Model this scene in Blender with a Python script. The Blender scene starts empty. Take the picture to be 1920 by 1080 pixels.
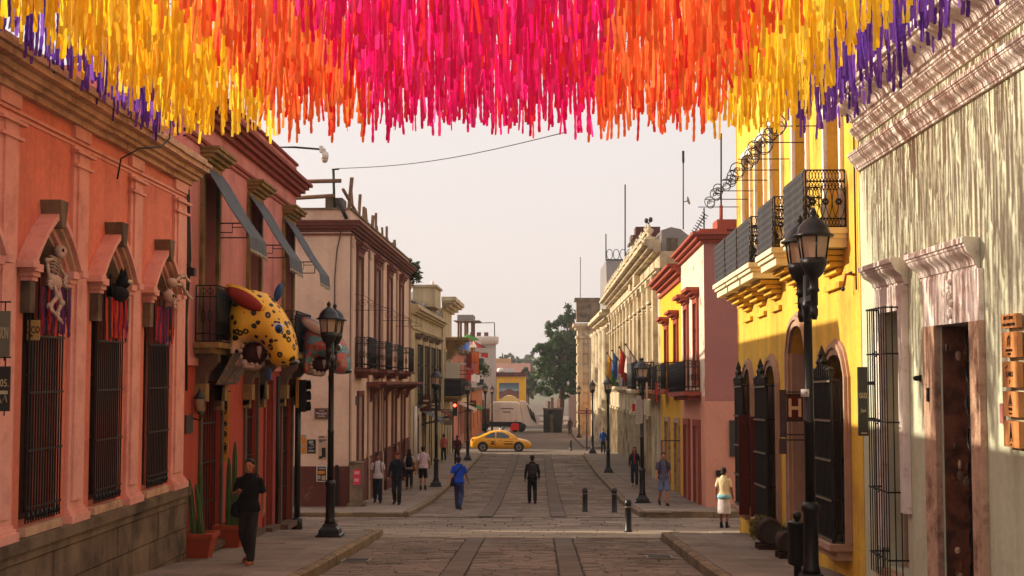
import bpy, bmesh, math, random
from mathutils import Vector, Matrix, Quaternion
random.seed(11)
RND = random.Random(5)
S = bpy.context.scene
COL = S.collection
PI = math.pi
# ---------------------------------------------------------------- camera (eye at the origin, street runs along +Y)
FOC = 2500.0
PITCH = math.atan(160 / FOC)
YAW = math.atan(0.02 * math.cos(PITCH))
cam_d = bpy.data.cameras.new('camera')
cam = bpy.data.objects.new('camera', cam_d)
COL.objects.link(cam)
cam.rotation_euler = (PI / 2 + PITCH, 0, YAW)
cam_d.sensor_width = 36
cam_d.lens = 36 * FOC / 1920
cam_d.clip_start = 0.1
cam_d.clip_end = 3000
S.camera = cam
# ---------------------------------------------------------------- sky, sun, exposure
LIGHT = Vector((1.0, -0.21, -0.43)).normalized()      # direction the sunlight travels
SUN_EL = math.asin(-LIGHT.z)
SUN_AZ = math.atan2(-LIGHT.x, -LIGHT.y)               # from +Y towards +X
W = bpy.data.worlds.new('World')
S.world = W
W.use_nodes = True
wn, wl = W.node_tree.nodes, W.node_tree.links
bg = wn['Background']
sky = wn.new('ShaderNodeTexSky')
sky.sky_type = 'NISHITA'
sky.sun_disc = False
sky.sun_elevation = SUN_EL
sky.sun_rotation = SUN_AZ
sky.air_density = 1.0
sky.dust_density = 6.0
sky.ozone_density = 1.0
mixw = wn.new('ShaderNodeMix')
mixw.data_type = 'RGBA'
mixw.inputs[0].default_value = 0.80
wl.new(sky.outputs[0], mixw.inputs[6])
mixw.inputs[7].default_value = (5.05, 4.46, 4.24, 1)      # thin bright overcast veil over the sky
wl.new(mixw.outputs[2], bg.inputs[0])
bg.inputs[1].default_value = 0.10
sun_d = bpy.data.lights.new('sun', 'SUN')
sun_d.energy = 3.1
sun_d.angle = math.radians(0.45)
sun_d.color = (1.0, 0.88, 0.70)
sun = bpy.data.objects.new('sun', sun_d)
COL.objects.link(sun)
sun.location = (-40, 10, 40)
sun.rotation_euler = LIGHT.to_track_quat('-Z', 'Y').to_euler()
S.view_settings.view_transform = 'Standard'
S.view_settings.look = 'None'
S.view_settings.exposure = 1.04
S.view_settings.gamma = 1
S.view_settings.use_curve_mapping = False
S.render.engine = 'CYCLES'
S.cycles.max_bounces = 6
S.cycles.diffuse_bounces = 3
S.cycles.transparent_max_bounces = 8
S.cycles.use_denoising = True

# ---------------------------------------------------------------- small maths
CM = cam.rotation_euler.to_matrix()
def ray(px, py):
    d = CM @ Vector(((px - 960) / FOC, -(py - 540) / FOC, -1))
    return d / d.y
def at(px, py, D):
    return ray(px, py) * D
def DX(px, X, py=700):
    r = ray(px, py)
    return X / r.x
GZ = [(-12, -1.3), (0, -2.0), (18, -3.03), (22.3, -3.3), (29, -3.63), (33, -3.84), (40, -4.25), (44, -4.48), (49, -4.72), (57, -4.93),
      (70, -5.3), (83, -5.5), (96, -5.62), (131, -6.3), (148, -6.4), (250, -7.6), (700, -12)]
def gz(Y):
    if Y <= GZ[0][0]: return GZ[0][1]
    for (a, za), (b, zb) in zip(GZ, GZ[1:]):
        if Y <= b:
            return za + (zb - za) * (Y - a) / (b - a)
    return GZ[-1][1]
def slope(Y):
    return (gz(Y + .5) - gz(Y - .5))
def foot(px, py, h=0.0):
    r = ray(px, py)
    lo, hi = 8.0, 260.0
    D = lo
    while D < hi:
        if r.z * D < gz(D) + h: break
        D += .05
    return r * D
KERB = .12

# ---------------------------------------------------------------- objects
ORG = {}
def thing(name, label, cat, loc, group=None):
    o = bpy.data.objects.new(name, None)
    COL.objects.link(o)
    o.empty_display_size = .3
    o.location = loc
    ORG[o.name] = Vector(loc)
    o['label'] = label
    o['category'] = cat
    if group: o['group'] = group
    return o
def tag(o, label, cat, group=None):
    o['label'] = label
    o['category'] = cat
    if group: o['group'] = group
    return o
def kids(o):
    return [c for c in KID.get(o.name, [])]
KID = {}
def setpar(o, p):
    o.parent = p
    KID.setdefault(p.name, []).append(o)
def copy_tree(o, loc, label=None, group=None, rot=None, par=None):
    c = o.copy()
    COL.objects.link(c)
    if par is not None:
        setpar(c, par)
        ORG[c.name] = ORG[par.name]
    else:
        c.location = loc
        ORG[c.name] = Vector(loc)
        if rot is not None: c.rotation_euler = (0, 0, rot)
    if label: c['label'] = label
    if group: c['group'] = group
    for k in list(kids(o)):
        copy_tree(k, None, par=c)
    return c

class MB:
    def __init__(s):
        s.v, s.f, s.mi, s.sm = [], [], [], []
    def add(s, vs, fs, mi=0, sm=False):
        b = len(s.v)
        s.v.extend([tuple(p) for p in vs])
        for f in fs:
            s.f.append(tuple(i + b for i in f))
            s.mi.append(mi)
            s.sm.append(sm)
        return s
    def quad(s, a, b, c, d, mi=0):
        return s.add([a, b, c, d], [(0, 1, 2, 3)], mi)
    def box(s, a0, a1, b0, b1, c0, c1, m=None, mi=0):
        P = m or (lambda x, y, z: (x, y, z))
        vs = [P(a, b, c) for a in (a0, a1) for b in (b0, b1) for c in (c0, c1)]
        return s.add(vs, [(0, 1, 3, 2), (4, 6, 7, 5), (0, 4, 5, 1), (2, 3, 7, 6), (0, 2, 6, 4), (1, 5, 7, 3)], mi)
    def prism(s, poly, w0, w1, m, mi=0, sm=False):
        n = len(poly)
        vs = [m(u, v, w0) for u, v in poly] + [m(u, v, w1) for u, v in poly]
        s.add(vs, [tuple(range(n)), tuple(range(2 * n - 1, n - 1, -1))], mi)
        b = len(s.v) - 2 * n
        for i in range(n):
            j = (i + 1) % n
            s.f.append((b + i, b + n + i, b + n + j, b + j))
            s.mi.append(mi)
            s.sm.append(sm)
        return s
    def loft(s, rings, mi=0, sm=True, cap=True, closed=False):
        n = len(rings[0])
        vs = [p for r in rings for p in r]
        fs = []
        K = len(rings)
        for i in range(K - 1 + (1 if closed else 0)):
            i2 = (i + 1) % K
            for j in range(n):
                k = (j + 1) % n
                fs.append((i * n + j, i * n + k, i2 * n + k, i2 * n + j))
        s.add(vs, fs, mi, sm)
        if cap and not closed:
            b = len(s.v) - len(vs)
            s.f.append(tuple(b + j for j in range(n - 1, -1, -1))); s.mi.append(mi); s.sm.append(False)
            s.f.append(tuple(b + (K - 1) * n + j for j in range(n))); s.mi.append(mi); s.sm.append(False)
        return s
    def tube(s, pts, r, n=6, mi=0, cap=True, closed=False, sm=True):
        pts = [Vector(p) for p in pts]
        K = len(pts)
        rs = r if isinstance(r, (list, tuple)) else [r] * K
        rings = []
        ref = None
        for i, p in enumerate(pts):
            if closed:
                t = pts[(i + 1) % K] - pts[i - 1]
            else:
                t = pts[min(i + 1, K - 1)] - pts[max(i - 1, 0)]
            t = t.normalized() if t.length > 1e-9 else Vector((0, 0, 1))
            if ref is None:
                ref = Vector((0, 0, 1)) if abs(t.z) < .9 else Vector((1, 0, 0))
            a = (ref - t * ref.dot(t))
            if a.length < 1e-6:
                a = t.orthogonal()
            a.normalize()
            ref = a
            b = t.cross(a)
            rings.append([p + (a * math.cos(2 * PI * k / n) + b * math.sin(2 * PI * k / n)) * rs[i] for k in range(n)])
        return s.loft(rings, mi, sm, cap, closed)
    def lathe(s, prof, c, n=14, mi=0, sm=True, axis=None, sx=1, sy=1, rot=0):
        c = Vector(c)
        rings = []
        for r, z in prof:
            ring = []
            for k in range(n):
                a = 2 * PI * k / n + rot
                p = Vector((r * math.cos(a) * sx, r * math.sin(a) * sy, z))
                if axis is not None: p = axis @ p
                ring.append(c + p)
            rings.append(ring)
        return s.loft(rings, mi, sm)
    def ell(s, c, r, n=12, k=7, mi=0, rot=None, sm=True):
        c = Vector(c)
        rings = []
        for i in range(k + 1):
            th = PI * (i + .02 if i == 0 else i - .02 if i == k else i) / k
            ring = []
            for j in range(n):
                a = 2 * PI * j / n
                p = Vector((r[0] * math.sin(th) * math.cos(a), r[1] * math.sin(th) * math.sin(a), r[2] * math.cos(th)))
                if rot is not None: p = rot @ p
                ring.append(c + p)
            rings.append(ring)
        return s.loft(rings, mi, sm)
    def capsule(s, a, b, ra, rb, n=10, mi=0):
        a, b = Vector(a), Vector(b)
        t = (b - a).normalized()
        pts, rs = [], []
        for q in (-1, -.85, -.5, 0):
            pts.append(a + t * ra * q); rs.append(ra * math.sqrt(max(1 - q * q, .004)))
        for q in (0, .5, .85, 1):
            pts.append(b + t * rb * q); rs.append(rb * math.sqrt(max(1 - q * q, .004)))
        return s.tube(pts, rs, n, mi)
    def ring(s, c, a, b, ra, rb, r, n=18, k=4, mi=0):
        c, a, b = Vector(c), Vector(a), Vector(b)
        pts = [c + a * ra * math.cos(2 * PI * i / n) + b * rb * math.sin(2 * PI * i / n) for i in range(n)]
        return s.tube(pts, r, k, mi, closed=True)
    def mesh(s, name, off=None):
        me = bpy.data.meshes.new(name)
        off = off or Vector((0, 0, 0))
        me.from_pydata([(x - off.x, y - off.y, z - off.z) for x, y, z in s.v], [], s.f)
        me.polygons.foreach_set('material_index', s.mi)
        me.polygons.foreach_set('use_smooth', s.sm)
        me.update()
        return me
    def build(s, name, mats, parent=None, loc=None, label=None, kind=None):
        off = ORG[parent.name] if parent is not None else Vector(loc or (0, 0, 0))
        me = s.mesh(name, off)
        if not isinstance(mats, (list, tuple)): mats = [mats]
        for m in mats: me.materials.append(m)
        o = bpy.data.objects.new(name, me)
        COL.objects.link(o)
        if parent is not None:
            setpar(o, parent)
        else:
            o.location = off
        ORG[o.name] = off
        if label: o['label'] = label
        if kind: o['kind'] = kind
        return o

def fac(X, side, sl=0.0, u0=0.0):
    """facade running along the street: u along Y, v up, w out of the wall"""
    return lambda u, v, w: (X + side * w, u, v - sl * (u - u0))
def facx(Y):
    """wall that faces the camera: u along X, v up, w towards the camera"""
    return lambda u, v, w: (u, Y - w, v)

def remesh(mb, name, mats, parent, voxel=.012, smooth=2, label=None):
    off = ORG[parent.name]
    me = mb.mesh(name, off)
    t = bpy.data.objects.new('tmp', me)
    COL.objects.link(t)
    r = t.modifiers.new('r', 'REMESH'); r.mode = 'VOXEL'; r.voxel_size = voxel; r.use_smooth_shade = True
    if smooth:
        q = t.modifiers.new('s', 'SMOOTH'); q.factor = .5; q.iterations = smooth
    dg = bpy.context.evaluated_depsgraph_get()
    me2 = bpy.data.meshes.new_from_object(t.evaluated_get(dg))
    me2.name = name
    bpy.data.objects.remove(t)
    bpy.data.meshes.remove(me)
    me2.materials.clear()
    me2.materials.append(mats)
    o = bpy.data.objects.new(name, me2)
    COL.objects.link(o)
    setpar(o, parent)
    ORG[o.name] = off
    if label: o['label'] = label
    return o

# ---------------------------------------------------------------- materials
def lin(c):
    return tuple(((x / 255) / 12.92 if x / 255 <= .04045 else ((x / 255 + .055) / 1.055) ** 2.4) for x in c)
def mat(name, col, rough=.85, var=.12, scale=1.5, bump=.0, bscale=30, streak=None, blotch=None, metal=0, island=0.0, spec=.3, trans=0.0, fine=.06):
    """procedural surface: base colour, broad and fine unevenness, optional vertical runs, blotches of a second colour, per-piece variation"""
    m = bpy.data.materials.new(name)
    m.use_nodes = True
    nt = m.node_tree
    N, L = nt.nodes, nt.links
    b = N['Principled BSDF']
    b.inputs['Roughness'].default_value = rough
    b.inputs['Metallic'].default_value = metal
    b.inputs['Specular IOR Level'].default_value = spec
    c = lin(col)
    geo = N.new('ShaderNodeNewGeometry')
    def noise(sc, det=4, vec=None, rgh=.6):
        n = N.new('ShaderNodeTexNoise')
        n.inputs['Scale'].default_value = sc
        n.inputs['Detail'].default_value = det
        n.inputs['Roughness'].default_value = rgh
        L.new(vec or geo.outputs['Position'], n.inputs['Vector'])
        return n.outputs['Fac']
    def mathn(op, a, bb):
        n = N.new('ShaderNodeMath'); n.operation = op
        for i, x in enumerate((a, bb)):
            if isinstance(x, (int, float)): n.inputs[i].default_value = x
            else: L.new(x, n.inputs[i])
        return n.outputs[0]
    def rng(x, a, bb, lo, hi):
        n = N.new('ShaderNodeMapRange')
        L.new(x, n.inputs[0])
        for i, q in zip((1, 2, 3, 4), (a, bb, lo, hi)): n.inputs[i].default_value = q
        return n.outputs[0]
    f = rng(noise(scale), .25, .75, 1 - var, 1 + var)
    if fine:
        f = mathn('MULTIPLY', f, rng(noise(scale * 14, 2), .25, .75, 1 - fine, 1 + fine))
    if island:
        f = mathn('MULTIPLY', f, rng(geo.outputs['Random Per Island'], 0, 1, 1 - island, 1 + island))
        oi = N.new('ShaderNodeObjectInfo')
        f = mathn('MULTIPLY', f, rng(oi.outputs['Random'], 0, 1, 1 - island, 1 + island))
    if streak:
        mp = N.new('ShaderNodeMapping')
        mp.inputs['Scale'].default_value = (streak[1], streak[1], streak[1] * .05)
        L.new(geo.outputs['Position'], mp.inputs['Vector'])
        f = mathn('MULTIPLY', f, rng(noise(1.0, 3, mp.outputs[0]), .45, .75, 1.0, 1 - streak[0]))
    base = N.new('ShaderNodeRGB')
    base.outputs[0].default_value = (*c, 1)
    out = base.outputs[0]
    if blotch:
        mx = N.new('ShaderNodeMix'); mx.data_type = 'RGBA'
        L.new(rng(noise(blotch[1], 5, None, .65), blotch[2], blotch[2] + blotch[3], 0, blotch[4]), mx.inputs[0])
        L.new(out, mx.inputs[6])
        mx.inputs[7].default_value = (*lin(blotch[0]), 1)
        out = mx.outputs[2]
    vm = N.new('ShaderNodeVectorMath'); vm.operation = 'SCALE'
    L.new(out, vm.inputs[0]); L.new(f, vm.inputs['Scale'])
    L.new(vm.outputs[0], b.inputs['Base Color'])
    if bump:
        bp = N.new('ShaderNodeBump')
        bp.inputs['Strength'].default_value = bump
        bp.inputs['Distance'].default_value = .02
        L.new(noise(bscale, 4), bp.inputs['Height'])
        L.new(bp.outputs[0], b.inputs['Normal'])
    if trans:
        tr = N.new('ShaderNodeBsdfTranslucent')
        L.new(vm.outputs[0], tr.inputs[0])
        ms = N.new('ShaderNodeMixShader')
        ms.inputs[0].default_value = trans
        L.new(b.outputs[0], ms.inputs[1]); L.new(tr.outputs[0], ms.inputs[2])
        L.new(ms.outputs[0], N['Material Output'].inputs[0])
    return m
def stripes_mat(name, cols, axis, scale, rough=.9, noise_amt=.6):
    """flat painted or woven multi-colour surface: bands of the given colours, broken up by noise"""
    m = bpy.data.materials.new(name); m.use_nodes = True
    N, L = m.node_tree.nodes, m.node_tree.links
    b = N['Principled BSDF']; b.inputs['Roughness'].default_value = rough
    tc = N.new('ShaderNodeTexCoord')
    sp = N.new('ShaderNodeSeparateXYZ'); L.new(tc.outputs['Object'], sp.inputs[0])
    no = N.new('ShaderNodeTexNoise'); no.inputs['Scale'].default_value = 5; L.new(tc.outputs['Object'], no.inputs['Vector'])
    a = N.new('ShaderNodeMath'); a.operation = 'MULTIPLY_ADD'
    L.new(no.outputs['Fac'], a.inputs[0]); a.inputs[1].default_value = noise_amt; L.new(sp.outputs[axis], a.inputs[2])
    sc = N.new('ShaderNodeMath'); sc.operation = 'MULTIPLY'; L.new(a.outputs[0], sc.inputs[0]); sc.inputs[1].default_value = scale
    fr = N.new('ShaderNodeMath'); fr.operation = 'FRACT'; L.new(sc.outputs[0], fr.inputs[0])
    rp = N.new('ShaderNodeValToRGB'); rp.color_ramp.interpolation = 'CONSTANT'
    els = rp.color_ramp.elements
    while len(els) < len(cols): els.new(.5)
    for i, cc in enumerate(cols):
        els[i].position = i / len(cols); els[i].color = (*lin(cc), 1)
    L.new(fr.outputs[0], rp.inputs[0]); L.new(rp.outputs[0], b.inputs['Base Color'])
    return m

M = {}
M['coral'] = mat('coral_stucco', (228, 132, 106), .9, .09, .9, .3, 60, streak=(.20, 2.2), blotch=((186, 98, 80), 1.3, .52, .2, .55), fine=.10)
M['coral_trim'] = mat('coral_trim', (230, 164, 146), .9, .10, 2.5, .2, 60, blotch=((180, 100, 80), 3, .5, .2, .4))
M['stone_tan'] = mat('tan_stone', (208, 168, 136), .9, .2, 2.5, .5, 25, streak=(.25, 3), blotch=((120, 88, 62), 2.2, .5, .2, .6), island=.07)
M['stone_grey'] = mat('grey_brown_stone', (122, 103, 82), .92, .3, 2.0, .7, 22, streak=(.5, 2.4), blotch=((62, 52, 42), 1.3, .46, .2, .85), island=.08)
M['stone_dark'] = mat('dark_stone', (98, 76, 60), .92, .25, 2.5, .5, 20, blotch=((60, 46, 38), 2, .5, .2, .6), island=.06)
M['pink_wall'] = mat('rose_stucco', (204, 130, 120), .9, .12, .8, .25, 50, streak=(.25, 2.5), blotch=((146, 74, 66), 1.0, .5, .2, .5))
M['red_wall'] = mat('red_orange_stucco', (176, 70, 46), .88, .14, 1.2, .25, 50, streak=(.25, 3), blotch=((146, 60, 44), 1.2, .52, .2, .6))
M['red_trim'] = mat('oxide_red_trim', (140, 62, 50), .88, .14, 2, .2, 40, streak=(.2, 3))
M['ochre_stone'] = mat('ochre_stone', (148, 118, 70), .9, .2, 3, .4, 30, streak=(.3, 4), blotch=((88, 70, 44), 2.5, .48, .2, .7))
M['beige_wall'] = mat('beige_rose_stucco', (220, 186, 160), .9, .10, .6, .25, 40, streak=(.2, 1.5), blotch=((178, 138, 112), .9, .5, .2, .6))
M['maroon'] = mat('maroon_stone', (104, 58, 46), .9, .2, 1.6, .4, 25, streak=(.2, 2), blotch=((150, 112, 92), 1.5, .58, .1, .8))
M['maroon_trim'] = mat('maroon_trim', (110, 60, 48), .9, .15, 2, .2, 30)
M['cream_stone'] = mat('cream_stone', (196, 176, 140), .9, .16, .8, .4, 14, streak=(.35, 1.6), blotch=((140, 116, 80), .7, .5, .2, .6))
M['gov_stone'] = mat('limestone', (208, 190, 156), .9, .15, .6, .4, 12, streak=(.3, 1.6), blotch=((132, 106, 74), .8, .46, .2, .8), island=.05)
M['yellow'] = mat('yellow_stucco', (232, 186, 70), .88, .09, .8, .3, 60, streak=(.30, 2), blotch=((190, 142, 60), 1.0, .5, .2, .65), fine=.10)
M['yellow_pale'] = mat('pale_yellow_paint', (232, 216, 178), .85, .08, 2, .2, 40, streak=(.2, 4))
M['yellow_far'] = mat('yellow_far_stucco', (222, 170, 40), .9, .1, 1, .1)
M['green'] = mat('sage_green_stucco', (200, 202, 172), .9, .08, .8, .3, 70, streak=(.16, 7), blotch=((164, 154, 116), 1.0, .5, .25, .5), fine=.08)
M['white_stone'] = mat('white_painted_stone', (234, 220, 208), .85, .1, 2.5, .35, 30, streak=(.18, 6), blotch=((176, 134, 108), 3.2, .54, .14, .6))
M['old_stone'] = mat('worn_rose_stone', (194, 158, 130), .92, .22, 4, .7, 22, streak=(.25, 6), blotch=((112, 76, 56), 3, .5, .15, .8))
M['rubble'] = mat('rough_brown_plaster', (112, 68, 48), .95, .3, 5, 1.0, 14, blotch=((60, 38, 28), 3, .48, .12, .8))
M['taupe'] = mat('taupe_stone', (178, 144, 120), .9, .14, 3, .3, 40, streak=(.2, 4))
M['mauve'] = mat('mauve_stucco', (172, 112, 104), .9, .07, 1, .3, 50)
M['salmon'] = mat('salmon_stucco', (212, 146, 120), .9, .08, 1, .3, 50)
M['peel_white'] = mat('peeling_white_paint', (226, 204, 178), .9, .1, 1, .3, 20, streak=(.25, 3), blotch=((170, 110, 76), 2.5, .58, .06, .8))
M['brick_red'] = mat('red_oxide_paint', (160, 74, 54), .85, .12, 2, .2, 40, streak=(.25, 4))
M['slate'] = mat('grey_slate', (132, 124, 120), .7, .15, 2, .3, 12)
M['iron'] = mat('black_iron', (16, 14, 13), .5, .2, 8, 0, spec=.4)
M['iron_far'] = mat('dark_iron', (28, 24, 22), .6, .2, 3)
M['lampblack'] = mat('black_lamp_paint', (17, 15, 14), .42, .25, 6, .05, 50, spec=.45, blotch=((58, 44, 34), 6, .64, .1, .5))
M['cloth_grey'] = mat('charcoal_cloth', (62, 60, 62), .95, .2, 6, .4, 40, streak=(.25, 3))
M['awning'] = mat('grey_canvas', (92, 96, 102), .95, .2, 4, .3, 30, streak=(.4, 9))
M['glass'] = mat('dark_glass', (22, 22, 24), .12, .1, 1, 0, spec=.5)
M['dark'] = mat('dark_interior', (20, 15, 12), .9, .2, 2)
M['wood_dark'] = mat('dark_stained_wood', (64, 40, 26), .7, .25, 6, .2, 40, streak=(.4, 14), island=.15)
M['wood'] = mat('brown_wood', (110, 76, 48), .8, .25, 5, .3, 30, streak=(.3, 12), island=.12)
M['timber'] = mat('weathered_timber', (132, 98, 70), .9, .25, 5, .3, 30, streak=(.3, 12), island=.15)
M['oxblood'] = mat('oxblood_painted_wood', (84, 26, 16), .6, .2, 6, .15, 40, streak=(.3, 12), island=.1)
M['plaque'] = mat('orange_wood_plaque', (206, 138, 78), .6, .2, 6, .15, 30, streak=(.35, 16), island=.12)
M['ink'] = mat('dark_engraving', (44, 24, 14), .8, .1, 4)
M['road'] = mat('worn_road_bed', (64, 56, 48), .95, .25, .6, .4, 18)
M['sett'] = mat('stone_setts', (130, 113, 98), .82, .28, .7, .4, 30, island=.28, blotch=((76, 60, 50), .5, .5, .2, .6))
M['strip'] = mat('dark_strip_slabs', (106, 92, 80), .9, .2, 1.2, .3, 30, island=.12)
M['slab'] = mat('pavement_flagstones', (132, 117, 103), .9, .2, .9, .35, 26, island=.12, blotch=((92, 74, 60), .8, .5, .2, .6))
M['cross'] = mat('pale_crossing_slabs', (150, 134, 114), .9, .15, .9, .3, 26, island=.12, blotch=((120, 98, 78), .8, .52, .2, .6))
M['kerb'] = mat('ochre_worn_kerb', (132, 112, 84), .9, .2, 2, .4, 26, island=.12, blotch=((96, 78, 62), 1.6, .46, .2, .8))
M['far_road'] = mat('worn_far_paving', (112, 99, 87), .95, .2, .5, .3, 8, blotch=((84, 74, 64), .35, .5, .2, .7))
M['ground'] = mat('packed_ground', (96, 80, 66), .95, .2, .4, .2, 10)
M['terracotta'] = mat('terracotta', (160, 66, 38), .8, .15, 3, .2, 30)
M['cactus'] = mat('cactus_skin', (66, 88, 44), .6, .2, 5, .2, 30)
M['leaf'] = mat('leaf', (72, 90, 36), .6, .3, 2, trans=.3, island=.3)
M['leaf_dark'] = mat('dark_leaf', (52, 74, 28), .6, .35, .5, trans=.3, island=.35)
M['leaf_olive'] = mat('olive_leaf', (120, 112, 52), .7, .3, .5, trans=.3, island=.3)
M['leaf_haze'] = mat('distant_leaf', (84, 84, 60), .9, .2, .2, island=.15)
M['bark'] = mat('bark', (86, 64, 46), .9, .2, 4, .4, 20)
M['white'] = mat('white_paint', (214, 208, 200), .5, .06, 2)
M['bone'] = mat('bone_white_papier_mache', (190, 160, 140), .8, .12, 6, .2, 40)
M['black_cloth'] = mat('black_cloth', (14, 13, 14), .95, .2, 8)
M['frost'] = mat('frosted_lamp_glass', (222, 196, 168), .25, .05, 4, trans=.45, spec=.4)
# ================================================================ THE SETTING: ground, road, pavements
def sheet(mb, x0, x1, us, dz, nx=1):
    for a, b in zip(us, us[1:]):
        for i in range(nx):
            xa, xb = x0 + (x1 - x0) * i / nx, x0 + (x1 - x0) * (i + 1) / nx
            mb.quad((xa, a, gz(a) + dz), (xb, a, gz(a) + dz), (xb, b, gz(b) + dz), (xa, b, gz(b) + dz))
US = [-12, 0, 9, 18, 22.3, 29, 33, 40, 44, 49, 57, 70, 83, 96, 131, 148, 250, 700]
def us(a, b): return [a] + [u for u in US if a < u < b] + [b]
g = MB(); sheet(g, -400, 400, us(-12, 700), -.10, 4)
g.build('ground', M['ground'], kind='structure')
g = MB()
sheet(g, -3.62, 2.74, us(-2, 30.4), -.035)
sheet(g, -60, 60, us(30.404, 39.4), -.035)
sheet(g, -4.05, 3.3, us(39.404, 94), -.012)
road = g.build('road', M['road'], kind='structure')
g = MB()
sheet(g, -60, 60, us(94.004, 103), -.012)
sheet(g, -4.2, 3.4, us(103.004, 260), -.012)
g.build('far_road', M['far_road'], kind='structure')

STONE_CACHE = {}
def stone_mesh(key, lx, ly, lz, bev, m):
    """a worn block: top face inset and lifted, sides tapered"""
    if key in STONE_CACHE: return STONE_CACHE[key]
    b = MB()
    r = random.Random(str(key))
    j = lambda q: r.uniform(-q, q)
    hx, hy = lx / 2, ly / 2
    lo = [(-hx, -hy, -lz), (hx, -hy, -lz), (hx, hy, -lz), (-hx, hy, -lz)]
    md = [(x, y, -bev) for x, y, _ in lo]
    tp = [((hx - bev * 1.4) * sx + j(bev * .5), (hy - bev * 1.4) * sy + j(bev * .5), j(bev * .35)) for sx, sy in ((-1, -1), (1, -1), (1, 1), (-1, 1))]
    b.loft([lo, md, tp], sm=False)
    me = b.mesh(key); me.materials.append(m)
    STONE_CACHE[key] = me
    return me
def put_piece(name, me, x, y, z, par, tilt=None, roll=0):
    o = bpy.data.objects.new(name, me)
    COL.objects.link(o)
    o.parent = par
    o.location = Vector((x, y, z)) - ORG[par.name]
    o.rotation_euler = (math.atan(slope(y)) if tilt is None else tilt, roll, 0)
    return o
def stuff_pieces(name, items, m, par):
    """(x, y, z, mesh) joined into one part"""
    b = MB()
    for x, y, z, me, roll in items:
        R = Euler_t(math.atan(slope(y)), roll)
        vs = [R @ Vector((v.co.x * .965, v.co.y * .9, v.co.z)) + Vector((x, y, z)) for v in me.vertices]
        b.add(vs, [tuple(p.vertices) for p in me.polygons])
    return b.build(name, m, par, kind='stuff')
from mathutils import Euler
def Euler_t(a, r): return Euler((a, r, 0)).to_matrix()

# --- near road: rows of setts with two lines of longer dark slabs
strips = [(-1.62, -1.22), (.33, .74)]
rr = random.Random(3)
items = []
def sett_rows(ya, yb, x0, x1, row, lo, hi, vars_=5):
    y = ya
    while y < yb:
        h = row * rr.uniform(.85, 1.15)
        segs = []
        a = x0
        for s0, s1 in strips:
            if s0 > a: segs.append((a, s0 - .012))
            a = s1 + .012
        segs.append((a, x1))
        for sa, sb in segs:
            x = sa
            while x < sb - .05:
                w = rr.uniform(lo, hi)
                if sb - (x + w) < lo * .6: w = sb - x
                q = round(w / .06) * .06
                me = stone_mesh(f'sett_{q:.2f}_{rr.randrange(vars_)}', max(q, .1), row, .06, .012, M['sett'])
                items.append((x + w / 2, y + h / 2, rr.uniform(-.010, .006), me, rr.uniform(-.02, .02), w / max(q, .1), h / row))
                x += w
        y += h
sett_rows(18.2, 30.3, -3.58, 2.70, .155, .24, .62)
near, far_ = [], []
items.sort(key=lambda t: t[1])
vis = [t for t in items if abs(t[0]) < 4]
for n, (x, y, dz, me, roll, sx, sy) in enumerate(vis):
    if n < 300:
        o = put_piece('paving_stone', me, x, y, gz(y) + dz, road, roll=roll)
        o.scale = (sx * .96, sy * .88, 1)
    else:
        far_.append((x, y, gz(y) + dz, me, roll))
strip_items = []
for s0, s1 in strips:
    y = 18.0
    while y < 30.3:
        l = rr.uniform(.55, .95)
        me = stone_mesh(f'strip_{round(l,1)}', s1 - s0, round(l, 1), .06, .01, M['strip'])
        o = put_piece('strip_slab', me, (s0 + s1) / 2, y + l / 2, gz(y + l / 2) + .004, road)
        o.scale = (.95, l / round(l, 1) * .97, 1)
        y += l
# --- raised crossing of pale slabs
y = 30.5
while y < 39.2:
    h = rr.choice([.42, .5, .58])
    x = -9.0 + rr.uniform(0, .5)
    while x < 8.0:
        w = rr.choice([.8, .9, 1.0, 1.2])
        pale = 'cross' if y < 33.2 else 'slab'
        me = stone_mesh(f'cross_{pale}_{w}_{h}', w, h, .06, .012, M[pale])
        if y < 34:
            o = put_piece('crossing_slab', me, x + w / 2, y + h / 2, gz(y + h / 2) + rr.uniform(-.006, .006), road)
            o.scale = (.985, .975, 1)
        else:
            far_.append((x + w / 2, y + h / 2, gz(y + h / 2) + rr.uniform(-.006, .006), me, 0))
        x += w
    y += h
items = []
strips = [(-1.80, -1.38), (.36, .80)]
sett_rows(39.6, 66, -3.85, 2.98, .24, .4, .9, 3)
sett_rows(66, 93.5, -3.85, 2.98, .40, .6, 1.3, 2)
for x, y, dz, me, roll, sx, sy in items:
    far_.append((x, y, gz(y) + .02 + dz * .6, me, roll))
stuff_pieces('paving_stones', far_, M['sett'], road)
b = MB()
for s0, s1 in strips:
    y = 39.6
    while y < 93:
        l = rr.uniform(.8, 1.6)
        b.add([(s0, y, gz(y) + .024), (s1, y, gz(y) + .024), (s1, y + l - .03, gz(y + l) + .024), (s0, y + l - .03, gz(y + l) + .024)], [(0, 1, 2, 3)])
        y += l
b.build('strip_slabs', M['strip'], road, kind='stuff')

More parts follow.
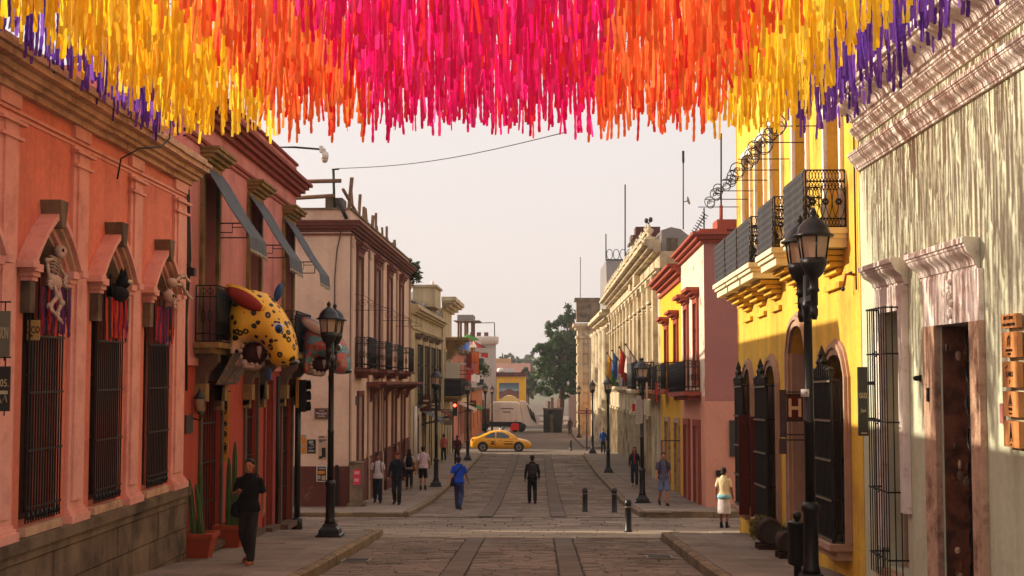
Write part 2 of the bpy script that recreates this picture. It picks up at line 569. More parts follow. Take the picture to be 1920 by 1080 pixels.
# --- pavements
def pavement(x0, x1, ya, yb, name='pavement', lift=KERB):
    b = MB()
    uu = us(ya, yb)
    for a, c in zip(uu, uu[1:]):
        za, zc = gz(a), gz(c)
        b.add([(x0, a, za - .3), (x1, a, za - .3), (x1, c, zc - .3), (x0, c, zc - .3), (x0, a, za + lift), (x1, a, za + lift), (x1, c, zc + lift), (x0, c, zc + lift)],
              [(0, 1, 5, 4), (1, 2, 6, 5), (2, 3, 7, 6), (3, 0, 4, 7), (4, 5, 6, 7)])
    return b.build(name, M['slab'], kind='structure')
pl = pavement(-6.3, -3.78, -2, 30.9)
pr = pavement(2.90, 4.8, -2, 30.2)
pfl = pavement(-30, -4.03, 39.6, 93.2)
pfr = pavement(3.18, 30, 40.2, 93.2)
pfl2 = pavement(-30, -4.3, 103.2, 230)
pfr2 = pavement(3.5, 30, 103.2, 230)
def flags(par, x0, x1, ya, yb, nx, l0, l1, limit=None, name='paving_slab'):
    st = []
    wx = (x1 - x0) / nx
    for i in range(nx):
        y = ya - rr.uniform(0, .4)
        while y < yb:
            l = rr.uniform(l0, l1)
            if y + l > yb: l = yb - y
            if l < .15: break
            q = max(.2, round(l / .15) * .15)
            me = stone_mesh(f'flag_{wx:.2f}_{q:.2f}_{rr.randrange(2)}', wx, q, .03, .008, M['slab'])
            xc, yc = x0 + wx * (i + .5), y + l / 2
            z = gz(yc) + KERB + .022 + rr.uniform(-.004, .004)
            if limit is None or yc < limit:
                o = put_piece(name, me, xc, yc, z, par)
                o.scale = (.985, l / q * .985, 1)
            else:
                st.append((xc, yc, z, me, 0))
            y += l
    if st: stuff_pieces('paving_slabs', st, M['slab'], par)
flags(pl, -6.28, -3.80, 17, 30.8, 4, .5, 1.0)
flags(pr, 2.92, 4.64, 16.5, 30.1, 3, .5, 1.0)
flags(pfl, -6.2, -4.06, 39.7, 70, 3, .6, 1.1, 46)
flags(pfr, 3.20, 5.45, 40.3, 70, 3, .6, 1.1, 46)
def kerb(par, x, ya, yb, l=.9, w=.16, limit=200):
    y = ya
    while y < yb:
        ll = l * rr.uniform(.8, 1.2)
        q = round(ll / .2) * .2
        me = stone_mesh(f'kerb_{q:.1f}_{w}', w, q, .26, .025, M['kerb'])
        o = put_piece('kerb_stone', me, x, y + ll / 2, gz(y + ll / 2) + KERB + .026, par)
        o.scale = (1, ll / q * .98, 1)
        y += ll
kerb(pl, -3.70, 16, 30.4)
kerb(pr, 2.82, 15, 29.8)
kerb(pfl, -3.95, 39.8, 92, 1.6)
kerb(pfr, 3.09, 40.4, 92, 1.6)
# rounded kerb ends at the near crossing
for par, cx, sx, yy in ((pl, -3.95, 1, 30.45), (pr, 3.1, -1, 29.85)):
    for k in range(5):
        a = (k + .5) / 5 * PI / 2
        me = stone_mesh('kerb_0.4_.16b', .16, .36, .26, .025, M['kerb'])
        o = put_piece('kerb_stone', me, cx + sx * (.25 - .0) * math.cos(a) * 1.0, yy + .25 * math.sin(a), gz(yy) + KERB + .02, par)
        o.rotation_euler = (0, 0, sx * a)
        o.scale = (1, .5, 1)
# kerb that faces the camera at the far side of the crossing
for par, xa, xb in ((pfl, -9, -4.0), (pfr, 3.2, 7)):
    x = xa
    while x < xb:
        me = stone_mesh('kerb_1.0x', .98, .16, .26, .025, M['kerb'])
        o = put_piece('kerb_stone', me, x + .5, 39.6 if par is pfl else 40.2, gz(39.7) + KERB + .022, par, tilt=0)
        x += 1.0

# --- distant land
hb = MB()
N = 40
hp = []
for i in range(N + 1):
    x = -420 + 840 * i / N
    h = 2 + 6 * math.exp(-((x + 60) / 160) ** 2) + 2.0 * math.sin(x * .035) + 1.2 * math.sin(x * .11)
    hp.append((x, h))
rows = []
for k, (yy, f) in enumerate([(420, -14), (470, .35), (520, .8), (600, 1.0), (690, .6)]):
    rows.append([(x, yy, -14 if k == 0 else -10 + (h + 10) * f) for x, h in hp])
for r0, r1 in zip(rows, rows[1:]):
    for i in range(N):
        hb.add([r0[i], r0[i + 1], r1[i + 1], r1[i]], [(0, 1, 2, 3)], 0, True)
hb.build('hills', mat('distant_hill', (104, 100, 78), .95, .2, .03), kind='structure')
# ================================================================ FACADE HELPERS
def wall(mb, m, u0, u1, v0, v1, ops=(), depth=.3, mi=0, core=5.0, back=True):
    """front skin with real openings, reveals, and the solid body of the building behind it; an opening whose foot is at v0 has no sill"""
    US_ = sorted({u0, u1, *[q for o in ops for q in (o[0], o[1])]})
    VS_ = sorted({v0, v1, *[q for o in ops for q in (o[2], o[3])]})
    for a, b in zip(US_, US_[1:]):
        for c, d in zip(VS_, VS_[1:]):
            um, vm = (a + b) / 2, (c + d) / 2
            if any(o[0] < um < o[1] and o[2] < vm < o[3] for o in ops): continue
            mb.quad(m(a, c, 0), m(b, c, 0), m(b, d, 0), m(a, d, 0), mi)
    for a, b, c, d in [o[:4] for o in ops]:
        D = depth
        mb.quad(m(a, c, 0), m(a, c, -D), m(a, d, -D), m(a, d, 0), mi)
        mb.quad(m(b, c, 0), m(b, c, -D), m(b, d, -D), m(b, d, 0), mi)
        mb.quad(m(a, d, 0), m(b, d, 0), m(b, d, -D), m(a, d, -D), mi)
        mb.quad(m(a, c, 0), m(b, c, 0), m(b, c, -D), m(a, c, -D), mi)
    for e in (u0, u1):
        mb.quad(m(e, v0, 0), m(e, v1, 0), m(e, v1, -depth - .01), m(e, v0, -depth - .01), mi)
    mb.quad(m(u0, v1, 0), m(u1, v1, 0), m(u1, v1, -depth - .01), m(u0, v1, -depth - .01), mi)
    if back: mb.box(u0, u1, v0, v1, -core, -depth - .01, m, mi)
    return mb
def ring_frame(mb, m, a, b, c, d, t, w0, w1, foot=True):
    mb.box(a, a + t, c, d, w0, w1, m); mb.box(b - t, b, c, d, w0, w1, m)
    mb.box(a + t, b - t, d - t, d, w0, w1, m)
    if foot: mb.box(a + t, b - t, c, c + t, w0, w1, m)
def window(T, m, op, depth, fm, pm, nu=2, nv=3, t=.07, name='window', foot=True):
    """frame with glazing bars; the pane behind it is a sub-part"""
    a, b, c, d = op[:4]
    f = MB()
    e = .004
    ring_frame(f, m, a + e, b - e, c + e, d - e, t, -depth + .03, -depth + .13, foot)
    for i in range(1, nu):
        x = a + (b - a) * i / nu
        f.box(x - t * .35, x + t * .35, c + t, d - t, -depth + .035, -depth + .11, m)
    for i in range(1, nv):
        y = c + (d - c) * i / nv
        f.box(a + t, b - t, y - t * .25, y + t * .25, -depth + .04, -depth + .10, m)
    w = f.build(name, M[fm], T)
    p = MB(); p.box(a + .01, b - .01, c + .01, d - .01, -depth + .005, -depth + .025, m)
    p.build('pane', M[pm], w)
    return w
def surround(T, m, op, t, w, mt, head=0, name='surround', foot=False):
    a, b, c, d = op[:4]
    s = MB()
    s.box(a - t, a, c, d, 0.001, w, m); s.box(b, b + t, c, d, .001, w, m)
    s.box(a - t, b + t, d, d + t, .001, w + .004, m)
    if foot: s.box(a - t, b + t, c - t, c, .001, w + .01, m)
    return s.build(name, M[mt], T)
def hood(T, m, u0, u1, v, steps, mt, name='hood'):
    """stack of mouldings above an opening: steps = (height, projection, overhang)"""
    h = MB()
    y = v
    for dh, w, ov in steps:
        h.box(u0 - ov, u1 + ov, y, y + dh - .001, .002, w, m)
        y += dh
    return h.build(name, M[mt], T)
def mould(T, m, u0, u1, v, H, W_, mt, name='hood', ov=.04, ret=True):
    """one run of moulding with a curved section, short returns at both ends"""
    pr = [(0, 0), (.22, 0), (.22, .10), (.30, .12), (.33, .20)]
    for k in range(1, 8):
        t = k / 8
        pr.append((.33 + .50 * (t - math.sin(2 * PI * t) / (2 * PI) * .8), .20 + .46 * t))
    pr += [(.84, .68), (.90, .70), (.90, .78), (1.0, .80), (1.0, .97), (.95, 1.0), (0, 1.0)]
    h = MB()
    rings = []
    for u, s in ((u0, -1), (u1, 1)):
        rings.append([Vector(m(u + s * ov * w * 3, v + y * H, .003 + w * W_)) for w, y in pr])
    h.loft(rings, sm=False)
    return h.build(name, M[mt], T)
def cornice(T, m, u0, u1, prof, mt, name='cornice', seg=None, piece='cornice_stone', ret0=0, ret1=0):
    """prof = (v0, v1, w) courses; seg cuts it into separate stones"""
    if seg is None:
        c = MB()
        for v0, v1, w in prof: c.box(u0 - (w if ret0 else 0), u1 + (w if ret1 else 0), v0, v1 - .001, -.05, w, m)
        return c.build(name, M[mt], T)
    n = max(1, round((u1 - u0) / seg))
    r = random.Random(name)
    for i in range(n):
        a, b = u0 + (u1 - u0) * i / n, u0 + (u1 - u0) * (i + 1) / n
        c = MB()
        dw, dv = r.uniform(-.008, .008), r.uniform(-.006, .006)
        for v0, v1, w in prof: c.box(a + .005, b - .005, v0 + dv, v1 - .001 + dv, -.05, w + dw, m)
        c.build(piece, M[mt], T)
def bars(mb, m, a, b, c, d, w, n, hs=(), r=.009, hr=.012, cage=0):
    for i in range(n + 1):
        u = a + (b - a) * i / n
        mb.box(u - r, u + r, c, d, w - r, w + r, m)
    for h in hs:
        mb.box(a - .02, b + .02, h - hr, h + hr, w + r, w + r + .012, m)
    if cage:
        for e in (a, b):
            for k in range(1, cage):
                q = w * k / cage
                mb.box(e - r, e + r, c, d, q - r, q + r, m)
            for h in hs: mb.box(e - hr, e + hr, h - hr, h + hr, 0, w, m)
def scroll_panel(mb, o, du, wid, hgt, r=.008, rich=True, vert=True):
    """wrought iron panel: rails, rows of interlaced rings, tall ovals with rosettes"""
    o, du = Vector(o), Vector(du)
    up = Vector((0, 0, 1))
    P = lambda x, z: o + du * x + up * z
    for z in (0, .14 * hgt, .80 * hgt, hgt):
        mb.tube([P(0, z), P(wid, z)], r * 1.2, 4)
    for x in (0, wid): mb.tube([P(x, 0), P(x, hgt)], r * 1.4, 4)
    if not rich:
        n = max(2, int(wid / .12))
        for i in range(1, n):
            mb.tube([P(wid * i / n, 0), P(wid * i / n, hgt)], r, 4)
            mb.ring(P(wid * i / n, hgt * .9), du, up, .05, .05, r * .9, 10, 3)
            mb.ring(P(wid * i / n, hgt * .45), du, up, .035, .11, r * .9, 10, 3)
        return
    n = max(3, int(round(wid / .10)))
    rw = wid / n
    for zc, zh in ((.07 * hgt, .07 * hgt), (.90 * hgt, .10 * hgt), (.72 * hgt, .08 * hgt)):
        for i in range(2 * n - 1):
            mb.ring(P(rw * (.5 + i * .5), zc), du, up, rw * .5, zh * .95, r * .8, 12, 3)
    n2 = max(2, n // 2)
    rw = wid / n2
    for i in range(2 * n2 - 1):
        mb.ring(P(rw * (.5 + i * .5), .44 * hgt), du, up, rw * .5, .30 * hgt, r * .9, 16, 3)
    for i in range(n2):
        c = P(rw * (i + .5), .44 * hgt)
        for k in range(6):
            a = k * PI / 3
            mb.ell(c + du * .035 * math.cos(a) + up * .035 * math.sin(a), (.022, .022, .022), 6, 4)
def arch_pts(h, v0, v1, n=7, bow=.22):
    """left half of a pointed arch from (-h, v0) up to (0, v1), bowed outward"""
    out = []
    for i in range(n + 1):
        t = i / n
        x, y = -h * (1 - t), v0 + (v1 - v0) * t
        k = math.sin(PI * t) * bow * h
        L_ = math.hypot(h, v1 - v0)
        out.append((x - k * (v1 - v0) / L_ * 1.0, y + k * h / L_))
    return out
def text_obj(s, size, P, right, up, mt, parent, name='lettering', depth=.004, align='CENTER', bold=0.0, sx=1.0):
    cu = bpy.data.curves.new(name, 'FONT')
    cu.body = s
    cu.size = size
    cu.align_x = align
    cu.align_y = 'CENTER'
    cu.extrude = depth
    cu.offset = bold
    cu.resolution_u = 2
    o = bpy.data.objects.new('tmp', cu)
    COL.objects.link(o)
    dg = bpy.context.evaluated_depsgraph_get()
    me = bpy.data.meshes.new_from_object(o.evaluated_get(dg))
    bpy.data.objects.remove(o); bpy.data.curves.remove(cu)
    right, up = Vector(right).normalized(), Vector(up).normalized()
    nrm = right.cross(up)
    Rm = Matrix((right, up, nrm)).transposed()
    off = ORG[parent.name]
    for v in me.vertices:
        v.co = Rm @ Vector((v.co.x * sx, v.co.y, v.co.z)) + Vector(P) - off
    me.materials.clear(); me.materials.append(M[mt])
    ob = bpy.data.objects.new(name, me)
    COL.objects.link(ob); setpar(ob, parent); ORG[ob.name] = off
    return ob
# ================================================================ LEFT SIDE
# ---------------- coral building with pointed window arches
XL1 = -6.15
m1 = fac(XL1, 1)
T1 = thing('coral_building', 'coral stucco building with pointed window arches and a tan stone cornice over the streamers', 'building', (XL1, 18, gz(18)))
wc = [11.47, 13.92, 16.37, 18.82, 21.27]
PL = -2.0
ops = [(c - .6, c + .6, PL + .18, 1.30) for c in wc] + [(c - .6, c + .6, 1.30, 1.78) for c in wc]
b = MB(); wall(b, m1, 3, 23.0, PL - .02, 3.30, ops, .45)
b.build('wall', M['coral'], T1)
b = MB(); b.box(3, 23.0, -4.2, PL - .02, -5, -.02, m1)
b.box(10.0, 23.05, PL - .08, PL + .06, -.3, .16, m1); b.box(10.0, 23.03, PL - .2, PL - .085, -.3, .115, m1)
b.build('plinth_moulding', M['stone_grey'], T1)
r = random.Random(8)
for row in range(4):
    u = 10.5 + (row % 2) * .5
    v1 = PL - .21 - row * .43
    while u < 23.02:
        l = min(r.uniform(.8, 1.35), 23.03 - u)
        if l < .1: break
        me = MB(); d = r.uniform(.085, .10)
        me.box(u + .006, u + l - .006, v1 - .42, v1 - .006, -.02, d, m1)
        me.build('stone_block', M['stone_grey'], T1)
        u += l
cornice(T1, m1, 8.0, 23.12, [(3.28, 3.36, .10), (3.36, 3.42, .20), (3.42, 3.50, .26), (3.50, 3.58, .38), (3.58, 3.64, .43), (3.64, 3.74, .34)], 'stone_tan', seg=.95)
b = MB()
b.box(8, 23, 3.06, 3.10, .002, .03, m1); b.box(8, 23, 3.0, 3.03, .002, .018, m1)
b.build('frieze_moulding', M['coral_trim'], T1)
for c in (10.2, 12.69, 15.14, 17.59, 20.04, 22.55):
    p = MB()
    h = .30 if c < 22 else .38
    p.box(c - h, c + h, PL + .22, 3.0, .001, .045, m1)
    p.box(c - h + .12, c + h - .12, PL + .34, 2.93, .045, .075, m1)
    p.box(c - h - .05, c + h + .05, PL + .06, PL + .16, .001, .13, m1)
    p.box(c - h - .03, c + h + .03, PL + .16, PL + .20, .001, .10, m1)
    p.box(c - h - .015, c + h + .015, PL + .20, PL + .24, .001, .07, m1)
    p.box(c - h - .03, c + h + .03, 2.72, 2.76, .046, .10, m1)
    p.box(c - h - .06, c + h + .06, 2.90, 2.94, .046, .12, m1)
    p.box(c - h - .01, c + h + .01, 3.105, 3.27, .001, .06, m1)
    p.build('pilaster', M['coral_trim'], T1)
for i, c in enumerate(wc):
    if i == 0: continue
    apex, spr = 1.78, 1.30
    A = arch_pts(.60, spr, apex, 7, .07)
    f = MB()
    for s in (-1, 1):
        pts = [(c + s * .60, apex)] + [(c + s * x * -1 * -1, y) for x, y in A]
        pts = [(c - s * .60, apex)] + [(c + s * x, y) for x, y in A][0:]
        pts = [(c + (-.60) * s, apex)] + [(c + x * s, y) for x, y in A]
        f.prism(pts, -.44, -.0005, m1)
    f.build('spandrel', M['coral'], T1)
    # stepped hood mouldings, each a bowed rib with a flared foot
    for k, (ho, hi, w0, w1, mt) in enumerate(((.86, .77, .002, .23, 'coral_trim'), (.77, .70, .002, .17, 'stone_tan'), (.70, .61, .002, .10, 'coral_trim'), (.60, .54, -.30, .05, 'stone_tan'))):
        mm = MB()
        ap_o, ap_i = apex + (ho - .60) * .95, apex + (hi - .60) * .95
        for s in (-1, 1):
            O = arch_pts(ho, spr - .0, ap_o, 7, .07); I = arch_pts(hi, spr - .0, ap_i, 7, .07)
            poly = [(c + x * s, y) for x, y in O] + [(c + x * s, y) for x, y in reversed(I)]
            mm.prism(poly, w0, w1 - .001 * k, m1)
        if k == 0:
            for s in (-1, 1):
                mm.box(c + s * .76, c + s * .96, spr - .06, spr + .03, .002, .25, m1)
        mm.build('arch_moulding', M[mt], T1)
    kb = MB(); kb.prism([(c - .06, apex + .02), (c + .06, apex + .02), (c + .14, apex + .36), (c - .14, apex + .36)], .002, .26, m1)
    kb.build('keystone', M['stone_grey'], T1)
    for s in (-1, 1):
        cp = MB()
        for (ya, yb, e, w) in ((spr - .09, spr - .0, .28, .21), (spr - .15, spr - .092, .23, .17), (spr - .20, spr - .152, .19, .14)):
            cp.box(c + s * .52, c + s * (.52 + e), ya, yb, .002, w, m1)
        cp.build('capital', M['coral_trim'], T1)
        dp = MB(); dp.box(c + s * .54, c + s * .70, spr - .58, spr - .202, .003, .12, m1)
        dp.build('stone_drop', M['stone_grey'], T1)
    wn_ = window(T1, m1, (c - .6, c + .6, PL + .18, 1.78), .45, 'wood_dark', 'dark', 4, 4, .06)
    pb = MB()
    for q in range(7):
        u = c - .56 + q * .16
        pb.box(u, u + .15, PL + .2, .4, -.40, -.385 + .008 * (q % 2), m1)
    pb.build('shutter', M['wood_dark'], wn_)
    gr = MB()
    bars(gr, m1, c - .56, c + .56, PL + .22, .47, .07, 13, (.45, -.23, -.92, -1.6), .009, .013)
    for q in range(8):   # spiked foot rail with little knobs
        u = c - .5 + q * .143
        gr.ell(m1(u, PL + .30, .075), (.035, .035, .05), 6, 4)
    bars(gr, m1, c - .56, c + .56, .47, 1.2, .07, 4, (), .008)
    gr.build('grille', M['iron'], wn_)
    sb = MB(); sb.box(c - .62, c + .62, PL + .07, PL + .175, -.2, .10, m1); sb.build('sill', M['stone_tan'], wn_)

# ribbon curtains pinned in the window heads
rib_m = {k: mat('ribbon_' + k, c, .75, .2, 6, 0, trans=.25) for k, c in dict(red=(196, 26, 30), purple=(92, 34, 96), orange=(214, 70, 40), wine=(120, 16, 36), black=(26, 18, 20)).items()}
lab = {1: None, 2: ('red and purple ribbon curtain under the large paper skeleton in the nearest arched window', 2),
       3: ('red and purple ribbon curtain under the black paper cat in the middle arched window', 3),
       4: ('red and purple ribbon curtain under the small paper skeleton in the farthest arched window', 4)}
for i in (2, 3, 4):
    c = wc[i]
    t = thing('ribbon_curtain', lab[i][0], 'curtain', (XL1 + .16, c, .75), 'ribbon curtains in the coral window heads')
    rd = MB(); rd.tube([m1(c - .42, 1.06, .16), m1(c + .50, 1.06, .16)], .010, 5); rd.build('rod', M['iron'], t)
    r = random.Random(40 + i)
    n = 17
    for k in range(n):
        u = c - .40 + .88 * k / (n - 1)
        rb = MB()
        w = .15 + r.uniform(-.015, .03)
        hw = r.uniform(.018, .03)
        lo = .47 + r.uniform(-.02, .05)
        pts = [(1.06, 0), (.86, r.uniform(-.02, .02)), (.66, r.uniform(-.03, .03)), (lo, r.uniform(-.02, .02))]
        for (ya, ta), (yb, tb) in zip(pts, pts[1:]):
            rb.quad(m1(u - hw, ya, w + ta), m1(u + hw, ya, w + ta + .012), m1(u + hw, yb, w + tb + .012), m1(u - hw, yb, w + tb))
        rb.build('ribbon', rib_m[r.choice(['red', 'red', 'purple', 'orange', 'purple', 'wine', 'black'])], t)

def skeleton(name, label, c, P, sc, flip=1, compact=False):
    """papier-mache skeleton sprawled in a window head; P(a, b, w): a along the wall, b up, w out"""
    t = thing(name, label, 'skeleton', P(0, 0, 0), 'paper skeletons in the arched windows')
    mb_ = M['bone']
    def limb(nm, pts, r, knob=1.7):
        q = MB()
        for a, bb in zip(pts, pts[1:]):
            q.tube([P(*a), P(*bb)], r, 6)
        for a in pts: q.ell(P(*a), (r * knob,) * 3, 8, 5)
        return q
    a = [( .05, .46), (.0, .0)]
    if not compact:
        sk = MB(); sk.ell(P(.06, .50, .12), (.085, .11, .09), 12, 8); sk.ell(P(.03, .42, .15), (.055, .065, .05), 10, 6)
        k = sk.build('skull', mb_, t)
        e = MB(); e.ell(P(.01, .49, .20), (.022, .022, .026), 8, 5); e.ell(P(.10, .49, .20), (.022, .022, .026), 8, 5); e.build('eye_socket', M['dark'], k)
        rb = MB()
        rb.tube([P(.03, .33, .10), P(-.02, .10, .10), P(.0, -.05, .1)], .022, 6)
        for q in range(5):
            y = .28 - q * .055
            rb.ring(P(-.02, y, .10), Vector(P(1, 0, 0)) - Vector(P(0, 0, 0)), Vector(P(0, 0, 1)) - Vector(P(0, 0, 0)), .13 - .008 * q, .09, .012, 14, 4)
        rb.build('ribcage', mb_, t)
        pv = MB(); pv.ell(P(.05, -.08, .12), (.09, .15, .11), 10, 6); pv.ell(P(-.06, -.12, .13), (.06, .09, .1), 10, 6); pv.build('pelvis', mb_, t)
        A = [[(-.10, .26, .12), (-.30, .10, .16), (-.18, -.22, .2)], [(.12, .26, .12), (.26, .16, .16), (.22, .05, .2)]]
        Lg = [[(-.02, -.15, .15), (.0, -.36, .26), (-.10, -.60, .22)], [(.12, -.12, .15), (.14, -.40, .26), (.12, -.62, .22)]]
    else:
        sk = MB(); sk.ell(P(-.20, -.10, .14), (.10, .11, .10), 12, 8); k = sk.build('skull', mb_, t)
        e = MB(); e.ell(P(-.24, -.09, .22), (.025, .025, .03), 8, 5); e.ell(P(-.15, -.09, .22), (.025, .025, .03), 8, 5); e.build('eye_socket', M['dark'], k)
        pv = MB(); pv.ell(P(.02, .20, .12), (.09, .13, .08), 10, 6); pv.build('pelvis', mb_, t)
        A = [[(-.12, .02, .12), (.04, -.16, .18), (-.1, -.24, .2)]]
        Lg = [[(.04, .20, .15), (.26, .34, .2), (.42, .36, .22)], [(.06, .16, .15), (.34, .18, .2), (.46, .02, .24)]]
    for p in A:
        o = limb('arm', p, .022).build('arm', mb_, t)
        h = MB(); x, y, w = p[-1]
        for q in range(5): h.tube([P(x, y, w), P(x + (q - 2) * .022, y - .05, w + .02), P(x + (q - 2) * .034, y - .12 + abs(q - 2) * .014, w + .03)], .011, 5)
        h.build('hand', mb_, o)
    for p in Lg:
        o = limb('leg', p, .028).build('leg', mb_, t)
        h = MB(); x, y, w = p[-1]
        for q in range(5): h.tube([P(x, y, w), P(x + (q - 2) * .022, y - .05, w + .05), P(x + (q - 2) * .036, y - .13, w + .10)], .014, 5)
        h.build('foot', mb_, o)
    return t
skeleton('paper_skeleton', 'large white paper skeleton sprawled in the head of the nearest arched window', wc[2], lambda a, b_, w: m1(wc[2] + .06 + a * 1.1 + (b_ - .1) * .3, 1.20 + b_ * .70 - a * .35, w * .7 + .04), 1)
skeleton('paper_skeleton', 'small bent white paper skeleton with raised legs in the farthest arched window', wc[4], lambda a, b_, w: m1(wc[4] + .02 + a, 1.30 + b_ * .8, w + .12), 1, compact=True)
t = thing('paper_cat', 'black paper cat perched above the ribbons in the middle arched window', 'decoration', m1(wc[3], 1.1, .15))
b = MB(); c = wc[3]
b.ell(m1(c + .05, 1.13, .15), (.14, .30, .12), 12, 7); b.ell(m1(c + .12, 1.30, .2), (.10, .11, .10), 12, 7)
for q in (-1, 1): b.lathe([(.045, 0), (.03, .07), (.004, .14)], m1(c + .12 + q * .07, 1.37, .2), 7)
b.tube([m1(c - .2, 1.1, .15), m1(c - .34, 1.22, .16), m1(c - .32, 1.4, .16)], [.03, .025, .015], 6)
o = b.build('body', M['black_cloth'], t)
b = MB(); b.ell(m1(c + .08, 1.31, .30), (.022, .02, .03), 8, 5); b.ell(m1(c + .17, 1.31, .30), (.022, .02, .03), 8, 5); b.build('eye', M['yellow_pale'], o)

# small notice in the nearest window, and two hanging signs at the pier before it
t = thing('window_notice', 'small tan notice lettered DCO behind the bars beside the red ribbons', 'notice', m1(15.95, .55, .1))
b = MB(); q = at(37, 600, 15.9); q2 = at(59, 638, 15.9)
Xa = XL1 + .02
b.box(Xa, Xa + .15, 15.86, 15.88, q2.z, q.z); b.build('board', mat('tan_card', (176, 140, 84), .8), t)
text_obj('DCO', .12, (Xa + .075, 15.855, (q.z + q2.z) / 2), (1, 0, 0), (0, 0, 1), 'ink', t, sx=.62)
M['sign_grey'] = mat('grey_metal_sign', (122, 112, 92), .6, .15, 4)
M['sign_dark'] = mat('dark_metal_sign', (58, 52, 46), .6, .15, 4)
M['letter'] = mat('pale_lettering', (204, 182, 140), .7, .08, 4)
for k, (ya, yb, mt, lb) in enumerate(((583, 668, 'sign_grey', 'grey metal hanging sign lettered SION, upper one on the coral pier'), (687, 771, 'sign_dark', 'dark metal hanging sign with white emblem, lower one on the coral pier'))):
    D = 14.72
    p0, p1 = at(20, ya, D), at(20, yb, D)
    t = thing('hanging_sign', lb, 'sign', (XL1, D, p1.z))
    x0, x1 = p0.x - .34, p0.x
    b = MB(); b.box(x0, x1, D - .012, D + .012, p1.z, p0.z)
    b.build('board', M[mt], t)
    b = MB()
    for x in (x0 + .08, x1 - .06): b.tube([(x, D, p0.z + .1), (x, D, p0.z)], .008, 5); b.tube([(x, D, p1.z), (x, D, p1.z - .05)], .008, 5)
    b.tube([(XL1 + .0, D, p0.z + .1), (x1, D, p0.z + .1)], .010, 5)
    b.build('bracket', M['iron'], t)
    zc = (p0.z + p1.z) / 2
    if k == 0:
        text_obj('SION', .19, (x1 - .014, D - .014, zc), (1, 0, 0), (0, 0, 1), 'letter', t, sx=.25, align='RIGHT')
    else:
        text_obj('05.', .12, (x1 - .06, D - .014, zc + .06), (1, 0, 0), (0, 0, 1), 'letter', t, sx=.7)
        b = MB(); b.box(x1 - .14, x1 - .02, D - .018, D - .0125, zc - .06, zc - .02)
        b.build('rule_mark', M['letter'], t)
        b = MB()
        b.tube([(x1 - .13, D - .014, zc - .06), (x1 - .09, D - .014, zc - .16), (x1 - .045, D - .014, zc - .07), (x1 - .03, D - .014, zc - .15)], .007, 4)
        b.build('emblem', M['letter'], t)
t = MB()
for k, off in enumerate((0, .035, .075)):
    t.tube([m1(22.93 + off, 3.2, .05), m1(22.96 + off, 2.0, .06 + .015 * k), m1(22.92 + off, .9, .05), m1(22.97 + off, -.3, .06)], .013, 5)
t.tube([m1(20.3, 3.9, .46), m1(20.2, 3.6, .48), m1(19.9, 3.42, .44), m1(19.3, 3.30, .30), m1(19.0, 3.1, .12), m1(19.0, 2.8, .07)], .014, 5)
tag(t.build('cable', M['iron'], loc=m1(22.9, 0, 0)), 'bundle of black cables running down the coral corner from the cornice', 'cable')
t = thing('floodlight', 'small black floodlight on an arm at the coral corner', 'lamp', m1(22.98, 1.6, .05))
p = at(359, 508, 23.0)
b = MB(); b.tube([m1(22.98, p.z + .1, .02), (p.x - .06, 23.0, p.z + .1), (p.x, 23.0, p.z + .05)], .014, 5); b.build('arm', M['iron'], t)
b = MB(); b.box(p.x - .06, p.x + .07, 22.92, 23.08, p.z - .09, p.z + .05); b.build('lamp_body', M['iron'], t)

# ---------------- rose and red-orange building with grey awnings
XL2 = -6.18
m2 = fac(XL2, 1, .012, 33.6)
T2 = thing('red_building', 'rose building with red-orange ground floor, grey awnings and iron balconies', 'building', (XL2, 28, gz(28)))
U2 = (23.06, 33.7)
w2 = [(DX(381, XL2), DX(408, XL2)), (DX(467, XL2), DX(487, XL2)), (DX(533, XL2), DX(550, XL2))]
w2 = [(24.25, 25.3), (28.15, 29.2), (32.05, 33.1)]
ops = [(a, b_, .42, 3.62) for a, b_ in w2]
b = MB(); wall(b, m2, U2[0], U2[1], .10, 5.30, ops, .4)
b.build('wall', M['pink_wall'], T2)
d2 = [(24.35, 25.85, -6.0, -.25), (28.05, 29.15, -6, -.15), (30.1, 30.8, -6, -.2), (32.0, 33.25, -6, -.15)]
b = MB(); wall(b, m2, U2[0], U2[1], -6, .0985, d2, .5)
b.build('ground_floor_wall', M['red_wall'], T2)
b = MB(); b.box(U2[0], U2[1] + .05, .02, .16, .002, .05, m2); b.build('string_course', M['pink_wall'], T2)
cornice(T2, m2, U2[0], 33.72, [(4.02, 4.06, .03), (4.12, 4.18, .05), (4.50, 4.60, .10), (4.60, 4.70, .20), (4.70, 4.78, .28), (4.78, 4.86, .36), (4.86, 4.92, .30)], 'red_trim', ret1=1)
b = MB(); b.box(U2[0], U2[1] + .03, 5.28, 5.34, -.3, .05, m2); b.build('parapet_cap', M['red_trim'], T2)
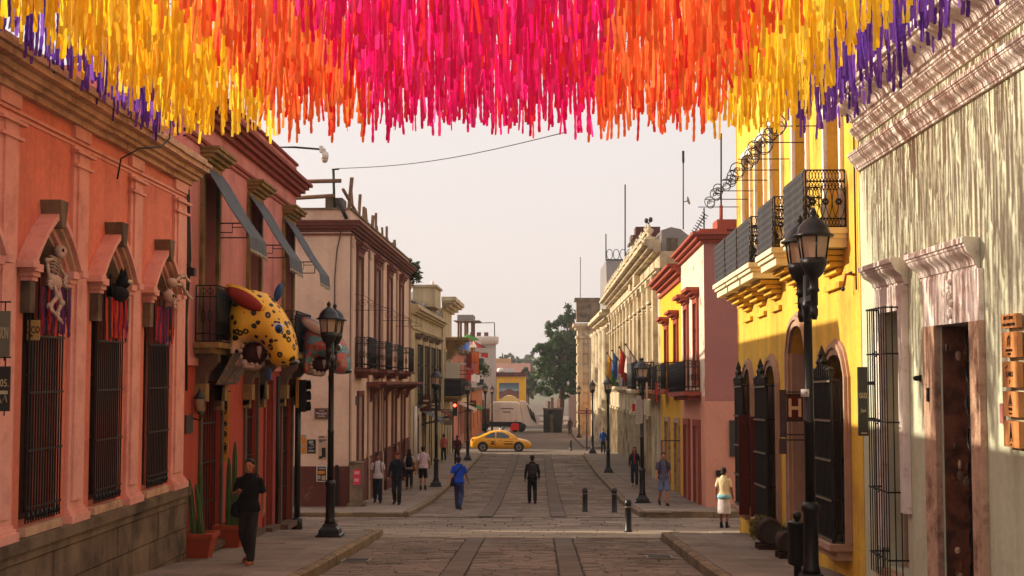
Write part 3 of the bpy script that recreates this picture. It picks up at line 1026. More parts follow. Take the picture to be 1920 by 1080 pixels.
for i, (a, b_) in enumerate(w2):
    surround(T2, m2, (a, b_, .42, 3.62), .16, .07, 'ochre_stone')
    hood(T2, m2, a - .1, b_ + .1, 3.79, [(.06, .14, .0), (.07, .22, .06), (.07, .32, .10), (.05, .36, .12)], 'ochre_stone')
    wd = window(T2, m2, (a, b_, .42, 3.62), .4, 'wood_dark', 'dark', 2, 4, .08)
    # balcony
    ba, bb, pw = a - .45, b_ + .45, .42
    sl_ = MB(); sl_.box(ba - .08, bb + .08, .34, .44, .003, pw + .06, m2); sl_.box(ba - .02, bb + .02, .24, .339, .003, pw - .04, m2)
    bal = sl_.build('balcony', M['ochre_stone'], T2)
    rl = MB()
    P = lambda u, v, w: Vector(m2(u, v, w))
    for u in (ba, bb): scroll_panel(rl, P(u, .46, .03), P(u, 0, 1) - P(u, 0, 0), pw - .04, 1.0, .009, False)
    scroll_panel(rl, P(ba, .46, pw), P(1, 0, 0) - P(0, 0, 0), bb - ba, 1.0, .009, False)
    rl.build('railing', M['iron'], bal)
    cl = MB(); cl.box(ba + .02, bb - .02, .50, 1.42, pw - .03, pw - .02, m2); cl.build('railing_cloth', M['black_cloth'], bal)
    for u in (a - .2, b_ + .2):
        cb = MB(); cb.prism([(.0, .0), (pw * .95, 0), (pw * .95, -.14), (pw * .5, -.34), (.16, -.55), (.12, -.95), (0, -.98)], u - .11, u + .11, lambda x, y, z: m2(z, y + .235, x + .003))
        cb.build('bracket', M['stone_dark'], bal)
    for u in (a - .22, b_ + .22):   # pendants beside the doors below the balcony
        cb = MB(); cb.box(u - .13, u + .13, -.62, -.30, .003, .20, m2); cb.box(u - .09, u + .09, -.80, -.622, .003, .14, m2)
        cb.build('pendant_stone', M['ochre_stone'], T2)
for i, (a, b_, c, d) in enumerate(d2):
    lo = gz((a + b_) / 2) + KERB + .02
    c2 = lo + .012 * 0
    surround(T2, m2, (a, b_, lo - .02, d), .14, .05, 'stone_dark' if i != 2 else 'red_trim', name='door_surround')
    dr = window(T2, m2, (a, b_, lo + .02, d), .5, 'wood_dark', 'dark', 2, 5, .09, name='door')
    gl = MB(); bars(gl, m2, a + .05, b_ - .05, lo + .05, d - .04, -.08, 7, [lo + .05 + (d - lo - .1) * k / 4 for k in range(5)], .008, .014); gl.build('grille', M['iron'], dr)
    st = MB(); st.box(a - .1, b_ + .1, lo - .06, lo + .07, -.3, .22, m2); st.build('doorstep', M['stone_dark'], T2)
pp = MB(); pp.tube([m2(31.2, -.1, .08), m2(31.2, gz(31.2) + .2, .08)], .045, 8); pp.build('drainpipe', M['iron'], T2)
# awnings and their iron frames
for i, (a, b_) in enumerate(w2):
    t = thing('canvas_awning', ['grey canvas awning with frayed hem, nearest of the three on the rose wall', 'grey canvas awning with frayed hem, middle of the three on the rose wall', 'grey canvas awning with frayed hem, farthest one beside the white corner building'][i], 'awning', m2((a + b_) / 2, 3.6, 0), 'grey awnings on the rose wall')
    v0 = 3.72; 
    cv = MB()
    N_, K_ = 8, 6
    rows = []
    for k in range(N_ + 1):
        s = k / N_
        w = .06 + .86 * s ** .9
        v = v0 - 1.32 * s - .06 * math.sin(PI * s)
        rows.append([m2(a - .22 + (b_ - a + .44) * j / K_, v + .012 * math.sin(j * 2.1 + k), w) for j in range(K_ + 1)])
    s_end = rows[-1]
    rows.append([(x + .03, y, z - .26 + .02 * math.sin(j * 1.7)) for j, (x, y, z) in enumerate(s_end)])
    for r0, r1 in zip(rows, rows[1:]):
        for j in range(K_): cv.add([r0[j], r0[j + 1], r1[j + 1], r1[j]], [(0, 1, 2, 3)], 0, True)
        for j in range(K_):
            d = Vector((-.004, 0, -.03))
            cv.add([Vector(r0[j]) + d, Vector(r0[j + 1]) + d, Vector(r1[j + 1]) + d, Vector(r1[j]) + d], [(0, 1, 2, 3)], 0, True)
        for j in (0, K_):
            d = Vector((-.004, 0, -.03))
            cv.add([r0[j], r1[j], Vector(r1[j]) + d, Vector(r0[j]) + d], [(0, 1, 2, 3)])
    o = cv.build('canvas', M['awning'], t)
    fr = MB(); r = random.Random(i)
    for j in range(34):
        q = Vector(rows[-1][0]).lerp(Vector(rows[-1][-1]), j / 33)
        fr.tube([q, q + Vector((r.uniform(-.02, .02), r.uniform(-.015, .015), -r.uniform(.04, .1)))], .007, 3)
    fr.build('fringe', mat('pale_fringe', (170, 158, 140), .9), o) if i == 0 else fr.build('fringe', bpy.data.materials['pale_fringe'], o)
    ir = MB()
    u = b_ + .08
    ir.tube([m2(u, 2.78, .0), m2(u, 2.78, .58)], .013, 4); ir.tube([m2(u, 2.50, .58), m2(u, 2.50, .0)], .012, 4)
    ir.tube([m2(u, 2.78, .58), m2(u, 2.50, .58)], .012, 4); ir.tube([m2(u, 2.78, .30), m2(u, 2.60, .30), m2(u, 2.60, .0)], .010, 4)
    ir.tube([m2(u, 2.70, .30), m2(u, 2.70, .58)], .009, 4)
    ir.build('iron_frame', M['iron'], t)
# things hung on the red wall
p = at(352, 794, 23.5)
b = MB(); b.box(XL2 + .004, XL2 + .03, 23.25, 23.72, at(352, 812, 23.5).z, at(352, 778, 23.5).z)
tag(b.build('wall_plaque', M['sign_dark'], loc=(XL2, 23.5, p.z)), 'dark blank plaque on the red wall left of the first door', 'plaque')
t = thing('wall_lantern', 'black wall lantern under the first iron balcony on the red wall', 'lantern', at(372, 760, 23.75))
p = at(374, 750, 23.75)
b = MB(); b.tube([(XL2, 23.75, p.z - .32), (XL2 + .14, 23.75, p.z - .36), (XL2 + .22, 23.75, p.z - .22)], .016, 5); b.build('arm', M['iron'], t)
b = MB(); b.lathe([(.05, -.2), (.085, 0), (.095, .02)], (p.x, 23.75, p.z), 6, rot=PI / 6); b.build('lamp_glass', M['frost'], t)
b = MB(); b.lathe([(.11, .02), (.10, .05), (.03, .14), (.01, .2)], (p.x, 23.75, p.z), 6, rot=PI / 6); b.lathe([(.055, -.2), (.02, -.26)], (p.x, 23.75, p.z), 6); b.build('lamp_cap', M['iron'], t)
t = thing('leaning_artwork', 'slanted blue, ochre and grey painted panel leaning out under the jaguar head', 'panel', at(415, 720, 24.9))
M['mural'] = stripes_mat('painted_strokes', [(70, 86, 98), (148, 110, 66), (96, 100, 104), (60, 76, 96), (176, 118, 48), (84, 78, 72)], 1, 2.2, .8, .9)
c4 = [(404, 662, 24.2), (447, 662, 25.4), (430, 722, 25.6), (388, 722, 24.1)]
c4 = [(XL2 + .62, 24.2, at(404, 662, 24.2).z), (XL2 + .62, 25.9, at(404, 662, 24.2).z), (XL2 + .30, 25.9, at(404, 722, 24.2).z), (XL2 + .30, 24.2, at(404, 722, 24.2).z)]
b = MB(); b.loft([[Vector(q) for q in c4], [Vector(q) + Vector((.02, 0, .01)) for q in c4]], sm=False)
b.build('board', M['mural'], t)
b = MB()
for u in (24.4, 25.7): b.tube([m2(u, .1, .02), (XL2 + .46, u, (c4[0][2] + c4[2][2]) / 2)], .012, 4)
b.build('stay', M['iron'], t)
t = thing('hanging_banner', 'tall yellow banner with black emblems hanging beside the first red doorway', 'banner', at(421, 800, 26.1))
M['banner_y'] = mat('yellow_banner', (206, 150, 58), .85, .1, 5)
q0, q1 = at(415, 736, 26.1), at(428, 866, 26.1)
b = MB(); b.box(q0.x, q1.x, 26.09, 26.11, q1.z, q0.z); b.build('cloth', M['banner_y'], t)
b = MB(); b.tube([(XL2, 26.1, q0.z + .02), (q1.x + .03, 26.1, q0.z + .02)], .012, 5); b.build('rod', M['iron'], t)
b = MB()
xm = (q0.x + q1.x) / 2
for zc, hh in ((.82, .22), (.55, .05), (.40, .06), (.2, .13)):
    z = q1.z + (q0.z - q1.z) * zc
    b.ring((xm, 26.083, z), (1, 0, 0), (0, 0, 1), .035, hh * .8, .012, 12, 4)
    b.box(xm - .02, xm + .02, 26.078, 26.085, z - hh * .4, z + hh * .4)
b.build('emblem', M['ink'], t)
# CCTV on a pole from the roof
t = thing('security_camera', 'white dome security camera on a dark arm above the rose parapet', 'camera', at(600, 285, 33.4))
p0, p1, p2 = at(552, 276, 33.4), at(602, 280, 33.4), at(609, 292, 33.4)
b = MB(); b.tube([(XL2 - .5, 33.4, p0.z - .6), (XL2 - .45, 33.4, p0.z), p0, p1], .026, 6); b.build('arm', M['iron'], t)
b = MB(); b.box(p1.x - .03, p1.x + .05, 33.32, 33.48, p1.z - .08, p1.z + .08)
b.tube([p1, p1 + Vector((.10, 0, .0)), Vector((p2.x, 33.4, p1.z - .05))], .03, 6)
b.lathe([(.02, .11), (.085, .09), (.10, 0), (.09, -.09)], p2, 10); b.build('housing', M['white'], t)
b = MB(); b.ell(p2 + Vector((0, 0, -.10)), (.085, .085, .085), 10, 6); b.build('dome', mat('smoked_dome', (196, 176, 158), .2), t)
# traffic light at the corner post
t = thing('traffic_light', 'black traffic light with yellow backplate on the corner post of the red building', 'traffic light', (at(558, 960, 33.2).x, 33.2, gz(33.2)))
p = at(557, 960, 33.2)
b = MB(); b.tube([(p.x, 33.2, gz(33.2)), (p.x, 33.2, at(557, 712, 33.2).z)], .075, 8); b.lathe([(.14, 0), (.13, .25), (.08, .3)], (p.x, 33.2, gz(33.2)), 8); b.build('post', M['lampblack'], t)
q0, q1 = at(562, 712, 33.2), at(577, 772, 33.2)
b = MB(); b.box(q0.x, q1.x - .04, 33.1, 33.35, q1.z, q0.z)
h = b.build('signal_box', M['iron'], t)
for k in range(3):
    z = q0.z - (q0.z - q1.z) * (k + .5) / 3
    b = MB(); b.tube([(q1.x - .05, 33.22, z), (q1.x + .06, 33.22, z + .01)], [.11, .12], 10, cap=False); b.ell((q1.x - .03, 33.22, z), (.02, .09, .09), 10, 5); b.build('visor', M['iron'], h)
b = MB(); b.box(q0.x - .07, q0.x - .005, 33.05, 33.38, q1.z + .1, q0.z + .06); b.build('backplate', mat('signal_yellow', (206, 138, 36), .6), t)

# ---------------- animal heads: outline inflated to a rounded head
def inflate(name, poly, R, T, mt, parent, P, res=.025, holes=()):
    """P(a, b, t): a along the head, b up, t sideways"""
    from mathutils.geometry import intersect_point_line
    xs = [p[0] for p in poly]; ys = [p[1] for p in poly]
    def inside(x, y):
        c = False
        for (x1, y1), (x2, y2) in zip(poly, poly[1:] + poly[:1]):
            if (y1 > y) != (y2 > y) and x < (x2 - x1) * (y - y1) / (y2 - y1) + x1: c = not c
        return c
    def near(x, y):
        best = (1e9, None)
        for (x1, y1), (x2, y2) in zip(poly, poly[1:] + poly[:1]):
            dx, dy = x2 - x1, y2 - y1
            t_ = max(0, min(1, ((x - x1) * dx + (y - y1) * dy) / (dx * dx + dy * dy)))
            qx, qy = x1 + t_ * dx, y1 + t_ * dy
            d = math.hypot(qx - x, qy - y)
            if d < best[0]: best = (d, (qx, qy))
        return best
    nx, ny = int((max(xs) - min(xs)) / res) + 3, int((max(ys) - min(ys)) / res) + 3
    x0, y0 = min(xs) - res, min(ys) - res
    G = {}
    for i in range(nx):
        for j in range(ny):
            G[i, j] = inside(x0 + i * res, y0 + j * res)
    vid, mbq = {}, MB()
    vs, fs = [], []
    H = {}
    def vert(i, j, s):
        key = (i, j, s)
        x, y = x0 + i * res, y0 + j * res
        d, q = near(x, y)
        if not G[i, j]:
            key = (i, j, 0)
            if key not in vid: vid[key] = len(vs); vs.append(P(q[0], q[1], 0))
            return vid[key]
        if key not in vid:
            k = min(d / R, 1)
            vid[key] = len(vs); h = T * math.sqrt(1 - (1 - k) ** 2) ; vs.append(P(x, y, s * h)); H[i, j] = h
        return vid[key]
    for i in range(nx - 1):
        for j in range(ny - 1):
            cs = [(i, j), (i + 1, j), (i + 1, j + 1), (i, j + 1)]
            if sum(G[c] for c in cs) >= 1:
                for s in (1, -1):
                    f = [vert(*c, s) for c in cs]
                    f2 = []
                    for q in f:
                        if q not in f2: f2.append(q)
                    if len(f2) > 2: fs.append(tuple(f2))
    mbq.add(vs, fs, 0, True)
    o = mbq.build(name, mt, parent)
    md = o.modifiers.new('s', 'SMOOTH'); md.factor = .5; md.iterations = 6
    def height(x, y):
        d, q = near(x, y)
        k = min(d / R, 1)
        return T * math.sqrt(1 - (1 - k) ** 2) if inside(x, y) else 0
    return o, height
def spot_mat(name, top, low, spot, sc):
    m = bpy.data.materials.new(name); m.use_nodes = True
    N, L = m.node_tree.nodes, m.node_tree.links
    b = N['Principled BSDF']; b.inputs['Roughness'].default_value = .45
    tc = N.new('ShaderNodeTexCoord')
    vo = N.new('ShaderNodeTexVoronoi'); vo.inputs['Scale'].default_value = sc; L.new(tc.outputs['Object'], vo.inputs['Vector'])
    no = N.new('ShaderNodeTexNoise'); no.inputs['Scale'].default_value = 9; L.new(tc.outputs['Object'], no.inputs['Vector'])
    ad = N.new('ShaderNodeMath'); ad.operation = 'MULTIPLY_ADD'; L.new(no.outputs['Fac'], ad.inputs[0]); ad.inputs[1].default_value = .35; L.new(vo.outputs['Distance'], ad.inputs[2])
    rp = N.new('ShaderNodeValToRGB'); rp.color_ramp.interpolation = 'LINEAR'
    e = rp.color_ramp.elements
    e.new(.3); e.new(.3)
    for q_, (pp_, cc_) in zip(e, ((.27, 0), (.30, 1), (.52, 1), (.56, 0))):
        q_.position = pp_; q_.color = (cc_, cc_, cc_, 1)
    L.new(ad.outputs[0], rp.inputs[0])
    sp = N.new('ShaderNodeSeparateXYZ'); L.new(tc.outputs['Object'], sp.inputs[0])
    mr = N.new('ShaderNodeMapRange'); L.new(sp.outputs[2], mr.inputs[0])
    for i, q in zip((1, 2, 3, 4), (.35, .62, 1, 0)): mr.inputs[i].default_value = q
    m1_ = N.new('ShaderNodeMix'); m1_.data_type = 'RGBA'; mx_ = N.new('ShaderNodeMapRange'); L.new(sp.outputs[0], mx_.inputs[0])
    for i, q in zip((1, 2, 3, 4), (.55, .85, 1, 0)): mx_.inputs[i].default_value = q
    mu_ = N.new('ShaderNodeMath'); mu_.operation = 'MULTIPLY'; L.new(mr.outputs[0], mu_.inputs[0]); L.new(mx_.outputs[0], mu_.inputs[1]); L.new(mu_.outputs[0], m1_.inputs[0]); m1_.inputs[6].default_value = (*lin(top), 1); m1_.inputs[7].default_value = (*lin(low), 1)
    m2_ = N.new('ShaderNodeMix'); m2_.data_type = 'RGBA'; L.new(rp.outputs[0], m2_.inputs[0]); L.new(m1_.outputs[2], m2_.inputs[6]); m2_.inputs[7].default_value = (*lin(spot), 1)
    L.new(m2_.outputs[2], b.inputs['Base Color'])
    return m
def floral_mat():
    m = bpy.data.materials.new('painted_flowers'); m.use_nodes = True
    N, L = m.node_tree.nodes, m.node_tree.links
    b = N['Principled BSDF']; b.inputs['Roughness'].default_value = .5
    tc = N.new('ShaderNodeTexCoord')
    no = N.new('ShaderNodeTexNoise'); no.inputs['Scale'].default_value = 4.5; no.inputs['Detail'].default_value = 3; L.new(tc.outputs['Object'], no.inputs['Vector'])
    rp = N.new('ShaderNodeValToRGB'); e = rp.color_ramp.elements
    for i, (p, c) in enumerate([(.32, (52, 108, 112)), (.42, (110, 150, 150)), (.47, (70, 124, 132)), (.52, (190, 92, 84)), (.57, (206, 50, 54)), (.62, (150, 142, 110)), (.7, (70, 118, 84))]):
        if i > 1: e.new(p)
        e[i].position = p; e[i].color = (*lin(c), 1)
    L.new(no.outputs['Fac'], rp.inputs[0])
    vo = N.new('ShaderNodeTexVoronoi'); vo.inputs['Scale'].default_value = 3.0; L.new(tc.outputs['Object'], vo.inputs['Vector'])
    r2 = N.new('ShaderNodeValToRGB'); e = r2.color_ramp.elements
    e[0].position = .22; e[0].color = (1, 1, 1, 1); e[1].position = .25; e[1].color = (0, 0, 0, 1)
    wv = N.new('ShaderNodeTexVoronoi'); wv.inputs['Scale'].default_value = 16; L.new(tc.outputs['Object'], wv.inputs['Vector'])
    r3 = N.new('ShaderNodeValToRGB'); r3.color_ramp.elements[0].color = (*lin((170, 108, 40)), 1); r3.color_ramp.elements[1].color = (*lin((70, 50, 26)), 1)
    L.new(wv.outputs['Distance'], r3.inputs[0])
    L.new(vo.outputs['Distance'], r2.inputs[0])
    mx = N.new('ShaderNodeMix'); mx.data_type = 'RGBA'; L.new(r2.outputs[0], mx.inputs[0]); L.new(rp.outputs[0], mx.inputs[6]); L.new(r3.outputs[0], mx.inputs[7])
    L.new(mx.outputs[2], b.inputs['Base Color'])
    return m
def animal_head(name, label, D, px, py, k, skin, earcol, backcol, big=True):
    """px,py: picture position of the lower rear corner of the neck; k: metres per outline unit"""
    o0 = at(px, py, D)
    t = thing(name, label, 'sculpture', o0, 'painted animal heads on the balconies')
    P = lambda a, b_, s: Vector((o0.x + a * k, D + s * k, o0.z + b_ * k))
    poly = [(.0, .30), (.02, .62), (.0, .95), (.06, 1.25), (.2, 1.42), (.45, 1.45), (.72, 1.38), (.98, 1.12), (1.14, .86), (1.24, .62), (1.29, .36), (1.30, .16), (1.22, .04), (1.04, .0), (.86, .03), (.78, .10),
            (.72, .28), (.62, .42), (.46, .48), (.30, .42), (.24, .24), (.22, .06), (.12, .0), (.02, .06)]
    body, H = inflate('head', poly, .36, .41, skin, t, P)
    Hs = lambda a, b_: -(H(a, b_))
    # lower jaw and tongue, teeth round the mouth
    jw = MB()
    jw.capsule(P(.16, .10, 0), P(.50, .02, 0), .10 * k, .07 * k)
    jw.ell(P(.42, .02, 0), (.20 * k, .2 * k, .06 * k), 12, 7)
    jw.build('jaw', M['bone'], t)
    gm = MB(); gm.ell(P(.47, .26, 0), (.25 * k, .11 * k, .22 * k), 12, 7); gm.build('mouth', mat(name + '_mouth', (56, 14, 13), .5) if name + '_mouth' not in bpy.data.materials else bpy.data.materials[name + '_mouth'], t)
    th = [(.29, .41, .042), (.25, .31, .045), (.26, .20, .045), (.33, .09, .06), (.47, .06, .04), (.56, .05, .04)]
    for a, b_, r in th:
        for s in (-1, 1):
            q = MB(); q.ell(P(a, b_, s * .15), (r * k, r * .8 * k, r * 1.15 * k), 8, 6); q.build('tooth', M['bone'], t)
    for s in (-1, 1):
        q = MB(); q.lathe([(.05 * k, 0), (.045 * k, -.1 * k), (.004, -.24 * k)], P(.60, .40, s * .14), 8); q.build('fang', M['bone'], t)
    # eyes
    for s in (-1, 1):
        h = H(.97, .70) * .92
        e = MB(); e.ell(P(.97, .72, s * h), (.12 * k, .05 * k, .12 * k), 12, 8); o = e.build('eye', M['white'], t)
        e = MB(); e.ell(P(.995, .71, s * (h + .025)), (.075 * k, .04 * k, .085 * k), 10, 7); e.build('iris', bpy.data.materials.get(name + '_iris') or mat(name + '_iris', (34, 74, 128) if big else (60, 40, 34), .2), o)
        e = MB(); e.ell(P(1.005, .705, s * (h + .05)), (.03 * k, .03 * k, .04 * k), 8, 6); e.build('pupil', M['glass'], o)
        lid = MB(); lid.tube([P(.86, .73, s * h), P(.92, .84, s * (h + .02)), P(1.0, .83, s * (h + .02)), P(1.06, .72, s * h), P(1.05, .62, s * h)], .018 * k, 5); lid.build('eyelid', M['ink'], o)
    ns = MB(); ns.ell(P(1.19, .10, 0), (.13 * k, .22 * k, .07 * k), 12, 7); ns.build('nose', M['glass'], t)
    # ears: near one shown as a long cup, the other behind the brow
    for s, (A, B, wd) in ((-1, ((.02, 1.47), (.74, 1.06), .165)), (1, ((.80, 1.24), (.90, 1.58), .075))):
        a0, b0 = Vector(A), Vector(B)
        d = (b0 - a0); L_ = d.length; d /= L_
        nrm = Vector((-d.y, d.x))
        sd = .38 if s < 0 else .30
        q = MB(); rings = []
        for i in range(9):
            u = i / 8
            c = a0 + d * L_ * u
            rw = wd * math.sin(PI * min(.98, max(.02, (u * .9 + .06)))) ** .6
            rings.append([P(c.x + nrm.x * rw * math.cos(x), c.y + nrm.y * rw * math.cos(x), s * sd + .09 * math.sin(x) * (rw / wd)) for x in [2 * PI * j / 10 for j in range(10)]])
        q.loft(rings)
        o = q.build('ear', earcol if s < 0 else backcol, t)
        if s < 0:
            q = MB(); rings = []
            for i in range(9):
                u = .06 + .88 * i / 8
                c = a0 + d * L_ * u - nrm * .02
                rw = wd * .88 * math.sin(PI * min(.98, max(.02, u))) ** .6
                rings.append([P(c.x + nrm.x * rw * math.cos(x), c.y + nrm.y * rw * math.cos(x), s * (sd + .045) + s * .075 * max(0, math.sin(x)) * (rw / wd)) for x in [2 * PI * j / 10 for j in range(10)]])
            q.loft(rings)
            q.build('ear_lining', bpy.data.materials.get(name + '_lining') or mat(name + '_lining', (146, 40, 26) if big else (186, 150, 130), .6), o)
    ch = MB(); ch.capsule(P(.73, -.05, .05), P(.73, -.20, .05), .06 * k, .045 * k); ch.build('tongue_tip', backcol, t)
    return t
blue = mat('painted_blue', (40, 72, 120), .5); teal = mat('painted_teal', (58, 110, 104), .5)
jag = spot_mat('jaguar_paint', (240, 182, 48), (214, 178, 158), (26, 20, 18), 6.2)
dy = mat('jaguar_yellow', (238, 180, 46), .5)
animal_head('jaguar_head', 'huge yellow spotted jaguar head with open mouth jutting from the first balcony', 24.95, 428, 690, 1.02, jag, dy, blue)
flor = floral_mat()
animal_head('painted_animal_head', 'huge grey-blue flower-painted animal head on the balcony by the street lamp', 32.45, 567, 703, .92, flor, flor, teal, False)

# ---------------- cactus pots
def cactus(px, py, label, stems, D=None):
    p = foot(px, py, KERB + .02)
    t = thing('potted_cactus', label, 'plant', (p.x, p.y, gz(p.y) + KERB + .02), 'potted cacti along the red wall')
    z0 = gz(p.y) + KERB + .02
    b = MB(); b.loft([[(p.x + sx * r, p.y + sy * r, z0 + z) for sx, sy in ((-1, -1), (1, -1), (1, 1), (-1, 1))] for r, z in ((.18, 0), (.26, .36), (.29, .36), (.29, .44), (.25, .44), (.24, .40))], sm=False)
    b.build('pot', M['terracotta'], t)
    for dx, dy_, h, r, lean in stems:
        c = MB(); rings = []
        for i in range(8):
            z = z0 + .36 + h * i / 7
            rr_ = r * (1 if i < 6 else (.8 if i == 6 else .25)) * (.9 + .1 * math.sin(i))
            rings.append([(p.x + dx + lean * i / 7 * h + rr_ * (1 if j % 2 else .72) * math.cos(PI * j / 7), p.y + dy_ + rr_ * (1 if j % 2 else .72) * math.sin(PI * j / 7), z) for j in range(14)])
        c.loft(rings, sm=False); c.build('stem', M['cactus'], t)
    return t
cactus(374, 1046, 'cactus with two leaning stems in a terracotta pot, nearest to the viewer', [(-.10, 0, 1.0, .062, -.10), (.04, .02, .92, .058, -.14), (-.04, .15, 1.25, .06, .0)])
cactus(433, 1026, 'tall upright cactus in a terracotta pot behind the man in black', [(-.06, 0, 1.35, .06, .0), (.05, .02, 1.65, .065, .0), (.14, .0, 1.0, .05, .03)])
# ---------------- white-rose corner building beyond the crossing
XL3 = -6.25
m3 = fac(XL3, 1, .006, 44)
T3 = thing('corner_building', 'pale rose corner building with maroon cornice and timber stakes along its roof', 'building', (XL3, 54, gz(54)))
U3 = (44.0, 65.0)
wu = [(45.6, 46.8), (50.6, 51.9), (54.9, 56.2), (59.6, 60.9)]
up = [(a, b_, .22, 4.05) for a, b_ in wu]
lo3 = -3.05
dl = [(46.0, 47.2, -7, -.75), (50.4, 51.8, -7, -.75), (53.4, 54.6, -7, -.85), (56.8, 58.2, -7, -.8), (60.6, 62.0, -7, -.85)]
b = MB(); wall(b, m3, U3[0], U3[1], lo3, 4.7, up + [(a, b_, lo3, d) for a, b_, c, d in dl], .35, core=9)
b.build('wall', M['beige_wall'], T3)
b = MB(); wall(b, fac(XL3 + .03, 1), U3[0] - .03, U3[1], -7, lo3 - .002, [(a, b_, -7, lo3 - .002) for a, b_, c, d in dl], .38, core=9.1)
b.build('dado', M['maroon'], T3)
mf = facx(44.0)
# upstand above the cornice, cornice returning round the corner
b = MB(); b.box(XL3 - 8.8, XL3 - .02, 5.08, 5.44, -20.9, -.02, mf); b.build('parapet', M['beige_wall'], T3)
b = MB(); b.box(XL3 - 8.8, XL3 + .05, 5.44, 5.50, -20.9, .04, mf); b.build('parapet_cap', M['stone_grey'], T3)
prof = [(4.58, 4.64, .07), (4.72, 4.80, .10), (4.80, 4.90, .2), (4.90, 5.0, .30), (5.0, 5.06, .36)]
c = MB()
for v0, v1, w in prof:
    c.box(U3[0] - w, U3[1] + w, v0, v1 - .001, -.2, w, fac(XL3, 1))
    c.box(XL3 - 8.5, XL3 - .2, v0, v1 - .001, -.2, w - .001, mf)
c.build('cornice', M['maroon_trim'], T3)
for i, (a, b_) in enumerate(wu):
    op = (a, b_, .22, 4.05)
    surround(T3, m3, op, .16, .08, 'maroon_trim')
    hood(T3, m3, a - .16, b_ + .16, 4.22, [(.10, .12, 0), (.10, .2, .05), (.12, .26, .1)], 'maroon_trim')
    window(T3, m3, op, .35, 'wood_dark', 'dark', 2, 4, .08)
    ba, bb, pw = a - .35, b_ + .35, .50
    sl_ = MB(); sl_.box(ba - .1, bb + .1, .06, .16, .003, pw + .06, m3); sl_.box(ba + .05, bb - .05, -.05, .058, .003, pw - .1, m3); sl_.box(ba + .25, bb - .25, -.16, -.052, .003, pw - .25, m3)
    bal = sl_.build('balcony', M['maroon_trim'], T3)
    P = lambda u, v, w: Vector(m3(u, v, w))
    rl = MB()
    for u in (ba, bb): scroll_panel(rl, P(u, .18, .03), P(u, 0, 1) - P(u, 0, 0), pw - .04, 1.05, .012, False)
    scroll_panel(rl, P(ba, .18, pw), P(1, 0, 0) - P(0, 0, 0), bb - ba, 1.05, .014, False)
    rl.build('railing', M['iron_far'], bal)
    cl = MB(); cl.box(ba + .05, bb - .05, .24, 1.15, pw - .04, pw - .03, m3); cl.build('railing_cloth', M['black_cloth'], bal)
for a, b_, c, d in dl:
    lo = gz((a + b_) / 2) + KERB
    surround(T3, m3, (a, b_, lo, d), .16, .07, 'maroon_trim', name='door_surround')
    window(T3, m3, (a, b_, lo, d), .35, 'wood_dark', 'dark', 2, 4, .1, name='door')
for u in (44.13, 48.8, 53.0, 58.4, 64.3):
    b = MB(); b.box(u - .12, u + .14, -6, 4.57, .032, .06, m3); b.box(u - .16, u + .18, 4.2, 4.56, .061, .10, m3); b.box(u - .16, u + .18, -6, lo3, .061, .10, m3); b.build('pilaster', M['taupe'], T3)
b = MB(); b.box(48.4, 63.5, -.38, -.28, .003, .75, m3); b.box(48.4, 63.5, -.48, -.382, .003, .5, m3); b.build('door_canopy', M['maroon_trim'], T3)
for u in (49.2, 54.0, 58.6, 62.8):
    q = MB(); q.prism([(0, -.482), (.6, -.482), (.2, -.7), (.1, -1.0), (0, -1.05)], u - .1, u + .1, lambda x, y, z: m3(z, y, x + .003)); q.build('bracket', M['maroon_trim'], T3)
b = MB(); p = at(671, 750, 46.2); b.box(45.5, 45.9, p.z - .15, p.z + .15, .003, .03, m3); b.build('house_number', mat('blue_enamel', (52, 62, 72), .4), T3)
# side wall marks: street plaque, posters, pipe
def on3(px, py): return at(px, py, 44.0)
t = thing('street_plaque', 'brown street name plaque in a stone frame on the pale rose side wall', 'sign', on3(603, 775))
a, c = on3(590, 765), on3(617, 786)
b = MB(); b.box(a.x, c.x, 43.955, 43.99, c.z, a.z); b.build('frame', M['stone_grey'], t)
b = MB(); b.box(a.x + .05, c.x - .05, 43.945, 43.954, c.z + .05, a.z - .05); b.build('plate', M['oxblood'], t)
xm = (a.x + c.x) / 2
for s, dz, sz in (('CALLE', .09, .06), ('Murguía', .01, .11), ('CENTRO', -.09, .07)):
    text_obj(s, sz, (xm, 43.942, (a.z + c.z) / 2 + dz), (1, 0, 0), (0, 0, 1), 'white', t)
def poster(px0, py0, px1, py1, label, bgc, marks, name='poster'):
    a, c = on3(px0, py0), on3(px1, py1)
    fw = 43.955 if (py0 + py1) / 2 > 868 else 43.985
    t = thing(name, label, 'poster', ((a.x + c.x) / 2, fw, (a.z + c.z) / 2), 'posters on the pale rose side wall')
    b = MB(); b.box(a.x, c.x, fw, fw + .008, c.z, a.z); b.build('sheet', bgc, t)
    for k, (u0, v0, u1, v1, mm) in enumerate(marks):
        w, h = c.x - a.x, a.z - c.z
        q = MB(); q.box(a.x + w * u0, a.x + w * u1, fw - .003 - .0005 * k, fw - .0005, a.z - h * v1, a.z - h * v0); q.build('print', mm, t)
    return t
gy = mat('grey_print', (150, 142, 132), .9); dk = mat('dark_poster_paper', (30, 28, 28), .8); pk = mat('pale_poster_paper', (176, 146, 122), .9); ogp = mat('orange_poster_paper', (200, 124, 30), .9); pnk = mat('pink_poster_paper', (206, 62, 84), .9)
poster(565, 815, 574, 850, 'orange poster at the left edge of the pale side wall', ogp, [(.3, 0, .9, .18, gy), (.1, .5, .6, .7, pk)])
poster(576, 824, 592, 850, 'black poster with white lettering on the pale side wall', dk, [(.2, .08, .7, .3, gy), (.4, .36, .8, .44, gy), (.15, .55, .85, .6, gy), (.2, .66, .6, .7, gy), (.15, .78, .85, .88, gy)])
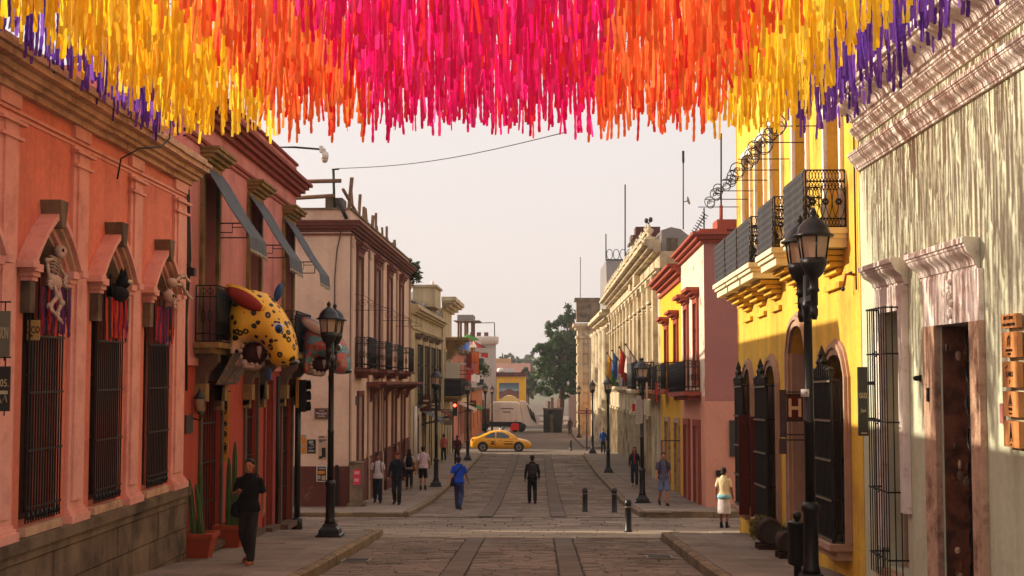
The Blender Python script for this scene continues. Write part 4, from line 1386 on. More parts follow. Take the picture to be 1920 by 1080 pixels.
poster(597, 817, 613, 862, 'pale peeling poster with a dark figure on the side wall', pk, [(.1, .03, .7, .07, dk), (.05, .16, .9, .20, dk), (.1, .23, .5, .27, dk), (.4, .5, .85, .9, dk), (.1, .85, .5, .95, dk)])
poster(594, 873, 613, 903, 'framed black and yellow poster on the maroon dado', M['white'], [(.08, .05, .92, .95, dk), (.2, .12, .85, .22, gy), (.15, .32, .8, .52, ogp), (.1, .6, .4, .85, gy), (.5, .62, .85, .9, pk)])
b = MB(); z0 = gz(44) + KERB + .02
b.box(XL3 - .42, XL3 - .33, 43.86, 43.95, z0, -3.0)
tag(b.build('corner_post', M['iron'], loc=(XL3 - .38, 43.9, z0)), 'short dark post against the maroon dado at the pale corner', 'post')
t = thing('utility_cabinet', 'weathered grey utility cabinet at the pale rose corner', 'cabinet', (XL3 + .15, 43.6, z0))
b = MB(); p0, p1 = at(656, 945, 43.5), at(682, 868, 43.5)
b.box(p0.x, p1.x - .05, 43.4, 43.8, z0, p1.z); b.box(p0.x - .03, p1.x - .02, 43.36, 43.84, p1.z, p1.z + .05); b.box(p0.x - .06, p1.x + .05, 43.3, 43.9, z0 - .0, z0 + .14); b.build('cabinet_body', M['stone_grey'], t)
a, c = at(662, 880, 43.39), at(676, 909, 43.39)
t = thing('pink_poster', 'pink poster pasted on the grey utility cabinet', 'poster', ((a.x + c.x) / 2, 43.39, c.z))
b = MB(); b.box(a.x, c.x, 43.385, 43.398, c.z, a.z); b.build('sheet', pnk, t)
b = MB(); b.box(a.x + .04, c.x - .04, 43.381, 43.3845, a.z - .16, a.z - .06); b.box(a.x + .04, c.x - .06, 43.381, 43.3845, c.z + .1, c.z + .2); b.build('print', mat('faded_pink', (220, 150, 150), .9), t)
b = MB(); b.tube([on3(642, 425) + Vector((0, -.05, 0)), on3(632, 470) + Vector((0, -.05, 0)), on3(628, 520) + Vector((0, -.05, 0)), on3(627, 690) + Vector((0, -.05, 0))], .022, 5)
tag(b.build('wall_cable', M['stone_dark'], loc=on3(627, 690)), 'thin cable running down the pale rose side wall', 'cable')
# wrought iron scroll arms on the facade
for i, (u, lb) in enumerate(((45.15, 'nearest'), (52.9, 'middle'), (58.3, 'farthest'))):
    t = thing('scroll_bracket', f'{lb} wrought iron scroll arm projecting from the pale rose facade', 'bracket', m3(u, 2.2, 0), 'scroll arms on the pale rose facade')
    b = MB(); z = 2.15
    b.tube([m3(u, z, 0), m3(u, z, 1.15)], .010, 4)
    b.tube([m3(u, z + .55, 0), m3(u, z + .48, .35), m3(u, z + .2, .75), m3(u, z + .03, 1.15)], .009, 5)
    for w, h, rr_ in ((.28, .22, .18), (.6, .13, .11)):
        b.tube([m3(u, z + h + rr_ * (1 - k / 16) * math.sin(k * .75), w + rr_ * (1 - k / 16) * math.cos(k * .75)) for k in range(15)], .008, 4)
    b.build('iron_scroll', M['iron_far'], t)
# roof: timber stakes and rails, chimney block, iron post, wire
t = thing('timber_fence', 'fence of weathered timber stakes along the pale corner roof', 'fence', (-6.6, 53, 5.3))
r = random.Random(2)
for i in range(13):
    u = 45.6 + i * 1.28
    h = r.uniform(.65, 1.15) if i not in (0, 1) else 1.25
    ln = r.uniform(-.12, .12)
    b = MB(); w = r.uniform(.035, .06)
    b.loft([[(-6.55 + q * w + ln * z, u + s * w, 5.5 - .03 * i + z * h) for q, s in ((-1, -1), (1, -1), (1, 1), (-1, 1))] for z in (0, 1)], sm=False)
    b.build('stake', M['timber'], t)
    if i > 1:
        b = MB(); b.tube([(-6.5, u - .5, 5.48 - .03 * i), (-6.55, u, 5.5 - .03 * i + h * .5)], .035, 5); b.build('brace', M['timber'], t)
b = MB(); b.tube([(-6.55, 44.3, 6.15), (-6.55, 48, 5.72), (-6.55, 61, 5.4)], .06, 5); b.build('rail', M['timber'], t)
t = thing('timber_rails', 'two timber beams spanning the roof gap beside the rose parapet', 'beam', on3(600, 370))
for ya, yb, xb in ((341, 339, 640), (372, 367, 628)):
    b = MB(); p0, p1 = on3(540, ya), on3(xb, yb); b.tube([p0, p1], .07, 6); b.build('beam', M['timber'], t)
b = MB(); p0, p1 = on3(608, 391), on3(640, 372)
b.box(p0.x, p1.x, 44.2, 45.2, 5.5, p1.z + .05)
tag(b.build('chimney_block', M['stone_grey'], loc=(p0.x, 44.7, 5.5)), 'grey masonry block on the roof corner of the pale building', 'chimney')
t = thing('iron_post', 'black iron post leaning on the pale roof corner with a wire tied to it', 'post', on3(626, 390))
b = MB(); b.tube([on3(627, 392), on3(625, 317)], .045, 6); b.tube([on3(632, 372), on3(650, 410)], .06, 6); b.tube([on3(622, 318), on3(636, 317)], .03, 5); b.build('post', M['iron'], t)
b = MB()
A, B_ = on3(630, 316), at(1060, 248, 32)
pts = []
for k in range(13):
    q = A.lerp(B_, k / 12); q.z -= .22 * math.sin(PI * k / 12); pts.append(q)
b.tube(pts, .012, 4)
tag(b.build('overhead_wire', M['iron'], loc=A), 'thin overhead wire sagging across the sky from the pale roof corner', 'wire')

# leaf helper: scattered leaf-sized faces
def leaves(mb, c, rad, n, sz, r, shell=.55, flat=0):
    c = Vector(c)
    for _ in range(n):
        while True:
            d = Vector((r.gauss(0, 1), r.gauss(0, 1), r.gauss(0, 1)))
            if d.length > .01: break
        d.normalize()
        q = (shell + (1 - shell) * r.random()) if r.random() < .75 else r.random()
        p = c + Vector((d.x * rad[0], d.y * rad[1], d.z * rad[2])) * q
        n_ = (d + Vector((r.gauss(0, .6), r.gauss(0, .6), r.gauss(0, .6)))).normalized()
        a = n_.orthogonal().normalized()
        a = Quaternion(n_, r.random() * 6.28) @ a
        b_ = n_.cross(a)
        s = sz * r.uniform(.6, 1.3)
        mb.add([p - a * s, p - b_ * s * .45, p + a * s, p + b_ * s * .45], [(0, 1, 2, 3)])
t = thing('rooftop_shrub', 'leafy green shrub growing out of the far end of the maroon cornice', 'shrub', (-5.9, 64.5, 4.6))
b = MB(); r = random.Random(4)
b0 = at(762, 528, 64.5)
b.tube([b0, b0 + Vector((.25, 0, .35)), b0 + Vector((.4, 0, .8))], .03, 5); b.tube([b0, b0 + Vector((.1, .1, .6)), b0 + Vector((.05, 0, 1.0))], .02, 5)
b.build('stem', M['bark'], t)
b = MB()
for q in ((.25, .3), (.42, .75), (.1, .9), (.5, .45), (.3, .05), (.55, .2)): leaves(b, b0 + Vector((q[0], 0, q[1])), (.26, .3, .26), 34, .14, r)
b.build('foliage', M['leaf'], t)

# ---------------- old cream building with tile roof
XL4 = -6.2
m4 = fac(XL4, 1)
T4 = thing('cream_building', 'old cream stone building with shuttered grilles and a grey tile roof', 'building', (XL4, 76, gz(76)))
ww = [(67.2, 68.6), (71.4, 72.8), (75.6, 77.0), (79.8, 81.2)]
ops = [(a, b_, -1.55, 1.5) for a, b_ in ww] + [(a, b_, -7, -2.3) for a, b_ in ww]
b = MB(); wall(b, m4, 65.05, 85.0, -7, 2.95, ops, .35, core=8); b.build('wall', M['cream_stone'], T4)
cornice(T4, m4, 65.05, 85.0, [(2.2, 2.28, .08), (2.9, 3.0, .15), (3.0, 3.12, .3), (3.12, 3.22, .45), (3.22, 3.4, .32)], 'cream_stone')
for a, b_ in ww:
    surround(T4, m4, (a, b_, -1.55, 1.5), .2, .1, 'cream_stone')
    hood(T4, m4, a - .2, b_ + .2, 1.72, [(.1, .15, 0), (.12, .3, .1), (.08, .4, .14)], 'stone_grey')
    w = window(T4, m4, (a, b_, -1.55, 1.5), .35, 'wood', 'dark', 2, 4, .1)
    gq = MB(); bars(gq, m4, a - .05, b_ + .05, -1.6, 1.45, .25, 8, (-1.5, -.6, .4, 1.4), .018, .02, 3); gq.build('grille', M['iron_far'], w)
    s = MB(); s.box(a - .2, b_ + .2, -1.74, -1.61, .003, .3, m4); s.build('sill', M['stone_grey'], w)
    lo = gz((a + b_) / 2) + KERB
    surround(T4, m4, (a, b_, lo, -2.3), .15, .06, 'stone_grey', name='door_surround')
    window(T4, m4, (a, b_, lo, -2.3), .35, 'wood_dark', 'dark', 2, 3, .1, name='door')
r = random.Random(6)
k = 0
rows = []
rf = MB(); rf.add([(XL4 + .1, 65.1, 3.41), (XL4 + .1, 84.9, 3.41), (XL4 - 3.2, 84.9, 5.0), (XL4 - 3.2, 65.1, 5.0)], [(0, 1, 2, 3)])
roof = rf.build('roof', M['slate'], T4)
tb = MB()
for i in range(11):
    for j in range(40):
        s0, s1 = i / 11, (i + 1.15) / 11
        u0 = 65.1 + j * .495
        z = lambda s: 3.43 + 1.58 * s
        x = lambda s: XL4 + .14 - 3.3 * s
        d = .05 + r.uniform(0, .03)
        tb.add([(x(s0), u0, z(s0) + d), (x(s0), u0 + .25, z(s0) + d + .06), (x(s0), u0 + .49, z(s0) + d), (x(s1), u0, z(s1)), (x(s1), u0 + .25, z(s1) + .06), (x(s1), u0 + .49, z(s1))], [(0, 1, 4, 3), (1, 2, 5, 4)])
tb.build('roof_tiles', M['slate'], roof, kind='stuff')
b = MB(); b.prism([(70, 3.42), (84.9, 3.42), (84.9, 4.75), (79, 4.75)], .05, -4, lambda u, v, w: m4(u, v, w - .1)); b.build('attic_roof', M['slate'], T4)
for k in range(9):
    b = MB(); q = k / 9
    u0, z0_ = 70 + 9 * q, 3.42 + 1.33 * q
    b.box(0, 4.1, -.02, 1.05, 0, .07, lambda x, y, z: (XL4 + .1 - x, u0 + y * .98, z0_ + y * .145 + z)); b.build('roof_sheet', M['slate'], T4)
b = MB(); p = at(811, 568, 76); b.box(p.x - .3, p.x + .3, 75.7, 76.3, 3.5, at(811, 545, 76).z); b.lathe([(.38, 0), (.3, .1), (.1, .3), (.12, .42), (.02, .6)], (p.x, 76, at(811, 545, 76).z), 8); b.build('chimney', M['white_stone'], T4)
a, c = at(774, 538, 72), at(816, 575, 72)
b = MB(); b.box(a.x, c.x, 72, 76, 3.6, a.z); b.box(a.x - .1, c.x + .1, 71.9, 76.1, a.z, a.z + .12)
b.build('roof_hut', M['cream_stone'], T4)
# white downpipe
b = MB(); b.tube([m4(66.0, -1.6, .1), m4(66.0, gz(66) + .3, .1)], .1, 8); b.build('downpipe', M['white'], T4)

# ---------------- ochre building with bay balcony
m5 = fac(-6.1, 1)
T5 = thing('ochre_building', 'ochre stone building with carved bay corbel and dark balcony cloth', 'building', (-6.1, 89, gz(89)))
ops = [(86.2, 87.4, -1.2, 1.4), (90.6, 91.8, -1.2, 1.4)] + [(86, 87.5, -8, -2.6), (89.0, 90.2, -8, -2.6), (91.4, 92.6, -8, -2.6)]
b = MB(); wall(b, m5, 85.05, 93.4, -8, 4.2, ops, .35, core=7); b.build('wall', M['cream_stone'], T5)
cornice(T5, m5, 85.05, 93.4, [(4.1, 4.25, .2), (4.25, 4.45, .45), (4.45, 4.6, .7), (4.6, 4.85, .85)], 'gov_stone', ret0=1, ret1=1)
for a, b_ in ((86.2, 87.4), (90.6, 91.8)):
    w = window(T5, m5, (a, b_, -1.2, 1.4), .35, 'wood', 'dark', 2, 3, .1)
    surround(T5, m5, (a, b_, -1.2, 1.4), .18, .08, 'gov_stone')
for a, b_ in ((86, 87.5), (89.0, 90.2), (91.4, 92.6)): window(T5, m5, (a, b_, gz(89) + .1, -2.6), .35, 'wood_dark', 'dark', 2, 3, .1, name='door')
b = MB()
for i in range(6): b.box(87.6 - i * .0 + .1 * (5 - i), 90.4 - .1 * (5 - i), .95 + .2 * i, 1.14 + .2 * i, .003, .35 + .16 * i, m5)
b.box(87.3, 90.7, 2.16, 2.35, .003, 1.5, m5)
b.build('bay_corbel', M['ochre_stone'], T5)
b = MB(); b.box(86.0, 92.4, -1.62, -1.45, .003, 1.1, m5); b.box(86.3, 92.1, -1.85, -1.622, .003, .8, m5); bal = b.build('balcony', M['ochre_stone'], T5)
b = MB()
P = lambda u, v, w: Vector(m5(u, v, w))
scroll_panel(b, P(86, -1.44, 1.05), (0, 1, 0), 6.4, 1.1, .02, False); scroll_panel(b, P(86, -1.44, .05), (1, 0, 0), 1.0, 1.1, .02, False)
b.build('railing', M['iron_far'], bal)
b = MB(); b.box(86.05, 92.35, -1.40, -.38, 1.0, 1.02, m5); b.box(86.03, 86.05, -1.40, -.38, .05, 1.0, m5); b.build('railing_cloth', M['cloth_grey'], bal)
b = MB(); b.box(86.0, 86.08, -.36, .62, .1, 1.0, m5); b.box(86.1, 92, .62, .7, .003, 1.1, m5); b.build('balcony_screen', mat('pale_screen', (196, 186, 172), .9), bal)

# traffic signal with red lamp beyond
t = thing('red_signal', 'traffic signal showing red near the balcony of the ochre building', 'traffic light', (at(853, 760, 93.8).x, 93.8, gz(93.8)))
p = at(853, 760, 93.8)
b = MB(); b.tube([(p.x - .15, 93.9, gz(93.8)), (p.x - .15, 93.9, p.z + .6)], .06, 6); b.build('post', M['lampblack'], t)
b = MB(); b.box(p.x - .16, p.x + .16, 93.75, 93.88, p.z - .75, p.z + .25); h = b.build('signal_box', M['iron'], t)
em = bpy.data.materials.new('red_signal_light'); em.use_nodes = True
pb_ = em.node_tree.nodes['Principled BSDF']; pb_.inputs['Emission Color'].default_value = (1, .05, .02, 1); pb_.inputs['Emission Strength'].default_value = 6; pb_.inputs['Base Color'].default_value = (.5, .02, .01, 1)
b = MB(); b.ell((p.x, 93.74, p.z), (.11, .05, .11), 10, 6); b.build('lens', em, h)
b = MB(); b.ell((p.x, 93.745, p.z - .28), (.1, .04, .1), 10, 6); b.ell((p.x, 93.745, p.z - .55), (.1, .04, .1), 10, 6); b.build('lens', M['glass'], h)

# ---------------- colourful shops beyond the second crossing
def plain(name, label, x_face, u0, u1, top, mt, floors, xo=5.0, trim=None, nw=3, ret=True):
    m = fac(x_face, 1 if x_face < 0 else -1)
    T = thing(name, label, 'building', (x_face, (u0 + u1) / 2, gz((u0 + u1) / 2)))
    ops = []
    for (za, zb, wd) in floors:
        for i in range(nw):
            c = u0 + (u1 - u0) * (i + .5) / nw
            ops.append((c - wd / 2, c + wd / 2, za, zb))
    b = MB(); wall(b, m, u0, u1, -9, top, ops, .3, core=xo); b.build('wall', M[mt] if isinstance(mt, str) else mt, T)
    cornice(T, m, u0, u1, [(top - .12, top, .12), (top, top + .15, .28), (top + .15, top + .3, .2)], trim or 'stone_grey', ret0=1)
    for o in ops: window(T, m, o, .3, 'wood_dark', 'dark', 2, 3, .1)
    return T
plain('shop_building', 'narrow pink shop front with banners beyond the taxi crossing', -6.3, 103.5, 113, 1.6, mat('pink_shop', (196, 128, 110), .9, .1, .6), [(-1.5, .6, 1.2), (-5, -3.0, 1.5)])
plain('shop_building', 'red brown shop house behind the orange banner', -6.25, 113.1, 124, .9, mat('brown_shop', (150, 96, 66), .9, .12, .5), [(-1.8, .2, 1.2), (-5.2, -3.2, 1.6)])
plain('shop_building', 'low orange shop house near the garbage truck', -6.2, 124.1, 147, -1.6, mat('orange_shop', (186, 112, 62), .9, .12, .5), [(-5.2, -3.2, 1.6)])
# rooftop terrace with parasols
t = thing('roof_kiosk', 'wooden rooftop kiosk with posts and a flat roof behind the parasols', 'kiosk', (-6.6, 118, 1.0))
a, c = at(860, 592, 118), at(889, 640, 118)
b = MB(); b.box(a.x, c.x, 116, 120, a.z - .5, a.z); b.box(a.x - .3, c.x + .6, 115.6, 120.4, a.z - .56, a.z - .5); b.build('roof', M['slate'], t)
b = MB()
for x in (a.x + .1, (a.x + c.x) / 2, c.x - .1):
    for y in (116.2, 119.8): b.box(x - .09, x + .09, y - .09, y + .09, .9, a.z - .56)
b.build('post', M['timber'], t)
b = MB(); b.box(a.x, c.x, 117, 117.1, .9, 1.9); b.build('parapet_panel', M['stone_grey'], t)
def parasol(px, py, D, w, label, colors, zb):
    p = at(px, py, D)
    t = thing('parasol', label, 'parasol', (p.x, D, zb), 'parasols on the roof terrace')
    n = 10
    for k, mm in enumerate(colors):
        b = MB()
        for j in range(n):
            if j % len(colors) != k: continue
            a0, a1 = 2 * PI * j / n, 2 * PI * (j + 1) / n
            b.add([(p.x, D, p.z + .15), (p.x + w * math.cos(a0), D + w * math.sin(a0), p.z - .35 * w), (p.x + w * math.cos(a1), D + w * math.sin(a1), p.z - .35 * w)], [(0, 1, 2)])
        b.build('canopy_panel', mm, t)
    b = MB(); b.tube([(p.x, D, zb), (p.x, D, p.z + .2)], .04, 5); b.build('pole', M['white'], t)
cl = {k: mat('cloth_' + k, c, .85, .08, 3, trans=.3) for k, c in dict(green=(70, 140, 60), red=(190, 48, 36), orange=(214, 112, 48), blue=(58, 92, 150), white=(220, 205, 190), pink=(206, 120, 116), maroon=(124, 30, 30), black=(30, 28, 30)).items()}
parasol(878, 630, 108, .95, 'green parasol topmost on the roof terrace', [cl['green']], 1.6)
parasol(888, 643, 110, 1.1, 'red and black parasol on the roof terrace', [cl['red'], cl['black'], cl['red'], cl['white']], 1.2)
parasol(869, 638, 106, .9, 'orange and white parasol beside the blue awning', [cl['orange'], cl['white']], 1.6)
def hang(px0, py0, px1, py1, D, mm, label, cat='banner', name='cloth_banner', group='banners on the far shops', slant=0):
    a, c = at(px0, py0, D), at(px1, py1, D)
    t = thing(name, label, cat, ((a.x + c.x) / 2, D, c.z), group)
    b = MB(); n = 6
    f = [[(a.x + (c.x - a.x) * i / n, D + .06 * math.sin(i * 1.9) - slant * j, a.z + (c.z - a.z) * j + .05 * math.sin(i)) for i in range(n + 1)] for j in (0, .5, 1)]
    for r0, r1 in zip(f, f[1:]):
        for i in range(n): b.add([r0[i], r0[i + 1], r1[i + 1], r1[i]], [(0, 1, 2, 3)], 0, True)
    b.build('cloth', mm, t)
    b = MB(); b.tube([a, (c.x, D, a.z)], .03, 5); b.tube([a, (-6.4, D, a.z)], .03, 4); b.build('rod', M['iron_far'], t)
    return t
hang(852, 641, 880, 655, 103.3, cl['blue'], 'blue awning cloth under the parasols', 'awning', 'cloth_awning', None, .8)
hang(874, 664, 884, 690, 105.5, cl['maroon'], 'dark red banner high on the far shops')
hang(885, 660, 898, 700, 108, cl['orange'], 'orange banner high on the far shops')
hang(882, 680, 893, 706, 106.5, cl['pink'], 'pink banner below the orange one')
hang(874, 694, 888, 716, 104.5, cl['red'], 'red cloth above the cream awning of the far shops')
hang(884, 702, 900, 716, 103.6, cl['white'], 'cream awning on the far shops', 'awning', 'cloth_awning', None, .7)
hang(902, 662, 915, 670, 120, cl['red'], 'small red flag cloth on the grey tower wall')
t = thing('roof_plants', 'pale green potted plants on the far shop terrace', 'plants', at(905, 690, 118))
b = MB(); r = random.Random(9)
for q in range(4): leaves(b, at(900 + q * 4, 690 + (q % 2) * 6, 118), (.5, .5, .6), 60, .16, r)
b.build('foliage', M['leaf'], t)
t = thing('white_tower', 'pale rounded tower house with roof terrace beyond the colourful shops', 'building', (-6.4, 160, gz(160)))
a, c = at(886, 620, 160), at(929, 645, 160)
xr = c.x; xc_ = xr - 1.7
b = MB(); b.box(a.x - 3, xc_, 160, 178, -9, at(0 + 900, 646, 160).z); b.lathe([(1.7, -9), (1.7, at(900, 646, 160).z)], (xc_, 161.7, 0), 18); b.build('wall', mat('pale_tower', (176, 158, 146), .9, .1, .4), t)
zt = at(900, 646, 160).z
b = MB(); b.lathe([(1.7, zt), (2.0, zt + .15), (2.05, zt + .9), (1.9, zt + 1.0)], (xc_, 161.7, 0), 18); b.box(a.x - 3, xc_, 159.7, 178, zt + .001, zt + .95); b.build('parapet', mat('pale_tower_parapet', (206, 190, 176), .9, .1, .4), t)
b = MB()
for x in (-1.4, -.6, .3): b.box(xc_ + x, xc_ + x + .5, 161, 161.4, zt + .9, zt + 1.5)
b.build('water_tank', M['maroon'], t)
b = MB(); px_ = at(927, 605, 160); b.tube([(px_.x, 161, zt + .9), px_], .06, 5); b.tube([px_, at(888, 606, 160)], .05, 5); b.build('antenna_frame', M['iron_far'], t)
for z in (-4.5, -2, .5):
    b = MB(); b.box(xc_ - .5, xc_ + .3, 159.93, 160.05, z, z + 1.3); b.build('window', M['dark'], t)
# ---------------- end of the street
t = thing('mural_building', 'yellow building with a painted mural closing the street behind the truck', 'building', (at(958, 760, 190).x, 190, gz(190)))
a, c = at(931, 706, 190), at(985, 790, 190)
b = MB(); b.box(a.x, c.x, 190, 200, -9, a.z); b.build('wall', M['yellow_far'], t)
b = MB(); b.box(a.x - .3, c.x + .2, 189.6, 200, a.z, at(931, 698, 190).z); b.build('roof_edge', M['oxblood'], t)
q0, q1 = at(936, 718, 189.95), at(973, 748, 189.95)
M['mural2'] = stripes_mat('mural_paint', [(132, 150, 160), (84, 108, 124), (60, 84, 96), (140, 82, 70), (110, 90, 84), (52, 66, 74)], 2, .42, .85, .8)
b = MB(); b.box(q0.x, q1.x, 189.93, 189.995, q1.z, q0.z); b.build('mural', M['mural2'], t)
b = MB(); w = (q1.x - q0.x)
b.add([(q0.x + w * .05, 189.92, q1.z + .9), (q0.x + w * .5, 189.92, q1.z + 1.5), (q0.x + w * .95, 189.92, q1.z + .9)], [(0, 1, 2)])
b.box(q0.x + w * .12, q0.x + w * .9, 189.915, 189.925, q1.z + .1, q1.z + .89); b.build('painted_house', mat('mural_house', (118, 78, 70), .85, .2, 2), t)
for x in (933, 946, 955):
    b = MB(); p = at(x, 698, 193); b.lathe([(.45, 0), (.48, .15), (.48, .45), (.3, .6), (.1, .64)], (p.x + .4, 193, p.z), 12) if x == 933 else b.box(p.x, p.x + .66, 192.5, 193.5, p.z, p.z + .55); b.build('water_tank', M['white'], t)
t = thing('red_roof_house', 'long house with dull red roof behind the mural building', 'building', (at(955, 690, 230).x, 230, gz(230)))
a, c = at(924, 684, 230), at(990, 700, 230)
b = MB(); b.box(a.x, c.x, 230, 240, -9, c.z); b.build('wall', M['stone_grey'], t)
b = MB(); b.add([(a.x - .4, 229.5, c.z), (c.x + .4, 229.5, c.z), (c.x + .4, 235, a.z + .3), (a.x - .4, 235, a.z + .3), (a.x - .4, 240, c.z), (c.x + .4, 240, c.z)], [(0, 1, 2, 3), (3, 2, 5, 4), (0, 3, 4), (1, 5, 2)]); b.build('roof', mat('dull_red_roof', (140, 96, 82), .9, .1, .5), t)
t = thing('ochre_block', 'small ochre roof house with antenna on the skyline', 'building', (at(942, 680, 240).x, 240, gz(240)))
a, c = at(928, 672, 241), at(957, 700, 241)
b = MB(); b.box(a.x, c.x, 241, 247, -9, a.z); b.build('wall', mat('ochre_far', (190, 150, 104), .9, .1, .4), t)
b = MB(); b.tube([at(942, 672, 241), at(942, 662, 241)], .1, 5); b.build('antenna', M['iron_far'], t)

# ---------------- shop signs and awnings along the far left row
def shop_sign(px, py, w, h, D, mt, label, bars_=2):
    p = at(px, py, D)
    t = thing('shop_sign', label, 'sign', (p.x, D, p.z - h), 'shop signs along the far left row')
    b = MB(); b.box(p.x - w / 2, p.x + w / 2, D - .03, D + .03, p.z - h, p.z); b.build('board', mt, t)
    b = MB(); b.tube([(p.x + w / 2, D, p.z + .06), (-6.3, D, p.z + .06)], .025, 5); b.tube([(p.x, D, p.z), (p.x, D, p.z + .06)], .02, 4); b.build('bracket', M['iron_far'], t)
    b = MB()
    for k in range(bars_): b.box(p.x - w * .34, p.x + w * (.34 - .2 * k), D - .036, D - .0305, p.z - h * (.3 + .3 * k) - .05, p.z - h * (.3 + .3 * k) + .03)
    b.build('lettering', M['letter'], t)
shop_sign(797, 742, .55, .8, 68.5, M['oxblood'], 'dark red hanging shop sign on the cream building, nearest of the far signs')
shop_sign(816, 752, .6, .55, 74.5, M['sign_dark'], 'black hanging shop sign on the cream building above the pink blouse')
shop_sign(840, 770, .55, .9, 84.0, M['sign_grey'], 'tall grey hanging shop sign near the red signal')
shop_sign(872, 742, .7, .5, 104.4, M['yellow_pale'], 'cream hanging shop sign on the pink shop front', 1)
shop_sign(884, 752, .8, .6, 114.5, M['oxblood'], 'dark red hanging shop sign on the brown shop house', 1)
def street_awning(u0, u1, z, w, mt, label, X=-6.2):
    m = fac(X, 1)
    t = thing('shop_awning', label, 'awning', m((u0 + u1) / 2, z, 0), 'shop awnings along the far left row')
    b = MB(); n = 10
    rows = [[m(u0 + (u1 - u0) * i / n, z - .55 * q - (.03 * (i % 2) if q == 1 else 0), .01 + w * min(q, .9)) for i in range(n + 1)] for q in (0, .45, .9, 1.25)]
    for r0, r1 in zip(rows, rows[1:]):
        for i in range(n): b.add([r0[i], r0[i + 1], r1[i + 1], r1[i]], [(0, 1, 2, 3)])
    b.build('canvas', mt, t)
    b = MB()
    for u in (u0 + .05, u1 - .05): b.tube([m(u, z - .7, 0), m(u, z - .52, w * .9)], .025, 4)
    b.build('stay', M['iron_far'], t)
street_awning(70.6, 73.6, -2.0, 1.1, M['awning'], 'grey canvas shop awning on the cream building', XL4)
street_awning(79.2, 81.8, -2.05, 1.0, cl['maroon'], 'dark red canvas shop awning on the cream building', XL4)
street_awning(105, 111, -2.4, 1.3, cl['white'], 'white canvas shop awning on the pink shop front', -6.3)
street_awning(115, 122, -2.6, 1.3, cl['green'], 'green canvas shop awning on the brown shop house', -6.25)
# ================================================================ RIGHT SIDE
XR = 4.65
# ---------------- sage green building
n1 = fac(XR, -1)
G1 = thing('green_building', 'sage green building with white stone cornices and a worn stone doorway', 'building', (XR, 16, gz(16)))
win = (17.05, 17.95, -2.55, .80)
door = (14.3, 15.55, -6, .55)
b = MB(); wall(b, n1, 5, 19.28, -6, 3.55, [win, door], .32, core=6); b.build('wall', M['green'], G1)
mould(G1, n1, 8, 19.26, 3.58, .40, .44, 'white_stone', 'upper_cornice', .0)
mould(G1, n1, 8, 19.27, 3.36, .17, .14, 'white_stone', 'dentil_course', .0)
mould(G1, n1, 8, 19.28, 2.92, .25, .17, 'white_stone', 'lower_cornice', .0)
b = MB(); b.box(8, 19.28, 3.55, 3.86, -.6, .0, n1); b.build('parapet', M['green'], G1)
# window: stone surround, frieze, hood
b = MB(); a, e = 16.85, 18.2
b.box(a, win[0], -1.75, .80, .003, .09, n1); b.box(win[1], e, -2.3, .80, .003, .09, n1); b.box(a, e, .80, 1.12, .003, .085, n1)
b.build('window_surround', M['white_stone'], G1)
mould(G1, n1, 16.80, 18.25, 1.121, .33, .26, 'white_stone', 'window_hood')
w = window(G1, n1, win, .32, 'taupe', 'wood', 2, 3, .11)
b = MB(); b.box(win[0] + .1, win[0] + .45, win[2] + .1, .2, -.26, -.2, n1); b.build('shutter', M['wood'], w)
b = MB(); b.box(win[0] - .1, win[1] + .1, win[2] - .35, win[2] - .02, -.1, .16, n1); b.build('sill', M['old_stone'], w)
gq = MB(); bars(gq, n1, win[0] - .02, win[1] + .02, win[2] - .05, .86, .24, 8, (.84, .25, -.62, -1.5, -2.35), .0065, .010, 3)
for h in (.25, -.62, -1.5, -2.35): gq.ring(n1(17.5, h, .26), (0, 1, 0), (0, 0, 1), .09, .03, .01, 12, 4)
gq.build('grille', M['iron'], w)
# doorway
b = MB()
b.box(13.98, door[0], -4, .55, .003, .07, n1); b.build('door_jamb', M['old_stone'], G1)
b = MB(); b.box(door[1], 16.0, -4, .55, .003, .07, n1); b.build('door_jamb', M['old_stone'], G1)
b = MB(); b.box(13.98, 16.0, .552, 1.10, .003, .06, n1); fr = b.build('door_frieze', M['white_stone'], G1)
b = MB(); r = random.Random(3)
for k in range(16):
    b.ell(n1(15.0 + r.uniform(-.13, .13), .64 + .40 * k / 16, .07), (.022, .05, .035), 6, 4)
b.tube([n1(15.0, .60, .07), n1(15.03, .85, .08), n1(15.0, 1.04, .07)], .02, 5); b.build('carved_emblem', M['white_stone'], fr)
mould(G1, n1, 14.08, 16.1, 1.101, .33, .22, 'white_stone', 'door_hood')
b = MB(); b.box(door[0] + .0, door[1] - .005, -4, .545, -1.6, -1.5, n1); b.box(door[1] - .03, door[1] - .004, -4, .54, -.34, -.02, n1)
rv = b.build('door_reveal', M['rubble'], G1)
r = random.Random(17)
for k in range(26):
    q = MB(); q.ell(n1(door[1] - .034, r.uniform(-3.1, .45), -r.uniform(.05, .31)), (r.uniform(.02, .05), r.uniform(.008, .02), r.uniform(.02, .06)), 7, 5); q.build('rubble_stone', M[r.choice(['old_stone', 'rubble', 'stone_grey'])], rv)
b = MB(); b.box(door[1] - .12, door[1] - .031, -4, .54, -.36, -.30, n1); b.build('door_post', M['mauve'], G1)
gt = MB()
P = lambda u, v, w: Vector(n1(u, v, w))
gt.box(door[0] + .005, door[1] - .125, -3.3, .53, -.29, -.26, n1)
dg_ = gt.build('door_leaf', M['dark'], G1)
gt = MB()
